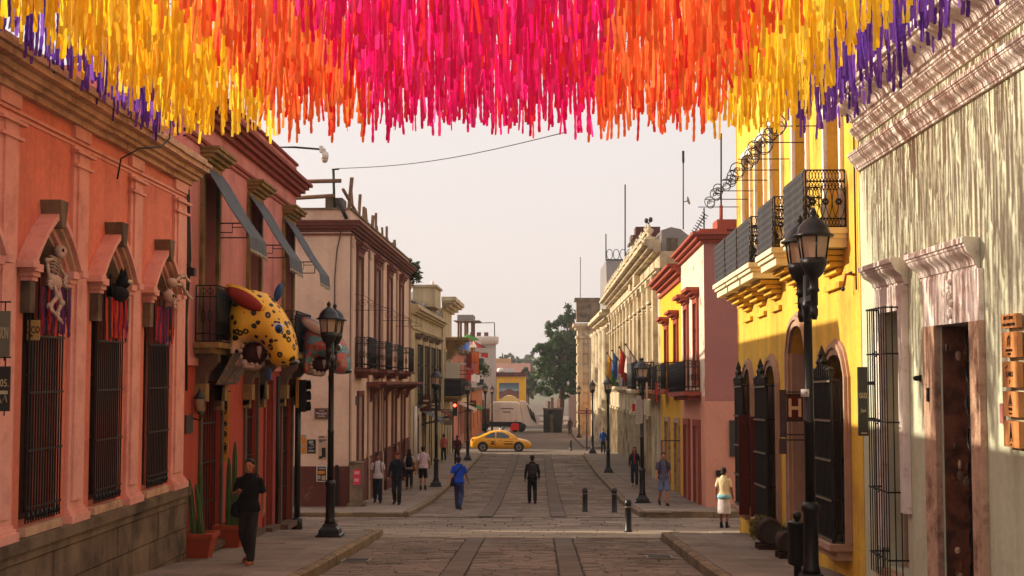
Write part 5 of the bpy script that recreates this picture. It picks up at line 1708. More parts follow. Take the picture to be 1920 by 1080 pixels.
for k in range(8):
    z = .3 - k * .38
    for uu in (15.15, 15.32): gt.ring(P(uu, z + .1 * (uu > 15.2), -.25), (0, 1, 0), (0, 0, 1), .09, .13, .012, 10, 4)
    gt.ring(P(14.75, z, -.25), (0, 1, 0), (0, 0, 1), .16, .11, .014, 12, 4); gt.ring(P(14.45, z + .19, -.25), (0, 1, 0), (0, 0, 1), .12, .11, .014, 12, 4); gt.ring(P(15.1, z + .19, -.25), (0, 1, 0), (0, 0, 1), .13, .11, .014, 12, 4)
for u in (14.35, 14.62, 14.92, 15.25): gt.tube([P(u, .5, -.25), P(u, -3.1, -.25)], .014, 4)
gt.build('gate_scrollwork', M['iron'], dg_)
b = MB(); b.box(door[0] - .3, door[1] + .4, gz(15) + KERB - .05, gz(15) + KERB + .14, -.3, .14, n1)
b.ell(n1(16.0, gz(16) + KERB + .18, .1), (.09, .13, .11), 10, 6); b.build('doorstep', M['old_stone'], G1)
# little fittings on the green wall
t = thing('iron_hook', 'small black iron hook on the green wall beside the doorway', 'hook', n1(16.35, -.05, 0))
b = MB(); b.box(16.32, 16.38, -.10, -.02, .002, .02, n1); b.ell(n1(16.35, -.06, .05), (.05, .03, .035), 8, 5); b.build('iron_arm', M['iron'], t)
t = thing('door_intercom', 'small dark intercom on the worn stone jamb', 'intercom', n1(15.8, -.25, 0))
b = MB(); b.box(15.77, 15.84, -.33, -.17, .071, .09, n1); o = b.build('case', M['iron'], t); b = MB(); b.box(15.78, 15.83, -.24, -.19, .0905, .094, n1); b.build('speaker_grille', M['sign_grey'], o)
b = MB(); b.box(13.42, 13.52, -.50, -.30, .003, .03, n1)
tag(b.build('wall_plate', M['mauve'], loc=n1(13.47, -.4, 0)), 'small purple plate between the doorway and the wooden plaques', 'plate')
# five wooden plaques
zs = [(.575, .44), (.400, .155), (.115, -.135), (-.175, -.42), (-.46, -.715)]
pl_lab = ['wooden plaque lettered ART CANAL, topmost of the column of plaques', 'wooden plaque with a loop emblem, second from the top of the column', 'wooden plaque lettered LARU, middle of the column of plaques', 'wooden plaque with a dark pyramid, fourth in the column of plaques', 'wooden plaque with a slender compass, lowest in the column of plaques']
for k, (za, zb) in enumerate(zs):
    a, e = 12.86, 13.28
    t = thing('wooden_plaque', pl_lab[k], 'plaque', n1(13.07, zb, 0), 'wooden plaques on the green wall')
    b = MB(); b.box(a, e, zb, za, .02, .075, n1); b.build('board', M['plaque'], t)
    b = MB(); b.box(a + .06, a + .09, zb - .012, zb + .03, .002, .02, n1); b.box(e - .09, e - .06, zb - .012, zb + .03, .002, .02, n1); b.build('spacer', M['sign_grey'], t)
    F_ = lambda u, v: n1(u, v, .0765)
    c = (a + e) / 2; zc = (za + zb) / 2
    L = lambda s, sz, du, dz: text_obj(s, sz, n1(c + du, zc + dz, .0765), (0, -1, 0), (0, 0, 1), 'ink', t, bold=.0)
    if k == 0: L('ART CANAL', .05, 0, .03); L('CASA NUTRICION', .042, 0, -.035)
    if k == 1:
        q = MB(); q.tube([F_(c - .03, zc - .02), F_(c - .035, zc + .06), F_(c, zc + .09), F_(c + .035, zc + .06), F_(c + .03, zc - .02)], .006, 4); q.tube([F_(c, zc + .08), F_(c, zc)], .005, 4); q.build('emblem', M['ink'], t); L('ARTESANIA', .035, 0, -.055); L('TALLER', .03, 0, -.09)
    if k == 2:
        q = MB(); q.tube([F_(c + .12, zc + .06), F_(c + .05, zc + .085)], .006, 4); q.build('emblem', M['ink'], t); L('LARU', .075, 0, -.0); L('F', .06, 0, -.075)
    if k == 3:
        q = MB(); q.prism([(c - .05, zc + .0), (c + .05, zc + .0), (c, zc + .1)], .0755, .079, n1); q.box(c - .05, c + .05, zc - .015, zc - .005, .0755, .079, n1); q.build('emblem', M['ink'], t); L('TIKAL', .04, 0, -.05); L('museo', .03, 0, -.09)
    if k == 4:
        q = MB(); q.tube([F_(c - .03, zc - .07), F_(c, zc + .1), F_(c + .03, zc - .07)], .006, 4); q.tube([F_(c, zc + .1), F_(c, zc - .04)], .004, 4); q.build('emblem', M['ink'], t); L('casa', .03, 0, -.1)
# dark vertical sign beside the grille
t = thing('vertical_sign', 'tall dark vertical sign with pale lettering at the edge of the green wall', 'sign', (XR - .15, 18.9, -.9))
q0, q1 = at(1608, 688, 18.62), at(1628, 817, 18.62)
b = MB(); b.box(q0.x, q1.x + .0, 18.6, 18.66, q1.z, q0.z); b.box(q1.x, XR, 18.62, 18.65, q0.z - .25, q0.z - .2); b.box(q1.x, XR, 18.62, 18.65, q1.z + .2, q1.z + .25); b.build('board', M['sign_dark'], t)
xm = (q0.x + q1.x) / 2
text_obj('GAUDI', .11, (xm, 18.597, q0.z - .40), (1, 0, 0), (0, 0, 1), 'letter', t, sx=.32)
text_obj('Joyas', .07, (xm, 18.597, q0.z - .60), (1, 0, 0), (0, 0, 1), 'letter', t, sx=.5)
b = MB(); b.box(q0.x + .03, q1.x - .02, 18.594, 18.5995, q0.z - .92, q0.z - .905); b.build('rule_mark', M['letter'], t)

# ---------------- yellow building with balconies
SL = .019
n2 = fac(XR, -1, SL, 20.1)
Y1 = thing('yellow_building', 'yellow hotel building with iron balconies, grey cloth panels and pointed doorways', 'building', (XR, 25, gz(25)))
UY = (19.32, 31.1)
dw = [(20.35, 21.4), (22.9, 24.05), (25.3, 26.4), (27.2, 28.2), (29.0, 30.0)]
opsU = [(a, e, 2.22, 5.0) for a, e in dw]
lowA = [(20.25, 21.55, -2.55, -.05, .30), (23.15, 24.75, -7, .45, .92), (26.05, 27.3, -2.9, -.08, .27), (29.1, 30.1, -2.9, -.05, .27)]
opsL = [(a, e, c, ap) for a, e, c, s, ap in lowA]
b = MB(); wall(b, n2, UY[0], UY[1], -6, 6.8, opsU + opsL, .4, core=6); b.build('wall', M['yellow'], Y1)
for a, e, c, s, ap in lowA:
    cc = (a + e) / 2; h = (e - a) / 2
    A = arch_pts(h, s, ap, 7, .2)
    f = MB()
    for q in (-1, 1): f.prism([(cc - h * q, ap + .0005)] + [(cc + max(-h + .0005, x) * q, min(y, ap)) for x, y in A], -.39, -.0006, n2)
    f.build('spandrel', M['yellow'], Y1)
    lo = c if c > -5 else gz(cc) + KERB
    lo2 = lo + SL * (cc - 20.1)
    sr = MB()
    for (t0, t1, w0, w1) in ((.0, .10, -.2, .06), (.10, .17, .002, .09), (.17, .22, .002, .04)):
        for q in (-1, 1):
            sr.box(cc + q * (h + t0), cc + q * (h + t1), lo2, s, w0 if t0 > 0 else .002, w1, n2)
            O = arch_pts(h + t1, s, ap + t1 * 1.15, 8, .2); I = arch_pts(h + t0, s, ap + t0 * 1.15, 8, .2)
            sr.prism([(cc + x * q, y) for x, y in O] + [(cc + x * q, y) for x, y in reversed(I)], .002, w1, n2)
    sr.build('arch_surround', M['taupe'], Y1)
    w = window(Y1, n2, (a, e, lo2, ap), .4, 'wood_dark', 'dark', 2, 4, .1, name='door' if c < -5 else 'window')
    jb = MB(); jb.box(a, a + .05, lo2, s, -.27, -.01, n2); jb.box(e - .05, e, lo2, s, -.27, -.01, n2); jb.build('jamb', M['taupe'], w)
    if c > -5:
        gq = MB(); hs = [lo2 + .05 + (s - .1 - lo2) * k / 4 for k in range(5)]
        bars(gq, n2, a - .05, e + .05, lo2, s, .24, 16, (), .013, .013, 2)
        for hh in hs:
            gq.box(a - .07, e + .07, hh - .012, hh + .012, .235, .275, n2)
            for ee in (a - .05, e + .05): gq.box(ee - .012, ee + .012, hh - .012, hh + .012, 0, .25, n2)
        for k in range(9):
            u = a + (e - a) * k / 8
            hgt = .16 + .34 * max(0, 1 - abs(k - 4) / 2.2)
            gq.loft([[Vector(n2(u + x * q, s + z * hgt, .24 + y * q)) for x, y in ((-1, -1), (1, -1), (1, 1), (-1, 1))] for z, q in ((0, .035), (.6, .04), (.7, .055), (1, .006))], sm=False)
        gq.build('grille', M['iron'], w)
        nt = MB(); nt.box(a - .02, e + .02, lo2 + .04, s - .05, .20, .205, n2); nt.build('grille_screen', M['dark'], w)
        rl = MB()  # light grey strips, a highlight painted onto the iron cross bars
        for hh in hs: rl.box(a - .07, e + .07, hh - .03, hh - .004, .276, .284, n2)
        rl.build('rail_highlight', M['sign_grey'], w)
        sb = MB(); sb.box(a - .2, e + .2, lo2 - .1, lo2 - .003, -.2, .34, n2); sb.box(a - .12, e + .12, lo2 - .25, lo2 - .102, -.2, .22, n2); sb.build('sill', M['taupe'], w)
for k, (a, e) in enumerate(dw):
    surround(Y1, n2, (a, e, 2.22, 5.0), .13, .06, 'white_stone')
    sh = window(Y1, n2, (a, e, 2.22, 5.0), .4, 'taupe', 'dark', 2, 4, .1)
    b = MB(); b.box(a + .1, a + (e - a) * .5, 2.3, 4.8, -.27, -.22, n2); b.box(a + (e - a) * .52, e - .1, 2.3, 4.8, -.27, -.23, n2); b.build('shutter', M['taupe'], sh)
# balconies
bal_u = [(20.1, 21.75), (22.75, 24.3), (25.25, 26.75), (26.95, 28.5), (28.7, 30.3)]
pw = .62
for k, (a, e) in enumerate(bal_u):
    b = MB()
    b.box(a - .07, e + .07, 2.10, 2.19, .003, pw + .07, n2); b.box(a - .03, e + .03, 2.03, 2.099, .003, pw + .03, n2); b.box(a, e, 1.90, 2.029, .003, pw - .02, n2)
    bal = b.build('balcony', M['yellow_pale'], Y1)
    cb = MB()
    for q in range(4):
        cb.box(a + .22 + .05 * q, e - .22 - .05 * q, 1.895 - .085 * (q + 1), 1.895 - .085 * q - .014, .003, pw - .20 - .11 * q, n2)
    cb.box(a + .28, e - .28, 1.32, 1.41, .003, .07, n2)
    cb.build('corbel', M['yellow'], bal)
    rl = MB(); P = lambda u, v, w: Vector(n2(u, v, w))
    for u in (a, e): scroll_panel(rl, P(u, 2.21, .02), P(u, 0, 1) - P(u, 0, 0), pw - .03, .86, .0085, k < 3)
    for z in (2.21, 3.07): rl.tube([P(a, z, pw), P(e, z, pw)], .014, 5)
    for q in range(12): rl.tube([P(a + (e - a) * q / 11, 2.21, pw), P(a + (e - a) * q / 11, 3.07, pw)], .009, 4)
    rl.build('railing', M['iron'], bal)
    cl_ = MB(); rows = []
    for j in range(15):
        v = 2.20 + .86 * j / 14
        rows.append([n2(a + .01 + (e - a - .02) * i / 14, v, pw + .022 + .010 * math.sin(i * 1.3 + k) * (1 - j / 14) + .016 * (j % 2)) for i in range(15)])
    for r0, r1 in zip(rows, rows[1:]):
        for i in range(14): cl_.add([r0[i], r0[i + 1], r1[i + 1], r1[i]], [(0, 1, 2, 3)], 0, True)
    cl_.build('railing_cloth', M['cloth_grey'], bal)
b = MB()
for u, v in ((31.08, 0),): b.box(31.1, 31.13, -6, 6.8, -.5, .015, n2)
b.build('corner_quoin', M['yellow'], Y1)
# coil of iron rings with rods along the upper storey
t = thing('iron_ring_coil', 'coil of black iron rings strung along the upper yellow wall', 'ironwork', n2(26, 4.1, .4))
r = random.Random(5)
for k in range(13):
    b = MB()
    u = 22.3 + k * .72
    c = Vector(n2(u, 4.22 + r.uniform(-.05, .05), .62 + r.uniform(-.05, .05)))
    R_ = .16 - .004 * k + r.uniform(-.02, .02)
    b.ring(c, (1, .15, 0), (0, .15, 1), R_, R_, .011, 16, 4)
    b.ring(c + Vector((.06, .25, -.03)), (1, -.2, .1), (0, .1, 1), R_ * .7, R_ * .75, .009, 14, 4)
    b.tube([c + Vector((R_ * .5 * (1 - q / 12) * math.cos(q * .9), .1, R_ * .5 * (1 - q / 12) * math.sin(q * .9))) for q in range(11)], .009, 4)
    b.build('iron_ring', M['iron'], t)
for u in (21.6, 23.0, 24.6, 25.8, 27.0, 28.4, 29.6, 30.8):
    b = MB(); b.tube([n2(u, 4.05, -.02), n2(u, 4.05, .95)], .010, 4); b.build('iron_rod', M['iron'], t)
# tap pipe
t = thing('wall_tap', 'small dark tap pipe on the yellow wall below the nearest balcony', 'tap', n2(19.7, 1.35, 0))
b = MB(); b.tube([n2(19.7, 1.45, 0), n2(19.7, 1.45, .12), n2(19.75, 1.28, .14)], .022, 6); b.build('pipe', mat('copper_pipe', (150, 84, 40), .6, .2, 5), t)
b = MB(); b.tube([n2(19.6, 1.47, .06), n2(19.8, 1.47, .06)], .018, 5); b.ell(n2(19.76, 1.24, .15), (.03, .03, .04), 8, 5); b.build('handle', M['iron'], t)
b = MB(); b.tube([n2(19.45, 6, .03), n2(19.45, 1.2, .03)], .014, 5); tag(b.build('wall_cable', M['stone_dark'], loc=n2(19.45, 1.2, 0)), 'thin dark cable running down the edge of the yellow wall', 'cable')
# oxblood folding doors standing out from the wall
t = thing('folding_screen', 'pair of tall oxblood wooden panels standing out at the yellow corner', 'screen', (XR - .2, 29.2, gz(29.2) + KERB))
q0, q1 = at(1384, 778, 28.5), at(1405, 965, 28.5)
b = MB(); b.box(q0.x, q1.x, 28.46, 28.52, q1.z, q0.z); b.build('panel', M['oxblood'], t)
q0b, q1b = at(1406, 781, 28.0), at(1421, 985, 28.0)
b = MB(); b.box(q0b.x, q1b.x, 27.97, 28.03, q1b.z, q0b.z); b.build('panel', M['oxblood'], t)
b = MB(); b.box(q1.x - .03, q1.x - .005, 28.031, 28.459, q0.z - .2, q0.z - .1); b.box(q1b.x - .04, XR, 27.98, 28.02, q0b.z - .3, q0b.z - .26); b.build('stay', M['iron'], t)
# boards and the H sign beside the yellow doorway
t = thing('notice_board', 'tall grey notice board leaning beside the yellow doorway behind the H sign', 'board', at(1467, 790, 25.3))
for (ya, yb, xa, xb) in ((731, 820, 1461, 1475), (822, 851, 1461, 1475)):
    a_, c_ = at(xa, ya, 24.3), at(xb, yb, 24.3)
    b = MB(); b.box(a_.x, c_.x, 24.28, 24.32, c_.z, a_.z); b.build('board_panel', mat('grey_board', (92, 80, 76), .8, .15, 4) if 'grey_board' not in bpy.data.materials else bpy.data.materials['grey_board'], t)
b = MB()
for y in (735, 815, 825): b.box(at(1475, y, 24.3).x, XR + .2, 24.29, 24.31, at(1475, y, 24.3).z - .01, at(1475, y, 24.3).z + .01)
b.build('wall_fixing', M['iron'], t)
t = thing('hotel_sign', 'square brown metal sign with a pale letter H beside the lamp post', 'sign', at(1490, 763, 23.6))
D = 22.5
a_, c_ = at(1475, 742, D), at(1506, 787, D)
b = MB(); b.box(a_.x, c_.x, D - .01, D + .01, c_.z, a_.z); o = b.build('board', M['oxblood'], t)
b = MB(); w = c_.x - a_.x; h = a_.z - c_.z
b.box(a_.x + w * .10, a_.x + w * .28, D - .017, D - .0105, c_.z + h * .12, c_.z + h * .88); b.box(a_.x + w * .70, a_.x + w * .88, D - .017, D - .0105, c_.z + h * .12, c_.z + h * .88); b.box(a_.x + w * .28, a_.x + w * .70, D - .017, D - .0105, c_.z + h * .42, c_.z + h * .56)
b.build('letter_h', M['letter'], t)
b = MB(); b.box(a_.x - .02, XR, D - .015, D + .015, a_.z + .0, a_.z + .03); b.box(a_.x - .02, c_.x + .02, D - .015, D + .015, c_.z - .03, c_.z); b.build('bracket', M['iron'], t)
b = MB(); a_, c_ = at(1368, 788, 43.9), at(1384, 856, 43.9)
b.box(a_.x, c_.x + .2, 43.90, 43.96, c_.z, a_.z); tag(b.build('menu_board', M['sign_dark'], loc=((a_.x + c_.x) / 2, 43.9, c_.z)), 'dark framed board on the salmon side wall by the yellow corner', 'board')
b = MB(); a_, c_ = at(1343, 882, 43.9), at(1355, 893, 43.9)
b.box(a_.x, c_.x, 43.88, 43.97, c_.z, a_.z); tag(b.build('meter_box', M['iron'], loc=((a_.x + c_.x) / 2, 43.9, c_.z)), 'small black meter box low on the salmon wall above the woman in white', 'box')
# ---------------- barrels laid on their sides with plants
for k, (px, py, lb) in enumerate(((1441, 1030, 'dark half barrel on its side spilling trailing green plants, farther one'), (1476, 1046, 'dark half barrel on its side with pale spiky leaves, beside the lamp base'))):
    p = foot(px, py, KERB + .02)
    z0 = gz(p.y) + KERB + .02
    t = thing('barrel_planter', lb, 'planter', (p.x, p.y, z0), 'barrel planters at the yellow wall')
    R_ = .25 if k == 0 else .20
    Rm = Matrix.Rotation(PI / 2, 3, 'X') @ Matrix.Identity(3)
    b = MB(); b.lathe([(R_ * .82, -.26), (R_, -.05), (R_ * 1.02, .1), (R_ * .9, .28), (R_ * .78, .28), (R_ * .78, .0)], (p.x, p.y, z0 + R_ + .10), 18, axis=Rm); b.build('barrel', M['wood_dark'], t)
    b = MB(); b.lathe([(R_ * 1.035, -.02), (R_ * 1.045, .02)], (p.x, p.y, z0 + R_ + .10), 18, axis=Rm); b.lathe([(R_ * .93, .22), (R_ * .93, .26)], (p.x, p.y, z0 + R_ + .10), 18, axis=Rm); b.build('hoop', M['sign_dark'], t)
    b = MB()
    for s in (-1, 1): b.box(p.x - R_ * .9, p.x + R_ * .9, p.y + s * .16 - .05, p.y + s * .16 + .05, z0, z0 + .11)
    b.build('cradle', M['wood_dark'], t)
    b = MB(); r = random.Random(20 + k)
    if k == 0:
        leaves(b, (p.x - .08, p.y + .1, z0 + .50), (.26, .32, .14), 420, .035, r); leaves(b, (p.x - .25, p.y + .05, z0 + .35), (.1, .25, .2), 260, .035, r)
    else:
        for q in range(60):
            a0 = r.uniform(0, 6.28); l = r.uniform(.12, .28)
            c = Vector((p.x - .05, p.y, z0 + .48)); d = Vector((math.cos(a0) * .8, math.sin(a0) * .8, r.uniform(-.1, .9))).normalized()
            s_ = d.cross(Vector((0, 0, 1))).normalized() * .014
            b.add([c - s_, c + s_, c + d * l + Vector((0, 0, -.03))], [(0, 1, 2)])
    b.build('foliage', M['leaf_olive' if k == 0 else 'leaf'], t)

# ---------------- rose / salmon corner building
XP = 5.45
n3 = fac(XP, -1, .024, 44)
P1 = thing('salmon_building', 'corner building with mauve and salmon side wall and peeling white front', 'building', (XP, 48, gz(48)))
op3 = [(45.6, 46.6, -.45, 2.45), (48.6, 49.6, -.45, 2.45)]
dr3 = [(45.4, 46.7, -8, -1.75), (48.5, 49.8, -8, -1.75)]
b = MB(); wall(b, n3, 44.0, 51.0, -.75, 4.35, op3, .3, core=8); b.build('wall', M['peel_white'], P1)
b = MB(); wall(b, n3, 44.0, 51.0, -8, -.752, dr3, .3, core=8); b.build('ground_floor_wall', M['salmon'], P1)
s1 = facx(43.99)
b = MB(); b.box(XP + .003, XP + 8, at(1350, 752, 44).z, 4.35, -.2, .012, s1); b.build('upper_side_wall', M['mauve'], P1)
b = MB(); b.box(XP + .003, XP + 8, -8, at(1350, 752, 44).z - .003, -.2, .008, s1); b.build('lower_side_wall', M['salmon'], P1)
c = MB()
for v0, v1, w in ((4.3, 4.42, .12), (4.42, 4.55, .26), (4.55, 4.64, .40)):
    c.box(44 - w, 51, v0, v1 - .001, -.3, w, n3); c.box(XP - w + .001, XP + 8, v0, v1 - .001, -.3, w, s1)
c.build('cornice', M['brick_red'], P1)
c = MB(); c.box(44.2, 51, 4.64, 4.80, -.8, .1, n3); c.box(XP + .5, XP + 7, 4.80, 5.12, -1.5, -.3, s1); c.build('parapet', M['brick_red'], P1)
for o in op3:
    surround(P1, n3, o, .18, .08, 'brick_red'); hood(P1, n3, o[0] - .2, o[1] + .2, 2.64, [(.1, .15, 0), (.1, .3, .1), (.12, .45, .15)], 'brick_red')
    window(P1, n3, o, .3, 'brick_red', 'dark', 2, 4, .09)
for o in dr3:
    lo = gz(o[0]) + KERB
    surround(P1, n3, (o[0], o[1], lo, o[3]), .22, .09, 'brick_red', name='door_surround'); window(P1, n3, (o[0], o[1], lo, o[3]), .3, 'wood_dark', 'dark', 2, 4, .1, name='door')
b = MB(); b.box(44.9, 50.4, -.72, -.58, .003, .6, n3); b.box(45.2, 50.1, -.85, -.722, .003, .4, n3); bal = b.build('balcony', M['brick_red'], P1)
P = lambda u, v, w: Vector(n3(u, v, w))
b = MB(); scroll_panel(b, P(45, -.56, .55), P(1, 0, 0) - P(0, 0, 0), 5.3, 1.0, .014, False); scroll_panel(b, P(45, -.56, .05), P(0, 0, 1) - P(0, 0, 0), .5, 1.0, .014, False); b.build('railing', M['iron_far'], bal)
# ---------------- small yellow house
n4 = fac(XP + .02, -1, .024, 51)
P2 = thing('small_yellow_house', 'small yellow house with red window frames beside the limestone palace', 'building', (XP, 55, gz(55)))
op4 = [(52.4, 53.5, -.5, 2.0), (56.4, 57.5, -.5, 2.0)]; dr4 = [(52.2, 53.6, -8, -1.9), (56.0, 57.6, -8, -1.9)]
b = MB(); wall(b, n4, 51.03, 60.0, -8, 3.9, op4 + dr4, .3, core=8); b.build('wall', M['yellow_far'], P2)
cornice(P2, n4, 51.03, 60.0, [(3.55, 3.68, .1), (3.8, 3.95, .2), (3.95, 4.1, .4), (4.1, 4.2, .55)], 'brick_red')
b = MB(); b.box(51.5, 58, 4.2, 5.4, -3, -.8, n4); b.build('roof_block', M['maroon'], P2)
for o in op4:
    surround(P2, n4, o, .18, .08, 'brick_red'); hood(P2, n4, o[0] - .2, o[1] + .2, 2.19, [(.1, .15, 0), (.1, .3, .1), (.1, .42, .15)], 'brick_red'); window(P2, n4, o, .3, 'brick_red', 'dark', 2, 4, .09)
    b = MB(); a, e = o[0] - .4, o[1] + .4; b.box(a, e, -.72, -.58, .003, .6, n4); bal = b.build('balcony', M['brick_red'], P2)
    P = lambda u, v, w: Vector(n4(u, v, w)); b = MB(); scroll_panel(b, P(a, -.56, .55), P(1, 0, 0) - P(0, 0, 0), e - a, 1.0, .015, False); scroll_panel(b, P(a, -.56, .05), P(0, 0, 1) - P(0, 0, 0), .5, 1.0, .015, False); b.build('railing', M['iron_far'], bal)
for o in dr4:
    lo = gz(o[0]) + KERB; surround(P2, n4, (o[0], o[1], lo, o[3]), .2, .08, 'old_stone', name='door_surround'); window(P2, n4, (o[0], o[1], lo, o[3]), .3, 'wood_dark', 'dark', 2, 4, .1, name='door')
for k, (u, v, c1, c2, lb) in enumerate(((54.4, -.3, 'red', 'maroon', 'red and maroon cloth hung on the balcony of the small yellow house'), (59.2, -.2, 'white', 'pink', 'white and pink figure cloth hung at the far end of the small yellow house'), (52.0, -2.6, 'orange', 'blue', 'orange and blue shop hangings by the doorway of the small yellow house'))):
    t = thing('shop_hanging', lb, 'cloth', n4(u, v, .6), 'bright cloths on the small yellow house')
    for j, cc in enumerate((c1, c2)):
        b = MB(); x0 = u + j * .4
        f = [[n4(x0 + .36 * i / 4, v - .8 * q + .03 * math.sin(i), .66 + .03 * math.sin(i * 2 + q)) for i in range(5)] for q in (0, .5, 1)]
        for r0, r1 in zip(f, f[1:]):
            for i in range(4): b.add([r0[i], r0[i + 1], r1[i + 1], r1[i]], [(0, 1, 2, 3)], 0, True)
        b.build('cloth', cl[cc], t)
    b = MB(); b.tube([n4(u - .1, v + .02, .66), n4(u + .9, v + .02, .66)], .02, 5); b.tube([n4(u, v + .02, 0), n4(u, v + .02, .66)], .02, 5); b.build('rod', M['iron_far'], t)
# ---------------- limestone palace with a long pilastered front
n5 = fac(XP + .02, -1, .009, 60)
P3 = thing('limestone_palace', 'long limestone palace with rows of pilasters, heavy cornice and stone urns', 'building', (XP, 80, gz(80)))
bays = [61.5 + i * 3.1 for i in range(13)]
ops = [(c + .85, c + 2.15, -.3, 3.0) for c in bays] + [(c + .85, c + 2.15, -8, -2.2) for c in bays if c > 62]
b = MB(); wall(b, n5, 60.05, 102.0, -8, 5.5, ops, .45, core=12); b.build('wall', M['gov_stone'], P3)
cornice(P3, n5, 60.05, 102.0, [(4.55, 4.66, .18), (4.66, 4.75, .26), (5.45, 5.6, .3), (5.6, 5.75, .55), (5.75, 5.9, .8), (5.9, 6.05, .7)], 'gov_stone', ret1=1)
cornice(P3, n5, 60.05, 102.0, [(-.95, -.82, .15), (-.82, -.68, .35), (-.68, -.6, .25)], 'gov_stone', name='string_course')
for c in bays:
    for du in (0, .5):
        b = MB(); b.box(c + du - .16, c + du + .16, -.598, 4.55, .003, .22, n5); b.box(c + du - .22, c + du + .22, -.598, -.3, .003, .28, n5); b.box(c + du - .22, c + du + .22, 4.2, 4.545, .003, .28, n5)
        b.build('pilaster', M['gov_stone'], P3)
    o = (c + .85, c + 2.15, -.3, 3.0)
    surround(P3, n5, o, .15, .12, 'gov_stone'); window(P3, n5, o, .45, 'wood', 'dark', 2, 3, .1)
    hood(P3, n5, o[0] - .1, o[1] + .1, 3.16, [(.12, .2, 0), (.12, .35, .1)], 'gov_stone')
    if c > 62:
        lo = gz(c + 1.5) + KERB
        window(P3, n5, (o[0], o[1], lo, -2.2), .45, 'wood_dark', 'dark', 2, 3, .1, name='door'); surround(P3, n5, (o[0], o[1], lo, -2.2), .18, .12, 'gov_stone', name='door_surround')
    b = MB(); b.box(c + .0, c + 2.9, -.58, .35, .34, .37, n5)
    q = MB()
    for i in range(8): u = c + .5 + i * .28; q.box(u - .05, u + .05, -.59, .3, .30, .36, n5)
    q.box(c + .3, c + 2.7, .3, .4, .27, .4, n5); q.build('balustrade', M['iron_far'], P3)
    ub = MB(); ub.box(c - .15, c + .65, 6.05, 6.3, .1, .55, n5); ub.lathe([(.08, 0), (.16, .06), (.07, .12), (.2, .28), (.22, .38), (.08, .46), (.09, .52), (.02, .64)], n5(c + .25, 6.3, .33), 10); ub.lathe([(.10, 0), (.14, .05), (.06, .1), (.15, .22), (.05, .36), (.01, .46)], n5(c + 1.8, 6.66, .33), 8); ub.build('urn', M['gov_stone'], P3)
    pp_ = MB(); pp_.box(c + .66, c + 2.94, 6.55, 6.66, .2, .46, n5); [pp_.lathe([(.07, 6.05), (.04, 6.15), (.09, 6.32), (.04, 6.5), (.07, 6.55)], n5(c + .85 + .32 * q_, 0, .33), 6) for q_ in range(7)]; pp_.build('parapet', M['gov_stone'], P3)
b = MB(); b.box(60.1, 66.0, -.9, -.72, .2, 1.15, n5); b.box(60.4, 65.7, -1.15, -.902, .2, .8, n5); bal = b.build('balcony', M['gov_stone'], P3)
P = lambda u, v, w: Vector(n5(u, v, w))
b = MB(); scroll_panel(b, P(60.2, -.7, 1.1), P(1, 0, 0) - P(0, 0, 0), 5.7, 1.2, .02, False); scroll_panel(b, P(60.2, -.7, .3), P(0, 0, 1) - P(0, 0, 0), .8, 1.2, .02, False); b.build('railing', M['iron_far'], bal)
b = MB(); b.box(60.25, 65.85, -.65, .4, 1.06, 1.08, n5); b.build('railing_cloth', M['cloth_grey'], bal)
b = MB(); b.tube([n5(101.5, -.9, .2), n5(101.5, gz(101) + .3, .2)], .09, 6); b.build('downpipe', M['white'], P3)
b = MB()
for k in range(9): b.box(90.2 + .2 * k, 90.36 + .2 * k, -8, -7.9, 0, .1, n5)
# flags on the palace
for k, (u, cs, lb) in enumerate(((66.5, ('white', 'white'), 'white flag hanging at the near end of the palace balconies'), (71.5, ('red', 'maroon'), 'red flag hanging in the middle of the palace balconies'), (78.5, ('blue', 'white'), 'blue and white flag on the palace front'), (84.5, ('orange', 'green'), 'yellow flag hanging at the far end of the palace balconies'))):
    t = thing('hanging_flag', lb, 'flag', n5(u, .4, .4), 'flags on the limestone palace')
    A = Vector(n5(u, .3, .35)); B_ = Vector(n5(u, 1.5, 1.15))
    b = MB(); b.tube([A, B_], .03, 5); b.ell(B_, (.06, .06, .06), 6, 4); b.build('pole', M['iron_far'], t)
    for j, cc in enumerate(cs):
        b = MB(); N_ = 6
        tp = [B_.lerp(A, .04 + (.36 * (j + i / N_))) for i in range(N_ + 1)]
        rows = [[q + Vector((.05 * math.sin(i * 2 + z * 3) - .1 * z, .12 * math.sin(i * 1.7 + z), -1.25 * z)) for i, q in enumerate(tp)] for z in (0, .33, .66, 1)]
        for r0, r1 in zip(rows, rows[1:]):
            for i in range(N_): b.add([r0[i], r0[i + 1], r1[i + 1], r1[i]], [(0, 1, 2, 3)], 0, True)
        b.build('cloth', cl[cc] if not (k == 3 and j == 0) else mat('cloth_yellow', (220, 160, 40), .85, trans=.3), t)
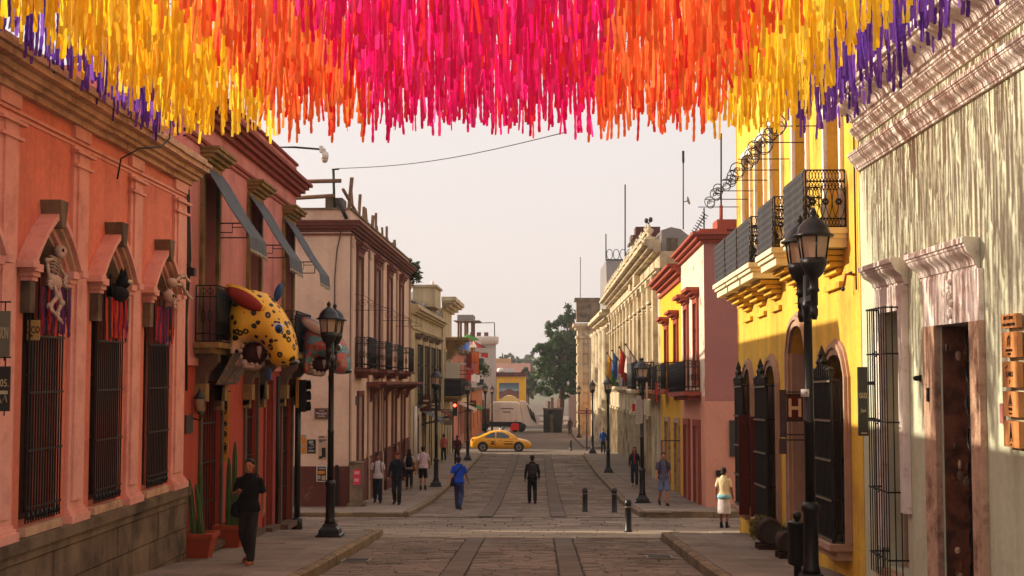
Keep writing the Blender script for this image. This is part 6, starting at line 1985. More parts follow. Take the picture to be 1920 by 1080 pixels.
# things on the roofs
t = thing('roof_tank', 'grey curved rooftop tank on the roofs above the small yellow house', 'tank', n4(57, 5.4, -2))
a_, c_ = at(1236, 416, 62), at(1272, 470, 62)
b = MB(); zc = 4.6
b.prism([(0, 4.2), (0, 6.9), (.5, 7.05), (1.0, 6.95), (1.6, 6.5), (1.9, 5.9), (1.9, 4.2)], 61, 64, lambda x, y, z: (a_.x + x * .9, z, y - .35)); b.build('tank_body', M['slate'], t)
b = MB(); b.box(a_.x + .25, a_.x + .75, 60.97, 61.0, 5.2, 6.2); b.build('hatch', M['stone_grey'], t)
for k, (px, py, w, h, mt, lb) in enumerate(((1215, 425, 1.1, 1.2, 'oxblood', 'dark red roof lantern with columns behind the palace urns'), (1198, 441, .8, 1.2, 'stone_grey', 'grey stone roof turret with small columns over the palace cornice'))):
    p = at(px, py, 72 + 6 * k)
    t = thing('roof_turret', lb, 'turret', (p.x, p.y, p.z - 2.2), 'turrets on the palace roof')
    b = MB(); b.box(p.x - w * .6, p.x + w * .6, p.y, p.y + 1.2, p.z - .45, p.z); b.box(p.x - w * .75, p.x + w * .75, p.y - .1, p.y + 1.3, p.z - .6, p.z - .45); b.build('roof', M[mt], t)
    for q in (-1, -.33, .33, 1):
        b = MB(); b.tube([(p.x + q * w * .5, p.y + .1, p.z - 2.6), (p.x + q * w * .5, p.y + .1, p.z - .6)], .11, 8); b.build('column', M['white_stone'], t)
    b = MB(); b.box(p.x - w * .7, p.x + w * .7, p.y - .05, p.y + 1.2, p.z - 3.2, p.z - 2.6); b.build('base', M['gov_stone'], t)
def mast(px, py0, py1, D, r, label, extra=None, mt='iron_far'):
    t = thing('antenna_mast', label, 'antenna', at(px, py0, D), None)
    b = MB(); b.tube([at(px, py0, D), at(px, py1, D)], r, 5); b.build('mast', M[mt], t)
    if extra: extra(t)
    return t
mast(1172, 560, 346, 88, .05, 'tall thin dark mast rising above the palace roof')
def dish(t):
    p = at(1288, 377, 60); b = MB(); b.lathe([(.02, .0), (.16, .05), (.2, .09)], p, 12, axis=Matrix.Rotation(1.3, 3, 'Y'), sy=1.0); b.tube([p, at(1281, 379, 60)], .02, 4); b.build('dish', M['stone_grey'], t)
    b = MB(); b.box(at(1279, 283, 60).x, at(1283, 283, 60).x, 59.95, 60.05, at(1281, 305, 60).z, at(1281, 283, 60).z); b.build('aerial', M['iron_far'], t)
mast(1281, 430, 283, 60, .03, 'antenna mast with a small satellite dish on the roofs', dish)
mast(1352, 425, 250, 44.6, .03, 'tall pole with rusty foot on the salmon roof corner', lambda t: (lambda b: (b.tube([at(1352, 425, 44.6), at(1352, 385, 44.6)], .06, 6), b.build('rusty_sleeve', M['brick_red'], t)))(MB()))
def ladder(t):
    b = MB(); A, B_ = at(1300, 440, 52), at(1322, 402, 52)
    for k in range(9): q = A.lerp(B_, k / 8); b.tube([q + Vector((-.12, 0, .08)), q + Vector((.12, 0, -.08))], .018, 4)
    b.tube([A, B_], .02, 4); b.build('aerial', M['iron_far'], t)
mast(1320, 440, 390, 52, .03, 'slanted television aerial leaning on the salmon roof', ladder)
def balls(t):
    b = MB()
    for px, py in ((1212, 414), (1220, 412)): q = at(px, py, 75); b.ell(q, (.12, .12, .16), 8, 5); b.tube([q, at(1216, 420, 75)], .03, 4)
    b.build('ornament', M['iron_far'], t)
mast(1216, 430, 418, 75, .03, 'small roof finial with two balls above the red roof lantern', balls)
mast(1088, 600, 482, 170, .05, 'faint lattice mast far behind the church roofs')
# ---------------- buildings beyond the second crossing on the right
n6 = fac(XP + .1, -1)
Q1 = thing('stone_church', 'stone church front with engaged columns and grey slate mansard beyond the palace', 'building', (XP, 125, gz(125)))
ops = [(106, 108.5, -5, 3.2), (112, 114.5, -5, 3.2), (118, 120.5, -5, 3.2)]
b = MB(); wall(b, n6, 103.5, 126, -9, 4.3, ops, .5, core=12); b.build('wall', M['gov_stone'], Q1)
cornice(Q1, n6, 103.5, 126, [(3.6, 3.8, .25), (4.2, 4.45, .5), (4.45, 4.7, .9), (4.7, 4.95, .7)], 'gov_stone', ret0=1)
for o in ops: window(Q1, n6, o, .5, 'wood', 'dark', 2, 5, .15); surround(Q1, n6, o, .3, .15, 'white_stone')
for c in (104.3, 109.9, 110.7, 115.9, 116.7, 121.9, 125):
    b = MB(); b.lathe([(.55, -8), (.5, -7), (.42, 3.2), (.55, 3.4), (.6, 3.6)], n6(c, 0, .2), 10); b.build('column', M['gov_stone'], Q1)
# slate mansard with iron cresting
a_ = at(1122, 572, 112); c_ = at(1180, 492, 112)
zt = at(1140, 492, 112).z
b = MB(); x0 = 5.6; zb = 4.9
b.loft([[(x0, 108, zb), (x0 + 7, 108, zb), (x0 + 7, 122, zb), (x0, 122, zb)], [(at(1134, 492, 112).x, 110, zt), (x0 + 5.8, 110, zt), (x0 + 5.8, 120, zt), (at(1134, 492, 112).x, 120, zt)]], sm=False)
b.build('mansard_roof', M['slate'], Q1)
b = MB(); xa = at(1134, 492, 112).x
for k in range(8): b.ring((xa + .3 + k * .55, 110, zt + .5), (1, 0, 0), (0, 0, 1), .24, .42, .04, 10, 3)
b.tube([(xa, 110, zt + .05), (x0 + 5.8, 110, zt + .05)], .06, 4); b.tube([(xa, 110, zt), (xa, 110, zt + 2.2)], .05, 4); b.build('cresting', M['iron_far'], Q1)
b = MB()
for k in range(6): b.box(x0 - .2 + .27 * k, x0 + .35 + .27 * k, 107.2, 108.0, 4.9 + .6 * k, 5.5 + .6 * k)
b.build('stepped_gable', M['gov_stone'], Q1)
Q2 = thing('stone_corner_pier', 'yellowish stone corner pier with moulded top far down the right side', 'tower', (6.2, 138, gz(138)))
pt = at(1098, 592, 136)
b = MB(); xa, xb = pt.x - .75, pt.x + 3
b.box(xa, xb, 136.3, 140, -9, 3.6)
for z in range(-7, 4): b.box(xa - .10, xb, 136.2, 140, z + .06, z + .84)
for q in (.15, 1.05): b.box(xa + q, xa + q + .3, 136.08, 136.2, -8, 3.5)
b.build('shaft', M['cream_stone'], Q2)
b = MB(); zt = at(1098, 600, 136).z
b.box(xa - .2, xb, 136.05, 140, 3.6, 3.85); b.box(xa - .05, xb, 136.2, 140, 3.85, 4.5); b.box(xa - .3, xb, 135.95, 140, 4.5, 4.75); b.box(xa - .5, xb, 135.75, 140, 4.75, 5.1); b.build('capital', M['gov_stone'], Q2)
b = MB(); b.box(pt.x - .9, pt.x + 2.5, 136.2, 139, 5.3, 7.4); b.box(pt.x - 1.1, pt.x + 2.6, 136, 139.2, 7.4, 7.7); b.build('turret', M['stone_grey'], Q2)
Q3 = thing('pink_belfry', 'small pink belfry with a pointed stone cap behind the big tree', 'tower', at(1074, 700, 165))
a_, c_ = at(1066, 630, 165), at(1082, 700, 165)
b = MB(); b.box(a_.x, c_.x, 165, 166.5, -9, a_.z); b.build('shaft', mat('pale_pink_tower', (196, 168, 154), .9, .1, .5), Q3)
b = MB(); xm = (a_.x + c_.x) / 2; b.box(a_.x - .15, c_.x + .15, 164.85, 166.6, a_.z, a_.z + .3); b.lathe([(.8, a_.z + .3), (.25, a_.z + 2.3), (.02, a_.z + 3.2)], (xm, 165.7, 0), 4, rot=PI / 4, sm=False); b.build('cap', M['stone_grey'], Q3)
Q4 = thing('ivy_wall_house', 'long low house with pale wall below the big tree', 'building', (5.6, 150, gz(150)))
n7 = fac(XP + .35, -1)
b = MB(); wall(b, n7, 126.3, 190, -9, -1.2, [(140, 142, -5.2, -2.8), (152, 154, -5.2, -2.8), (164, 166, -5.2, -2.8)], .3, core=8); b.build('wall', mat('ochre_orange_wall', (206, 146, 88), .9, .1, .4), Q4)
for o in ((140, 142, -5.2, -2.8), (152, 154, -5.2, -2.8), (164, 166, -5.2, -2.8)): window(Q4, n7, o, .3, 'wood_dark', 'dark', 2, 3, .12)
b = MB(); b.box(126.3, 190, -1.2, -.9, -.5, .25, n7); b.build('wall_cap', M['gov_stone'], Q4)
b = MB(); r = random.Random(31)
for k in range(7): leaves(b, (5.2 + .25 * (k % 2), 142 + k * 2.2, -.8 + 1.3 * math.sin(k * 1.3)), (.8, 1.8, 2.0), 420, .22, r, .4)
tag(b.build('climbing_ivy', M['leaf_olive'], loc=(5.4, 150, -1)), 'olive green creeper covering the wall below the big tree', 'creeper')
# ================================================================ STREET FURNITURE
def make_lamp(label):
    t = thing('street_lamp', label, 'street lamp', (0, 0, 0), 'double lantern street lamps')
    b = MB(); b.loft([[(sx * r, sy * r, z) for sx, sy in ((-1, -1), (1, -1), (1, 1), (-1, 1))] for r, z in ((.27, 0), (.27, .05), (.22, .07), (.21, .16), (.15, .22), (.13, .28))], sm=False)
    b.lathe([(.125, .27), (.115, .34), (.10, .38), (.095, 1.05), (.12, 1.09), (.12, 1.14), (.085, 1.2)], (0, 0, 0), 12); b.build('base', M['lampblack'], t)
    b = MB(); b.lathe([(.068, 1.18), (.066, 2.2), (.07, 2.21), (.07, 2.26), (.062, 2.27), (.056, 3.7), (.075, 3.72), (.075, 3.78), (.06, 3.8), (.05, 4.15)], (0, 0, 0), 12); b.build('pole', M['lampblack'], t)
    b = MB()
    b.box(-.035, .035, -.42, .42, 3.80, 3.87)
    for s in (-1, 1):
        b.tube([(0, s * .05, 3.55), (0, s * .22, 3.62), (0, s * .36, 3.80)], .022, 6)
        b.tube([(0, s * .12, 3.9 + .1 * math.sin(k)) for k in range(2)], .02, 5)
    b.build('crossarm', M['lampblack'], t)
    for s in (-1, 1):
        y = s * .42
        b = MB(); b.lathe([(.03, 3.55), (.05, 3.62), (.05, 3.68), (.035, 3.72), (.05, 3.74), (.05, 3.9), (.075, 3.92), (.06, 3.96), (.06, 4.08), (.12, 4.14), (.17, 4.26), (.175, 4.34)], (0, y, 0), 12)
        l = b.build('lantern', M['lampblack'], t)
        b = MB(); b.lathe([(.155, 4.335), (.20, 4.62)], (0, y, 0), 6, rot=PI / 6, sm=False); b.build('lamp_glass', M['frost'], l)
        b = MB()
        for k in range(6):
            a = PI / 6 + k * PI / 3
            b.tube([(.165 * math.cos(a), y + .165 * math.sin(a), 4.33), (.21 * math.cos(a), y + .21 * math.sin(a), 4.63)], .012, 4)
        b.lathe([(.26, 4.61), (.265, 4.635), (.215, 4.66), (.19, 4.74), (.12, 4.82), (.04, 4.87), (.03, 4.9), (.05, 4.93), (.03, 4.97), (.005, 5.0)], (0, y, 0), 16); b.build('lamp_cap', M['lampblack'], l)
    return t
lamps = [(3.53, 17.55, 'double lantern street lamp nearest to the viewer, before the yellow building'),
         (-4.45, 28.6, 'double lantern street lamp on the left pavement before the animal heads'),
         (3.56, 46.3, 'double lantern street lamp carrying a white banner by the salmon building'),
         (-4.35, 56.8, 'double lantern street lamp beside the pale rose building'),
         (3.62, 70, 'double lantern street lamp in front of the limestone palace, by the blue shirt'),
         (-4.40, 83, 'double lantern street lamp beside the ochre building, left of the taxi'),
         (3.68, 91.8, 'double lantern street lamp at the far corner of the limestone palace'),
         (3.85, 128, 'double lantern street lamp before the yellowish stone pier'),
         (-4.55, 114, 'double lantern street lamp beyond the taxi, first of the far left row'),
         (-4.6, 132, 'double lantern street lamp in front of the garbage truck cab'),
         (3.9, 168, 'farthest double lantern street lamp, under the big tree')]
L0 = make_lamp(lamps[0][2])
for i, (x, y, lb) in enumerate(lamps):
    z = gz(y) + KERB + .02
    if i == 0:
        L0.location = (x, y, z); ORG[L0.name] = Vector((x, y, z))
    else:
        c = copy_tree(L0, (x, y, z), lb)
# banner and red box on the third lamp
t = thing('lamp_banner', 'white lettered banner tied to the lamp by the salmon building', 'banner', (3.5, 46.1, -1.5))
a, c = at(1191, 743, 46.1), at(1205, 796, 46.1)
b = MB(); b.loft([[(a.x, 46.1, c.z), (c.x, 46.08, c.z + .05), (c.x + .01, 46.1, a.z), (a.x + .02, 46.12, a.z + .04)], [(a.x, 46.12, c.z), (c.x, 46.10, c.z + .05), (c.x + .01, 46.12, a.z), (a.x + .02, 46.14, a.z + .04)]], sm=False); b.build('cloth', mat('banner_cloth', (176, 160, 146), .9, .1, 4), t)
r = random.Random(1)
b = MB()
for k in range(9): z = c.z + .12 + k * .085; w = r.uniform(.12, .2); b.box(a.x + .04, a.x + .04 + w, 46.068, 46.074, z, z + .022)
b.build('print', gy, t)
a, c = at(1185, 757, 46.2), at(1191, 771, 46.2)
b = MB(); b.box(a.x, c.x, 46.16, 46.22, c.z, a.z); b.build('red_tag', cl['red'], t)
t = thing('paper_sticker', 'round white sticker with a red letter on the nearest lamp post', 'sticker', (3.5, 17.48, 0))
p = at(1513, 737, 17.48)
b = MB(); b.tube([(p.x + .001, 17.55, p.z - .05), (p.x + .001, 17.55, p.z + .05)], .0675, 14); b.build('sheet', M['white'], t)
text_obj('R', .05, (p.x - .005, 17.480, p.z), (1, 0, 0), (0, 0, 1), 'brick_red', t, depth=.002)
# bollards
def make_bollard(label):
    t = thing('bollard', label, 'bollard', (0, 0, 0), 'black bollards at the crossing')
    b = MB(); b.lathe([(.10, 0), (.10, .03), (.082, .05), (.080, .66), (.086, .67), (.086, .70), (.080, .71), (.078, .74), (.05, .775), (.01, .785)], (0, 0, 0), 14); b.build('post', M['lampblack'], t)
    b = MB(); b.lathe([(.083, .58), (.0835, .61)], (0, 0, 0), 14); b.build('band', M['sign_grey'], t)
    return t
bl = [(1097, 961, 'black bollard in the road left of the pair by the far crossing edge'), (1152, 962, 'black bollard right of the pair by the far crossing edge'), (1178, 997, 'black bollard standing alone at the near edge of the crossing'), (1070, 845, 'small dark bollard far off beside the second crossing')]
B0 = None
for k, (px, py, lb) in enumerate(bl):
    p = foot(px, py)
    p.z = gz(p.y)
    if B0 is None:
        B0 = make_bollard(lb); B0.location = p; ORG[B0.name] = p.copy()
    else: copy_tree(B0, p, lb)
t = thing('litter_bin', 'black cylindrical litter bin with ball top at the nearest lamp', 'bin', (3.52, 18.4, gz(18.4) + KERB + .02))
x, y, z0 = at(1496, 1060, 18.4).x, 18.4, gz(18.4) + KERB + .02
b = MB(); b.lathe([(.06, 0), (.055, .3), (.13, .33), (.135, .38), (.13, .86), (.14, .88), (.135, .90), (.03, .91)], (x, y, z0), 16); b.build('body', M['lampblack'], t)
b = MB(); b.lathe([(.04, .90), (.03, .92), (.055, .95), (.06, .99), (.04, 1.03), (.01, 1.045)], (x, y, z0), 12); b.build('ball_cap', M['lampblack'], t)
# street direction sign far right
t = thing('direction_sign', 'red direction sign with pale lettering by the far palace corner', 'sign', (4.2, 100, gz(100)))
b = MB()
for xa, xb in ((1083, 1099), (1101, 1113)):
    a, c = at(xa, 769, 99), at(xb, 776, 99); b.box(a.x, c.x, 98.98, 99.02, c.z, a.z)
b.build('board', M['brick_red'], t)
b = MB(); a = at(1100, 765, 99); b.tube([(a.x, 99.05, gz(99)), (a.x, 99.05, a.z)], .05, 6); b.build('post', M['iron_far'], t)
b = MB()
for xa, xb in ((1085, 1097), (1103, 1111)):
    a, c = at(xa, 771.8, 98.97), at(xb, 773.2, 98.97); b.box(a.x, c.x, 98.96, 98.975, c.z, a.z)
b.build('lettering', M['white'], t)

# ================================================================ TAXI
def taxi():
    D = 97.6
    x0 = at(883, 838, D).x
    zg = gz(D)
    t = thing('taxi', 'yellow saloon taxi crossing the street from left to right', 'car', (x0 + 2.2, D, zg))
    py = mat('taxi_yellow', (244, 172, 28), .28, .05, .8, spec=.5)
    k = 4.40
    def P(a, h, s): return (x0 + a * k, D + s, zg + h)
    # lower body: half widths vary along the length
    prof = []   # station: (a, z_low, z_high, half width)
    st = [(0, .42, .80, .60), (.012, .30, .93, .74), (.05, .25, 1.0, .82), (.12, .23, 1.01, .845), (.3, .22, .98, .855), (.5, .21, .95, .86), (.7, .21, .93, .855), (.80, .22, .90, .845), (.88, .22, .83, .82), (.94, .23, .76, .77), (.98, .26, .66, .68), (1.0, .34, .55, .55)]
    rings = []
    for a, zl, zh, w in st:
        m_ = (zl + zh) / 2
        half = [(0, zl), (w * .82, zl), (w * .96, zl + .06), (w, m_), (w * .985, zh - .12), (w * .93, zh - .03), (w * .82, zh), (0, zh + .012)]
        pts = [(s, z) for s, z in half] + [(-s, z) for s, z in reversed(half[1:-1])]
        rings.append([P(a, z, s) for s, z in pts])
    b = MB(); b.loft(rings)
    body = b.build('body', py, t)
    # cabin
    cs = [(.10, .99, .985, .78), (.16, .98, 1.10, .76), (.24, .97, 1.30, .72), (.33, .96, 1.45, .65), (.43, .96, 1.515, .62), (.53, .95, 1.50, .62), (.62, .94, 1.40, .66), (.70, .93, 1.20, .71), (.775, .92, .925, .76)]
    rings = []
    for a, zl, zh, w in cs:
        wb = .80
        half = [(0, zl - .05), (wb, zl - .05), (wb * .985, zl), (wb + (w - wb) * .5, (zl + zh) / 2 + .02), (w, zh - .05), (w * .86, zh), (0, zh + .02)]
        pts = [(s, z) for s, z in half] + [(-s, z) for s, z in reversed(half[1:-1])]
        rings.append([P(a, z, s) for s, z in pts])
    b = MB(); b.loft(rings); b.build('cabin', py, t)
    gl = mat('car_glass', (70, 84, 88), .08, .2, 6, spec=.6)
    def side(poly, e, m_, nm, par):
        for s in (-1, 1):
            q = MB()
            f = lambda a, h, w: P(a, h, s * (.80 + (-.13) * max(0, (h - .96) / .5) ** 1.1 + w))
            q.prism(poly, .0, e, f); o = q.build(nm, m_, par)
    # windows sit just proud of the cabin sides
    side([(.235, 1.02), (.262, 1.16), (.315, 1.30), (.355, 1.365), (.402, 1.40), (.402, 1.0)], .012, gl, 'side_window', t)
    side([(.428, .995), (.428, 1.405), (.50, 1.40), (.545, 1.36), (.60, 1.24), (.645, 1.10), (.655, 1.02), (.60, .98)], .012, gl, 'side_window', t)
    q = MB(); q.add([P(.655, 1.33, -.58), P(.655, 1.33, .58), P(.768, .955, .68), P(.768, .955, -.68)], [(0, 1, 2, 3)]); q.build('windscreen', gl, t)
    q = MB(); q.add([P(.155, 1.09, -.64), P(.155, 1.09, .64), P(.275, 1.39, .56), P(.275, 1.39, -.56)], [(0, 1, 2, 3)]); q.build('rear_window', gl, t)
    for a in (.205, .795):
        for s in (-1, 1):
            c = P(a, .31, s * .76)
            R_ = Matrix.Rotation(PI / 2, 3, 'X')
            q = MB(); q.lathe([(.38, -.13), (.38, .13)], P(a, .36, s * .745), 22, axis=R_); q.build('wheel_arch', M['iron'], body)
            q = MB(); q.lathe([(.20, -.11), (.30, -.11), (.315, -.06), (.315, .06), (.30, .11), (.20, .11)], P(a, .315, s * .78), 22, axis=R_); w = q.build('wheel', M['iron'], t)
            q = MB(); q.lathe([(.2, -.118), (.205, .118)], P(a, .315, s * .79), 18, axis=R_)
            q.build('rim', mat('wheel_rim', (150, 146, 142), .35, .1, 4, metal=.7) if 'wheel_rim' not in bpy.data.materials else bpy.data.materials['wheel_rim'], w)
            q = MB()
            for j in range(7):
                an = j * 2 * PI / 7
                q.tube([P(a, .315, s * .91), (P(a, .315, s * .91)[0] + .17 * math.cos(an), D + s * .91, zg + .315 + .17 * math.sin(an))], .018, 4)
            q.build('spokes', M['iron'], w)
    side([(.93, .66), (.955, .70), (.90, .80), (.872, .80), (.90, .70)], .03, mat('headlight_glass', (214, 206, 196), .15), 'headlight', t) if False else None
    hl = mat('headlight_glass', (214, 206, 196), .15)
    for s in (-1, 1):
        q = MB(); q.ell(P(.925, .70, s * .67), (.20, .12, .075), 12, 7, rot=Matrix.Rotation(.42, 3, 'Y')); q.build('headlight', hl, t)
        q = MB(); q.ell(P(.04, .84, s * .70), (.13, .11, .10), 12, 7); q.build('tail_light', cl['red'], t)
        q = MB(); q.ell(P(.665, 1.0, s * .90), (.07, .10, .06), 8, 6); q.build('mirror', py, t)
        q = MB()
        for aa, za, ab, zb in ((.415, .34, .415, .95), (.415, .34, .65, .34), (.25, .36, .415, .34)): q.tube([P(aa, za, s * .862), P(ab, zb, s * .858)], .007, 4)
        q.build('door_seam', M['ink'], body)
        q = MB(); q.box(x0 + .30 * k, x0 + .33 * k, D + s * .862 - .012, D + s * .862 + .012, zg + .83, zg + .86); q.box(x0 + .48 * k, x0 + .515 * k, D + s * .862 - .012, D + s * .862 + .012, zg + .82, zg + .85); q.build('door_handle', M['ink'], body)
        q = MB()
        for xa, xb, za, zb in ((.34, .395, .70, .78), (.335, .40, .55, .66), (.335, .40, .50, .53)): q.box(x0 + xa * k, x0 + xb * k, D + s * .864 - .003, D + s * .864 + .004, zg + za, zg + zb)
        for xa, xb, za, zb in ((.545, .70, .74, .77), (.55, .70, .53, .60)): q.box(x0 + xa * k, x0 + xb * k, D + s * .864 - .003, D + s * .864 + .004, zg + za, zg + zb)
        q.build('door_lettering', M['ink'], body)
    q = MB(); q.ell(P(.49, 1.585, 0), (.11, .22, .07), 10, 6); q.build('roof_sign', M['white'], t)
    q = MB(); q.box(x0 + .955 * k, x0 + 1.0 * k, D - .5, D + .5, zg + .28, zg + .40); q.build('grille', M['iron'], t)
taxi()

# ================================================================ GARBAGE TRUCK, KIOSK
def truck():
    D = 146.0
    zg = gz(D)
    t = thing('garbage_truck', 'white garbage truck with sloping rear hopper beyond the taxi', 'truck', (at(960, 800, D).x, D, zg))
    tw = mat('truck_white', (222, 206, 190), .5, .12, .6, streak=(.2, .8))
    X = lambda px: at(px, 760, D).x
    Z = lambda py: at(960, py, D).z
    f = lambda u, v, w: (u, D - w, v)
    b = MB(); b.prism([(X(918), Z(758)), (X(918), Z(787)), (X(925), Z(791)), (X(976), Z(791)), (X(982), Z(795)), (X(974), Z(757))], -2.4, 0, f); b.build('body', tw, t)
    b = MB(); b.prism([(X(975), Z(752)), (X(985), Z(753)), (X(1012), Z(784)), (X(1008), Z(800)), (X(990), Z(799)), (X(982.5), Z(794.5))], -2.3, -.06, f); hp = b.build('hopper', tw, t)
    b = MB()
    for k in range(3): b.prism([(X(988 + k * 5), Z(760 + k * 6)), (X(990 + k * 5), Z(760 + k * 6)), (X(999 + k * 3.4), Z(786 + k * 3)), (X(996.5 + k * 3.4), Z(786 + k * 3))], -.059, .04, f)
    b.build('hydraulic_arm', M['iron_far'], hp)
    b = MB(); b.prism([(X(918), Z(757.6)), (X(924), Z(754)), (X(968), Z(754)), (X(973), Z(757))], -2.3, -.1, f); b.build('roof_plate', tw, t)
    for px in (925, 936, 947, 958, 968):
        b = MB(); b.box(X(px) - .04, X(px) + .04, D - .05, D + .0, Z(789), Z(758.5)); b.build('panel_rib', tw, t)
    b = MB()
    for px0, px1, py in ((939, 963, 766), (943, 957, 772.5)): b.box(X(px0), X(px1), D - .055, D - .003, Z(py + .8), Z(py - .8))
    b.build('lettering', M['stone_grey'], t)
    b = MB(); b.box(X(898), X(917), D + .1, D + 2.3, Z(795), Z(766)); b.box(X(900), X(912), D + .06, D + .1, Z(778), Z(768)); b.build('cab', mat('truck_cab', (90, 62, 52), .6, .1, 1), t)
    b = MB(); b.box(X(910), X(978), D + .15, D + 2.2, Z(800), Z(791.5)); b.build('chassis', M['iron_far'], t)
    R_ = Matrix.Rotation(PI / 2, 3, 'X')
    for px in (906, 965, 977):
        for yy in (.25, 2.1):
            b = MB(); b.lathe([(.2, -.15), (.50, -.15), (.52, 0), (.50, .15), (.2, .15)], (X(px), D + yy, zg + .52), 16, axis=R_); w = b.build('wheel', M['iron'], t)
            b = MB(); b.lathe([(.26, -.16), (.26, .12)], (X(px), D + yy, zg + .52), 12, axis=R_); b.build('rim', M['sign_grey'], w)
    t2 = thing('red_bag', 'bright red sack hanging at the side of the garbage truck', 'sack', (X(967), D - .3, Z(808)))
    b = MB(); b.box(X(958), X(973), D - .5, D - .05, Z(806), Z(795)); b.box(X(960), X(971), D - .42, D - .06, Z(795), Z(793.5)); b.box(X(957), X(962), D - .6, D - .1, Z(808), Z(801)); b.build('sack', mat('red_plastic', (224, 40, 36), .5, .2, 2), t2)
    b = MB(); b.tube([(X(967), D - .2, Z(793)), (X(967), D - .02, Z(788))], .04, 5); b.build('strap', M['iron'], t2)
truck()
t = thing('yellow_canopy', 'pale yellow dome canopy rising behind the garbage truck', 'canopy', at(956, 757, 150))
b = MB(); a, c = at(936, 757, 152), at(974, 741, 152)
n = 12
b.prism([(a.x + (c.x - a.x) * k / n, -.0 + (a.z + (c.z - a.z) * math.sin(PI * (.12 + .76 * k / n)))) for k in range(n + 1)] + [(c.x, a.z - 1.6), (a.x, a.z - 1.6)], 0, 3, lambda u, v, w: (u, 150 + w, v)); b.build('canopy_cloth', mat('pale_canopy', (206, 178, 118), .9, .1, .5), t)
b = MB()
for px in (938, 972): p = at(px, 757, 150); b.tube([(p.x, 150, gz(150)), (p.x, 150, a.z)], .06, 5)
b.build('post', M['iron_far'], t)
t = thing('street_kiosk', 'dark green street kiosk with a lighter middle panel right of the truck', 'kiosk', at(1036, 804, 145))
D = 145; zg = gz(D)
X = lambda px: at(px, 780, D).x
Z = lambda py: at(1036, py, D).z
kg = mat('dark_green_metal', (34, 34, 26), .6, .2, 1)
b = MB(); b.box(X(1019), X(1030), D, D + 2, zg, Z(768)); b.box(X(1038), X(1053), D, D + 2, zg, Z(768)); b.box(X(1030), X(1038), D + .3, D + 2, zg, Z(768)); b.build('body', kg, t)
b = MB(); b.box(X(1017.5), X(1054.5), D - .2, D + 2.1, Z(768), Z(765)); b.build('roof', M['stone_grey'], t)
b = MB(); b.box(X(1030.5), X(1037.5), D + .2, D + .29, zg, Z(777)); b.build('shutter', M['stone_grey'], t)
b = MB()
r = random.Random(7)
for k, cc in enumerate(('white', 'blue', 'orange', 'white', 'red')):
    q = MB(); x = X(1021 + 6 * k); h = r.uniform(.6, 1.4); q.box(x, x + .3, D + .5, D + .9, Z(765), Z(765) + h); q.build('stacked_goods', M[('white', 'stone_grey', 'timber', 'white', 'stone_tan')[k]], t)

# ================================================================ TREES
def tree(label, base, blobs, lm, n, sz, seed, trunk_r=.3, name='broadleaf_tree'):
    t = thing(name, label, 'tree', base)
    r = random.Random(seed)
    top = max(blobs, key=lambda q: q[0][2])[0]
    b = MB()
    mid = Vector(base).lerp(Vector(top), .45)
    b.tube([base, Vector(base).lerp(mid, .5) + Vector((.1, 0, 0)), mid, top], [trunk_r, trunk_r * .8, trunk_r * .6, trunk_r * .15], 8)
    for c, rad in blobs:
        b.tube([mid, mid.lerp(Vector(c), .5) + Vector((0, 0, -.3)), c], [trunk_r * .45, trunk_r * .3, trunk_r * .1], 6)
    b.build('trunk', M['bark'], t)
    b = MB()
    vol = sum(q[1][0] * q[1][2] for q in blobs)
    for c, rad in blobs:
        k = int(n * rad[0] * rad[2] / vol)
        m_ = max(4, k // 55)
        for _ in range(m_):       # twig clumps spread over each limb's volume
            d = Vector((r.gauss(0, 1), r.gauss(0, 1), r.gauss(0, 1))).normalized() * (r.random() ** .4)
            cc = Vector(c) + Vector((d.x * rad[0], d.y * rad[1], d.z * rad[2]))
            q = r.uniform(.22, .42)
            leaves(b, cc, (rad[0] * q, rad[1] * q, rad[2] * q), k // m_, sz, r, .3)
    b.build('crown', lm, t)
    return t
D = 152
def bl_(px, py, rx, rz, d=0): return (tuple(at(px, py, D + d)), (rx, rx, rz))
tree('large dark evergreen tree leaning over the street by the church', tuple(Vector((at(1046, 760, D).x, D, gz(D)))),
     [bl_(1066, 596, 1.2, 1.4), bl_(1052, 618, 1.7, 1.6), bl_(1074, 660, 1.6, 2.0, 1), bl_(1028, 655, 1.7, 1.5), bl_(1050, 665, 2.2, 1.8, 2), bl_(1016, 690, 1.2, 1.2, -1), bl_(1040, 700, 2.2, 1.7), bl_(1066, 690, 1.8, 2.0, 1), bl_(1030, 728, 1.4, .9), bl_(1062, 725, 1.9, 1.2), bl_(1072, 640, 1.2, 1.6, 2), bl_(1008, 655, .7, .7)], M['leaf_dark'], 11500, .24, 12, .45)
D = 225
for k, (px, lb, lm) in enumerate(((1008, 'dark slim tree beside the mural building', 'leaf_dark'), (995, 'tall grey-green tree at the end of the street', 'leaf_olive'))):
    D = 205 + 30 * k
    base = Vector((at(px - 12 * (1 - k) - 6, 760, D).x, D, gz(D)))
    tree(lb, tuple(base), [(tuple(base + Vector((0, 0, 4 + 1.5 * j))), (1.0 + .25 * (j % 2), 1.2, 1.2)) for j in range(3)], M[lm], 1400, .28, 30 + k, .2)
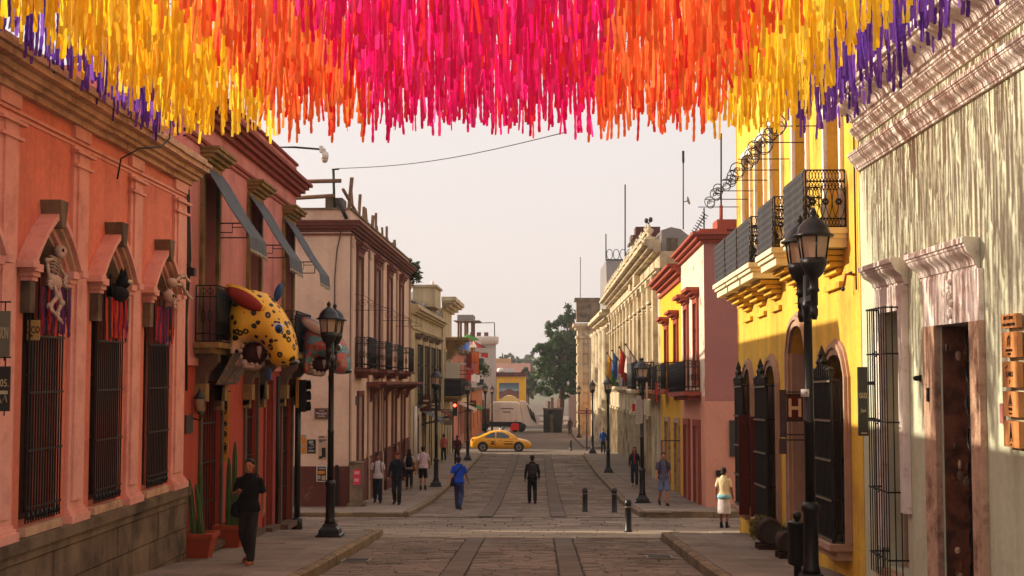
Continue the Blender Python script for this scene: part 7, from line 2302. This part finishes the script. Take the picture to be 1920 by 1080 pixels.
# distant hazy trees along the skyline
r = random.Random(77)
for k, px in enumerate((938, 950, 962, 972, 983, 994, 1004, 1018)):
    D = 330 + 12 * (k % 3)
    base = Vector((at(px, 700, D).x, D, gz(D) + 3))
    h = (at(px, 655 + 10 * r.random() + (8 if k > 5 else 0), D).z)
    tree('pale distant tree on the skyline beyond the mural building', tuple(base), [(tuple(Vector((base.x + r.uniform(-1, 1), D, h - 2.2 - 3.2 * j))), (2.0 + .4 * j, 2, 1.9)) for j in range(3)], M['leaf_haze'], 420, .6, 90 + k, .25, 'skyline_tree')['group'] = 'pale trees on the skyline'

# ================================================================ DRAINS
for k, (px, py, lb) in enumerate(((1236, 1046, 'square iron drain cover in the setts beside the right kerb'), (668, 1052, 'square iron drain cover in the setts beside the left kerb'))):
    p = foot(px, py)
    t = thing('drain_cover', lb, 'drain', (p.x, p.y, gz(p.y)), 'iron drain covers in the near road')
    R3 = Euler_t(math.atan(slope(p.y)), 0)
    F3 = lambda x, y, z: R3 @ Vector((x, y, z)) + Vector((p.x, p.y, gz(p.y) + .012))
    b = MB(); ring_frame(b, lambda u, v, w: F3(u, v, w), -.26, .26, -.32, .32, .05, -.02, .012); b.build('frame', M['sign_grey'], t)
    b = MB()
    for j in range(9): b.box(-.21, .21, -.27 + j * .064, -.235 + j * .064, -.02, .006, F3)
    b.build('grating', M['iron'], t)
    b = MB(); b.box(-.21, .21, -.27, .27, -.021, -.012, F3); b.build('sump', M['dark'], t)
# ================================================================ PEOPLE
SKIN = {'tan': mat('tan_skin', (166, 106, 76), .55, .06, 8), 'dark': mat('brown_skin', (132, 82, 60), .55, .06, 8)}
CL = {}
def cloth(c):
    k = tuple(c)
    if k not in CL: CL[k] = mat('garment_%d' % len(CL), c, .92, .14, 7, .8, 15)
    return CL[k]
HAIR = mat('dark_hair', (22, 16, 13), .6, .3, 20)
def person(label, px, py, h, side, H, face, top, bottom, shoes, kind='trousers', sleeve='short', stride=.5, skin='tan', hair='short', cap=None, pack=None, bag=None, arm=0.4, bentarm=None, female=False, belt=None, inner=None, X=None):
    p = foot(px, py, h)
    zg = p.z
    t = thing('person', label, 'person', (p.x, p.y, zg))
    sc = H / 1.75
    ca, sa = math.cos(face), math.sin(face)
    def P(x, y, z): return Vector((p.x + (x * ca - y * sa) * sc, p.y + (x * sa + y * ca) * sc, zg + z * sc))
    Rz = Matrix.Rotation(face, 3, 'Z')
    def ring(cx, cy, z, rx, ry, n=20):
        return [P(cx + rx * math.cos(2 * PI * k / n), cy + ry * math.sin(2 * PI * k / n), z) for k in range(n)]
    sw = .155 if female else .178
    hipw = .095
    s = stride
    # joints; left leg (x<0) forward
    J = {}
    for q, ph in ((-1, 1), (1, -1)):
        f = s * ph
        hip = (q * hipw, 0, .92)
        if f >= 0: knee = (q * .10, f * .24 + .02, .51); ank = (q * .095, f * .36, .09); pitch = .15 * f
        else: knee = (q * .10, f * .02 + .03, .50); ank = (q * .095, f * .52, .10 - f * .10); pitch = f * .5
        J['leg', q] = (hip, knee, ank, pitch)
        fa = -arm * ph
        sh = (q * sw, 0, 1.395)
        el = (q * (sw + .06), fa * .12 - .03, 1.16)
        wr = (q * (sw + .075), fa * .34 + .05, .93)
        if bentarm == q: el = (q * (sw + .08), -.02, 1.17); wr = (q * (sw - .06), .20, 1.22)
        J['arm', q] = (sh, el, wr)
    R_ = lambda v: v * sc
    b = MB()
    def cap_(a, c, ra, rb): b.capsule(P(*a), P(*c), ra * sc, rb * sc, 10)
    for q in (-1, 1):
        hip, knee, ank, pit = J['leg', q]
        cap_((hip[0] * .85, hip[1], .88), knee, .076, .056); cap_(knee, ank, .056, .036); cm = Vector(knee).lerp(Vector(ank), .33); b.ell(P(cm.x, cm.y - .018, cm.z), (R_(.047), R_(.05), R_(.09)), 8, 6)
        fz = max(.035, ank[2] - .055)
        cap_((ank[0], ank[1] - .04, fz), (ank[0] + q * .015, ank[1] + .16, max(.03, fz - .01 + pit * .1 - (0 if pit > 0 else -pit * .12))), .038, .030)
        sh, el, wr = J['arm', q]
        cap_(sh, el, .050, .040); cap_(el, wr, .041, .028)
        d = (Vector(wr) - Vector(el)).normalized()
        pc = Vector(wr) + d * .055
        b.ell(P(*pc), (R_(.032), R_(.034), R_(.052)), 8, 6)
        side_ = Vector((0, 1, 0)) if abs(d.y) < .8 else Vector((1, 0, 0))
        side_ = (side_ - d * side_.dot(d)).normalized()
        inn = d.cross(side_) * (1 if q < 0 else -1)
        for j, ln in enumerate((.065, .078, .072, .055)):
            o = Vector(wr) + d * .085 + side_ * (.030 - .020 * j)
            k1 = o + d * ln * .55 + inn * .006
            k2 = k1 + d * ln * .5 + inn * .018
            b.capsule(P(*o), P(*k1), R_(.0095), R_(.009), 6); b.capsule(P(*k1), P(*k2), R_(.009), R_(.0075), 6)
        o = Vector(wr) + d * .03 + side_ * .028
        k1 = o + d * .035 + side_ * .03; k2 = k1 + d * .035 + inn * .012
        b.capsule(P(*o), P(*k1), R_(.013), R_(.011), 6); b.capsule(P(*k1), P(*k2), R_(.011), R_(.009), 6)
    b.loft([ring(0, 0, .86, .13, .09), ring(0, 0, .95, .15, .105), ring(0, .0, 1.08, .125, .09), ring(0, 0, 1.25, .15, .10), ring(0, 0, 1.38, .165, .095), ring(0, -.005, 1.46, .14, .07), ring(0, -.005, 1.50, .06, .055)])
    cap_((0, -.005, 1.46), (0, .01, 1.58), .055, .05)
    hc = Vector((0, .015, 1.635))
    b.ell(P(*hc), (R_(.073), R_(.092), R_(.108)), 14, 9, rot=Rz)
    b.ell(P(0, .045, 1.575), (R_(.052), R_(.06), R_(.058)), 10, 7, rot=Rz)                       # jaw
    b.capsule(P(0, .10, 1.655), P(0, .118, 1.618), R_(.011), R_(.016), 7)                        # nose
    for q in (-1, 1):
        b.ell(P(q * .076, .005, 1.63), (R_(.014), R_(.026), R_(.034)), 8, 6, rot=Rz)             # ears
        b.ell(P(q * .03, .088, 1.672), (R_(.026), R_(.012), R_(.010)), 8, 5, rot=Rz)             # brows
    b.capsule(P(-.02, .098, 1.575), P(.02, .098, 1.575), R_(.010), R_(.010), 6)                  # lips
    body = remesh(b, 'body', SKIN[skin], t, .0115 * sc, 2)
    for q in (-1, 1):
        e = MB(); e.ell(P(q * .031, .094, 1.645), (R_(.015), R_(.010), R_(.009)), 8, 6, rot=Rz); e.build('eye', M['glass'], t)
    # shirt
    b = MB(); k = 1.0
    hem = .90 if kind != 'dress' else .8
    bx = .150 if female else .165
    b.loft([ring(0, 0, hem - .02, bx + .034, .138), ring(0, 0, hem + .06, bx + .026, .134), ring(0, 0, 1.06, bx - .005, .112), ring(0, .0, 1.22, bx + .008, .122), ring(0, 0, 1.36, .190 if not female else .180, .114), ring(0, 0, 1.435, .168 if not female else .160, .090), ring(0, 0, 1.505, .075, .066), ring(0, 0, 1.53, .064, .058)])
    for q in (-1, 1):
        sh, el, wr = J['arm', q]
        if sleeve == 'short':
            m_ = Vector(sh).lerp(Vector(el), .72); b.capsule(P(*sh), P(*m_), R_(.059), R_(.058), 10)
        else:
            m_ = Vector(el).lerp(Vector(wr), .95); b.capsule(P(*sh), P(*el), R_(.061), R_(.054), 10); b.capsule(P(*el), P(*m_), R_(.054), R_(.042), 10)
    st = remesh(b, 'jacket' if sleeve == 'long' else 'shirt', cloth(top), t, .013 * sc, 2)
    if inner:
        q = MB(); q.loft([ring(0, .045, 1.0, .05, .085), ring(0, .05, 1.25, .06, .085), ring(0, .035, 1.42, .05, .065), ring(0, .01, 1.53, .055, .055)]); q.build('blouse', cloth(inner), t)
    # lower garment
    b = MB()
    b.loft([ring(0, 0, .80, .150, .11), ring(0, 0, .90, .160, .116), ring(0, 0, .985, .150, .108)])
    if kind in ('trousers', 'shorts', 'leggings'):
        for q in (-1, 1):
            hip, knee, ank, pit = J['leg', q]
            w = .020 if kind != 'leggings' else .016
            if kind == 'shorts':
                m_ = Vector(hip).lerp(Vector(knee), .92); b.capsule(P(hip[0] * .82, hip[1], .86), P(*m_), R_(.088), R_(.088), 10)
            else:
                b.capsule(P(hip[0] * .82, hip[1], .86), P(*knee), R_(.074 + w), R_(.058 + w), 10); b.capsule(P(*knee), P(ank[0], ank[1], ank[2] + .03), R_(.058 + w), R_(.050 + w), 10)
    else:
        b.loft([ring(0, 0, .42, .20, .16), ring(0, 0, .60, .19, .15), ring(0, 0, .85, .175, .13)])
    remesh(b, {'skirt': 'skirt', 'shorts': 'shorts'}.get(kind, 'trousers'), cloth(bottom), t, .013 * sc, 2)
    for q in (-1, 1):
        hip, knee, ank, pit = J['leg', q]
        b = MB()
        fz = max(.045, ank[2] - .045)
        tip = max(.038, fz - .005 + pit * .1 - (0 if pit > 0 else -pit * .12))
        b.capsule(P(ank[0], ank[1] - .045, fz), P(ank[0] + q * .015, ank[1] + .17, tip), R_(.046), R_(.038), 10)
        b.capsule(P(ank[0], ank[1] - .01, ank[2] - .02), P(ank[0], ank[1] - .02, ank[2] + .05), R_(.045), R_(.046), 10)
        o = remesh(b, 'shoe', cloth(shoes), t, .011 * sc, 1)
        sl = MB(); sl.loft([[P(ank[0] + .045 * math.cos(a), ank[1] + .06 + .15 * math.sin(a), zz - (0 if pit > 0 else -pit * .0)) for a in [2 * PI * j / 14 for j in range(14)]] for zz in (max(.002, fz - .045), max(.022, fz - .02))]); sl.build('sole', M['iron'], o)
    # hair, cap
    b = MB()
    if hair == 'short':
        b.ell(P(0, -.014, 1.688), (R_(.087), R_(.097), R_(.084)), 14, 9, rot=Rz); b.ell(P(0, -.055, 1.62), (R_(.070), R_(.050), R_(.08)), 12, 8, rot=Rz)
    elif hair == 'long':
        b.ell(P(0, -.025, 1.688), (R_(.090), R_(.098), R_(.084)), 14, 9, rot=Rz)
        b.loft([ring(0, -.04, 1.38, .09, .05), ring(0, -.045, 1.5, .10, .06), ring(0, -.05, 1.66, .088, .06)])
    else:
        b.ell(P(0, -.025, 1.680), (R_(.088), R_(.100), R_(.086)), 14, 9, rot=Rz); b.ell(P(0, -.10, 1.60), (R_(.055), R_(.05), R_(.055)), 10, 7, rot=Rz)
    remesh(b, 'hair', HAIR, t, .011 * sc, 2)
    if cap:
        q = MB(); q.lathe([(R_(.092), 0), (R_(.092), R_(.045)), (R_(.075), R_(.085)), (R_(.03), R_(.105)), (.002, R_(.108))], P(0, .0, 1.672), 16, sx=1, sy=1.12)
        q.loft([[P(.07 * math.cos(a), .06 + .11 * max(0, math.sin(a)), 1.678 + dz) for a in [2 * PI * j / 14 for j in range(14)]] for dz in (0, .010)]); q.build('cap', cloth(cap), t)
    if pack:
        q = MB(); q.loft([ring(0, -.17, .98, .10, .05), ring(0, -.185, 1.02, .145, .075), ring(0, -.19, 1.2, .15, .085), ring(0, -.175, 1.38, .135, .07), ring(0, -.15, 1.45, .09, .04)]); o = q.build('backpack', cloth(pack), t)
        q = MB()
        for e in (-1, 1): q.tube([P(e * .09, -.12, 1.46), P(e * .105, -.03, 1.50), P(e * .11, .09, 1.44), P(e * .12, .125, 1.28), P(e * .15, .06, 1.10), P(e * .13, -.12, 1.05)], R_(.018), 6)
        q.build('strap', cloth(pack), o)
        q = MB(); q.loft([ring(0, -.262, 1.05, .09, .02), ring(0, -.275, 1.12, .10, .02), ring(0, -.262, 1.2, .085, .02)]); q.build('pocket', cloth(pack), o)
    if bag:
        side_, colr = bag
        q = MB(); q.loft([ring(side_ * .22, -.02, .78, .05, .10), ring(side_ * .24, -.02, .84, .085, .15), ring(side_ * .23, -.02, .98, .075, .14), ring(side_ * .21, -.02, 1.04, .035, .11)]); o = q.build('shoulder_bag', cloth(colr), t)
        q = MB(); q.tube([P(side_ * .22, -.08, 1.02), P(side_ * .05, -.135, 1.25), P(-side_ * .13, -.09, 1.47), P(-side_ * .12, .03, 1.515), P(-side_ * .02, .135, 1.33), P(side_ * .18, .1, 1.05), P(side_ * .22, .04, 1.02)], R_(.014), 6); q.build('strap', cloth(colr), o)
    if belt:
        q = MB(); q.loft([ring(0, 0, .86, .205, .158), ring(0, 0, .97, .198, .152)]); q.build('waist_cloth', cloth(belt), t)
    return t
UPL = KERB + .022
NO = 0.0
BLACK = (16, 15, 16); NAVY = (28, 32, 44); DENIM = (50, 56, 72)
person('man in black tee with short dark hair walking towards the viewer on the left pavement', 466, 1058, UPL, -1, 1.73, PI - .12, BLACK, (40, 33, 32), (150, 84, 36), stride=.5, arm=.15, bentarm=1, bag=(1, BLACK))
person('man in white tee and jeans with dark straps on the left corner pavement', 708, 943, UPL, -1, 1.66, PI + .1, (196, 180, 176), NAVY, BLACK, stride=.4, arm=.3, pack=NAVY, skin='dark')
person('man in dark jacket and red cap beside the man in the white tee', 744, 946, UPL, -1, 1.74, PI - .05, (18, 20, 26), (24, 24, 28), BLACK, sleeve='long', stride=.3, arm=.4, cap=(110, 36, 30), pack=(14, 15, 20))
person('woman in white top and black leggings carrying a tan bag, walking away', 767, 917, UPL, -1, 1.62, .1, (190, 172, 168), BLACK, (120, 84, 60), kind='leggings', stride=.3, hair='long', bag=(1, (150, 92, 48)), female=True, pack=BLACK)
person('man in pale pink tee and black shorts walking away on the left pavement', 793, 919, UPL, -1, 1.76, .05, (204, 180, 182), BLACK, BLACK, kind='shorts', stride=.35, arm=.6)
person('woman in coral pink blouse and black trousers far along the left pavement', 832, 864, UPL, -1, 1.62, .1, (196, 96, 92), BLACK, BLACK, stride=.3, hair='bun', sleeve='long', female=True)
person('person in dark red clothes far along the left pavement by the lamp', 857, 870, UPL, -1, 1.66, .2, (70, 24, 26), (52, 22, 24), BLACK, sleeve='long', stride=.2, skin='dark')
person('man in bright blue tee with black shoulder bag walking away in the road', 860, 956, NO, -1, 1.75, -.15, (26, 66, 168), (48, 56, 88), BLACK, stride=.55, arm=.75, bag=(-1, BLACK), skin='tan')
person('man in black with a dark backpack walking away in mid road', 998, 945, NO, 1, 1.74, .03, (18, 16, 17), (20, 18, 18), BLACK, sleeve='long', stride=.5, arm=.35, pack=(44, 32, 36), skin='dark')
person('person in blue shirt far along the right pavement', 1131, 850, UPL, 1, 1.66, PI, (44, 84, 156), NAVY, BLACK, sleeve='long', stride=.2)
person('woman in long dark coat over a red top by the banner lamp', 1190, 912, UPL, 1, 1.66, PI - .1, (24, 24, 36), (28, 34, 48), (150, 140, 132), sleeve='long', stride=.45, hair='long', inner=(172, 52, 48), female=True)
person('man in grey tee and blue shorts with backpack walking towards the viewer', 1244, 948, UPL, 1, 1.74, PI + .1, (84, 76, 92), (96, 104, 132), (40, 34, 34), kind='shorts', stride=.45, arm=.25, pack=(34, 32, 50))
person('woman in cream blouse and white skirt with a blue waist cloth at the yellow corner', 1358, 990, NO, 1, 1.52, -.35, (224, 206, 164), (206, 196, 190), (30, 26, 26), kind='skirt', stride=.15, hair='bun', belt=(130, 190, 206), female=True, arm=.2, skin='dark')
person('person in dark clothes far off by the kiosk and the big tree', 1069, 815, UPL, 1, 1.7, .1, (58, 48, 46), (40, 34, 34), BLACK, sleeve='long', stride=.3)

# ================================================================ STREAMERS
PC = {'magenta': ((242, 26, 126), (230, 20, 112), (246, 60, 146)), 'red': ((246, 62, 60), (240, 48, 66)), 'orange': ((253, 126, 58), (255, 148, 78), (250, 106, 54)), 'yellow': ((252, 208, 44), (254, 220, 70), (248, 196, 34)), 'purple': ((112, 66, 172), (132, 84, 188), (92, 54, 152))}
PM = {k: [mat(f'{k}_paper_{i}', c, .8, .10, 12, 0, trans=.66, island=.14) for i, c in enumerate(v)] for k, v in PC.items()}
SM = {}
def streamer_mesh(colr, i, v):
    key = (colr, i, v)
    if key in SM: return SM[key]
    r = random.Random(str(v) + 'x')
    L_ = [.86, .94, 1.02, 1.10, 1.18, .90, 1.06][v % 7]
    w = r.uniform(.017, .027)
    n = 18
    b = MB()
    ph, am, tw = r.uniform(0, 6), r.uniform(.005, .03), r.uniform(-.5, .5)
    L, R_ = [], []
    for k in range(n + 1):
        s = k / n
        z = -L_ * s
        q = w * (1 if k % 2 else .74)
        a = tw * s + .15 * math.sin(ph + s * 5)
        cx, cy = am * math.sin(ph + s * 4) * s, am * math.cos(ph + s * 3) * s
        L.append((cx - q * math.cos(a), cy - q * math.sin(a), z)); R_.append((cx + q * math.cos(a), cy + q * math.sin(a), z))
    vs = L + R_
    b.add(vs, [(k, k + 1, n + 1 + k + 1, n + 1 + k) for k in range(n)])
    me = b.mesh('streamer'); me.materials.append(PM[colr][i])
    SM[key] = me
    return me
r = random.Random(123)
def colour_at(x):
    x += r.gauss(0, .10)
    if x < -5.40: return 'purple'
    if x < -3.75: return 'yellow'
    if x < -2.40: return 'orange' if r.random() < .9 else 'red'
    if x < .75: return 'magenta' if r.random() < .85 else 'red'
    if x < 2.5: return 'orange' if r.random() < .88 else 'red'
    if x < 3.66: return 'yellow'
    return 'purple'
ords = ['first', 'second', 'third', 'fourth', 'fifth', 'sixth', 'seventh', 'eighth', 'ninth', 'tenth', 'eleventh', 'twelfth', 'thirteenth', 'fourteenth', 'fifteenth', 'sixteenth', 'seventeenth', 'eighteenth', 'nineteenth', 'twentieth', 'twenty-first', 'twenty-second', 'twenty-third', 'twenty-fourth']
NR = 13
RY0, RY1 = 12.3, 19.5
for i in range(NR):
    y = RY1 - (RY1 - RY0) * i / (NR - 1)
    lb = ('farthest cord of paper streamers, purple to yellow to magenta, before open sky' if i == 0 else f'{ords[i]} cord of rainbow paper streamers counting from the farthest, across the street' if i < NR - 1 else 'nearest cord of rainbow paper streamers, at the top edge overhead')
    z0 = 4.66 + .03 * math.sin(i * 1.7)
    t = thing('streamer_garland', lb, 'garland', (-.5, y, z0), 'cords of paper streamers across the street')
    xa, xb = -5.78, 4.44
    zz = lambda x: z0 - .05 * (1 - ((x + .6) / 5.2) ** 2)
    b = MB(); pts = [(-5.95, y, 3.80), (xa, y, z0)] + [(xa + (xb - xa) * k / 12, y + .02 * math.sin(k), zz(xa + (xb - xa) * k / 12)) for k in range(1, 12)] + [(xb, y, z0), (4.52, y, 3.97) if y < 19.2 else (4.66, y, 4.3)]
    b.tube(pts, .006, 4); b.build('cord', M['iron'], t)
    x = xa
    while x < xb:
        cc = colour_at(x)
        me = streamer_mesh(cc, r.randrange(len(PM[cc])), r.randrange(7))
        o = bpy.data.objects.new('streamer', me); COL.objects.link(o); o.parent = t
        o.location = (x + .5, r.gauss(0, .07), zz(x) - z0 - abs(r.gauss(0, .03)))
        o.rotation_euler = (r.gauss(0, .04), r.gauss(0, .045), r.uniform(-.8, .8))
        if r.random() < .03: o.rotation_euler = (r.gauss(0, .15), r.gauss(0, .2), r.uniform(-1.4, 1.4))
        x += r.uniform(.041, .073) * (.55 if x < -4.7 else 1)
# unseen house added behind the left row to narrow the crossing's sun strip
mS = facx(37.2)
T9 = thing('sun_blocker_house', 'unseen pale house added down the left side street to narrow the sunlight', 'building', (-22, 40, gz(40)))
b = MB(); wall(b, mS, -40, -15.2, -8, 5.0, [(-18, -16.8, -1, 1.5), (-22, -20.8, -1, 1.5), (-26, -24.8, -1, 1.5)], .3, core=12); b.build('wall', M['beige_wall'], T9)
for o in ((-18, -16.8, -1, 1.5), (-22, -20.8, -1, 1.5), (-26, -24.8, -1, 1.5)): window(T9, mS, o, .3, 'wood_dark', 'dark', 2, 3, .1)
# ================================================================ AIR
hm = bpy.data.materials.new('haze'); hm.use_nodes = True
hn, hl_ = hm.node_tree.nodes, hm.node_tree.links
hn.remove(hn['Principled BSDF'])
pv_ = hn.new('ShaderNodeVolumePrincipled')
pv_.inputs['Color'].default_value = (.95, .93, .90, 1)
pv_.inputs['Density'].default_value = .0005
pv_.inputs['Anisotropy'].default_value = .3
hl_.new(pv_.outputs[0], hn['Material Output'].inputs['Volume'])
b = MB(); b.box(-460, 460, -25, 740, -16, 30)
b.build('haze', hm, kind='stuff')
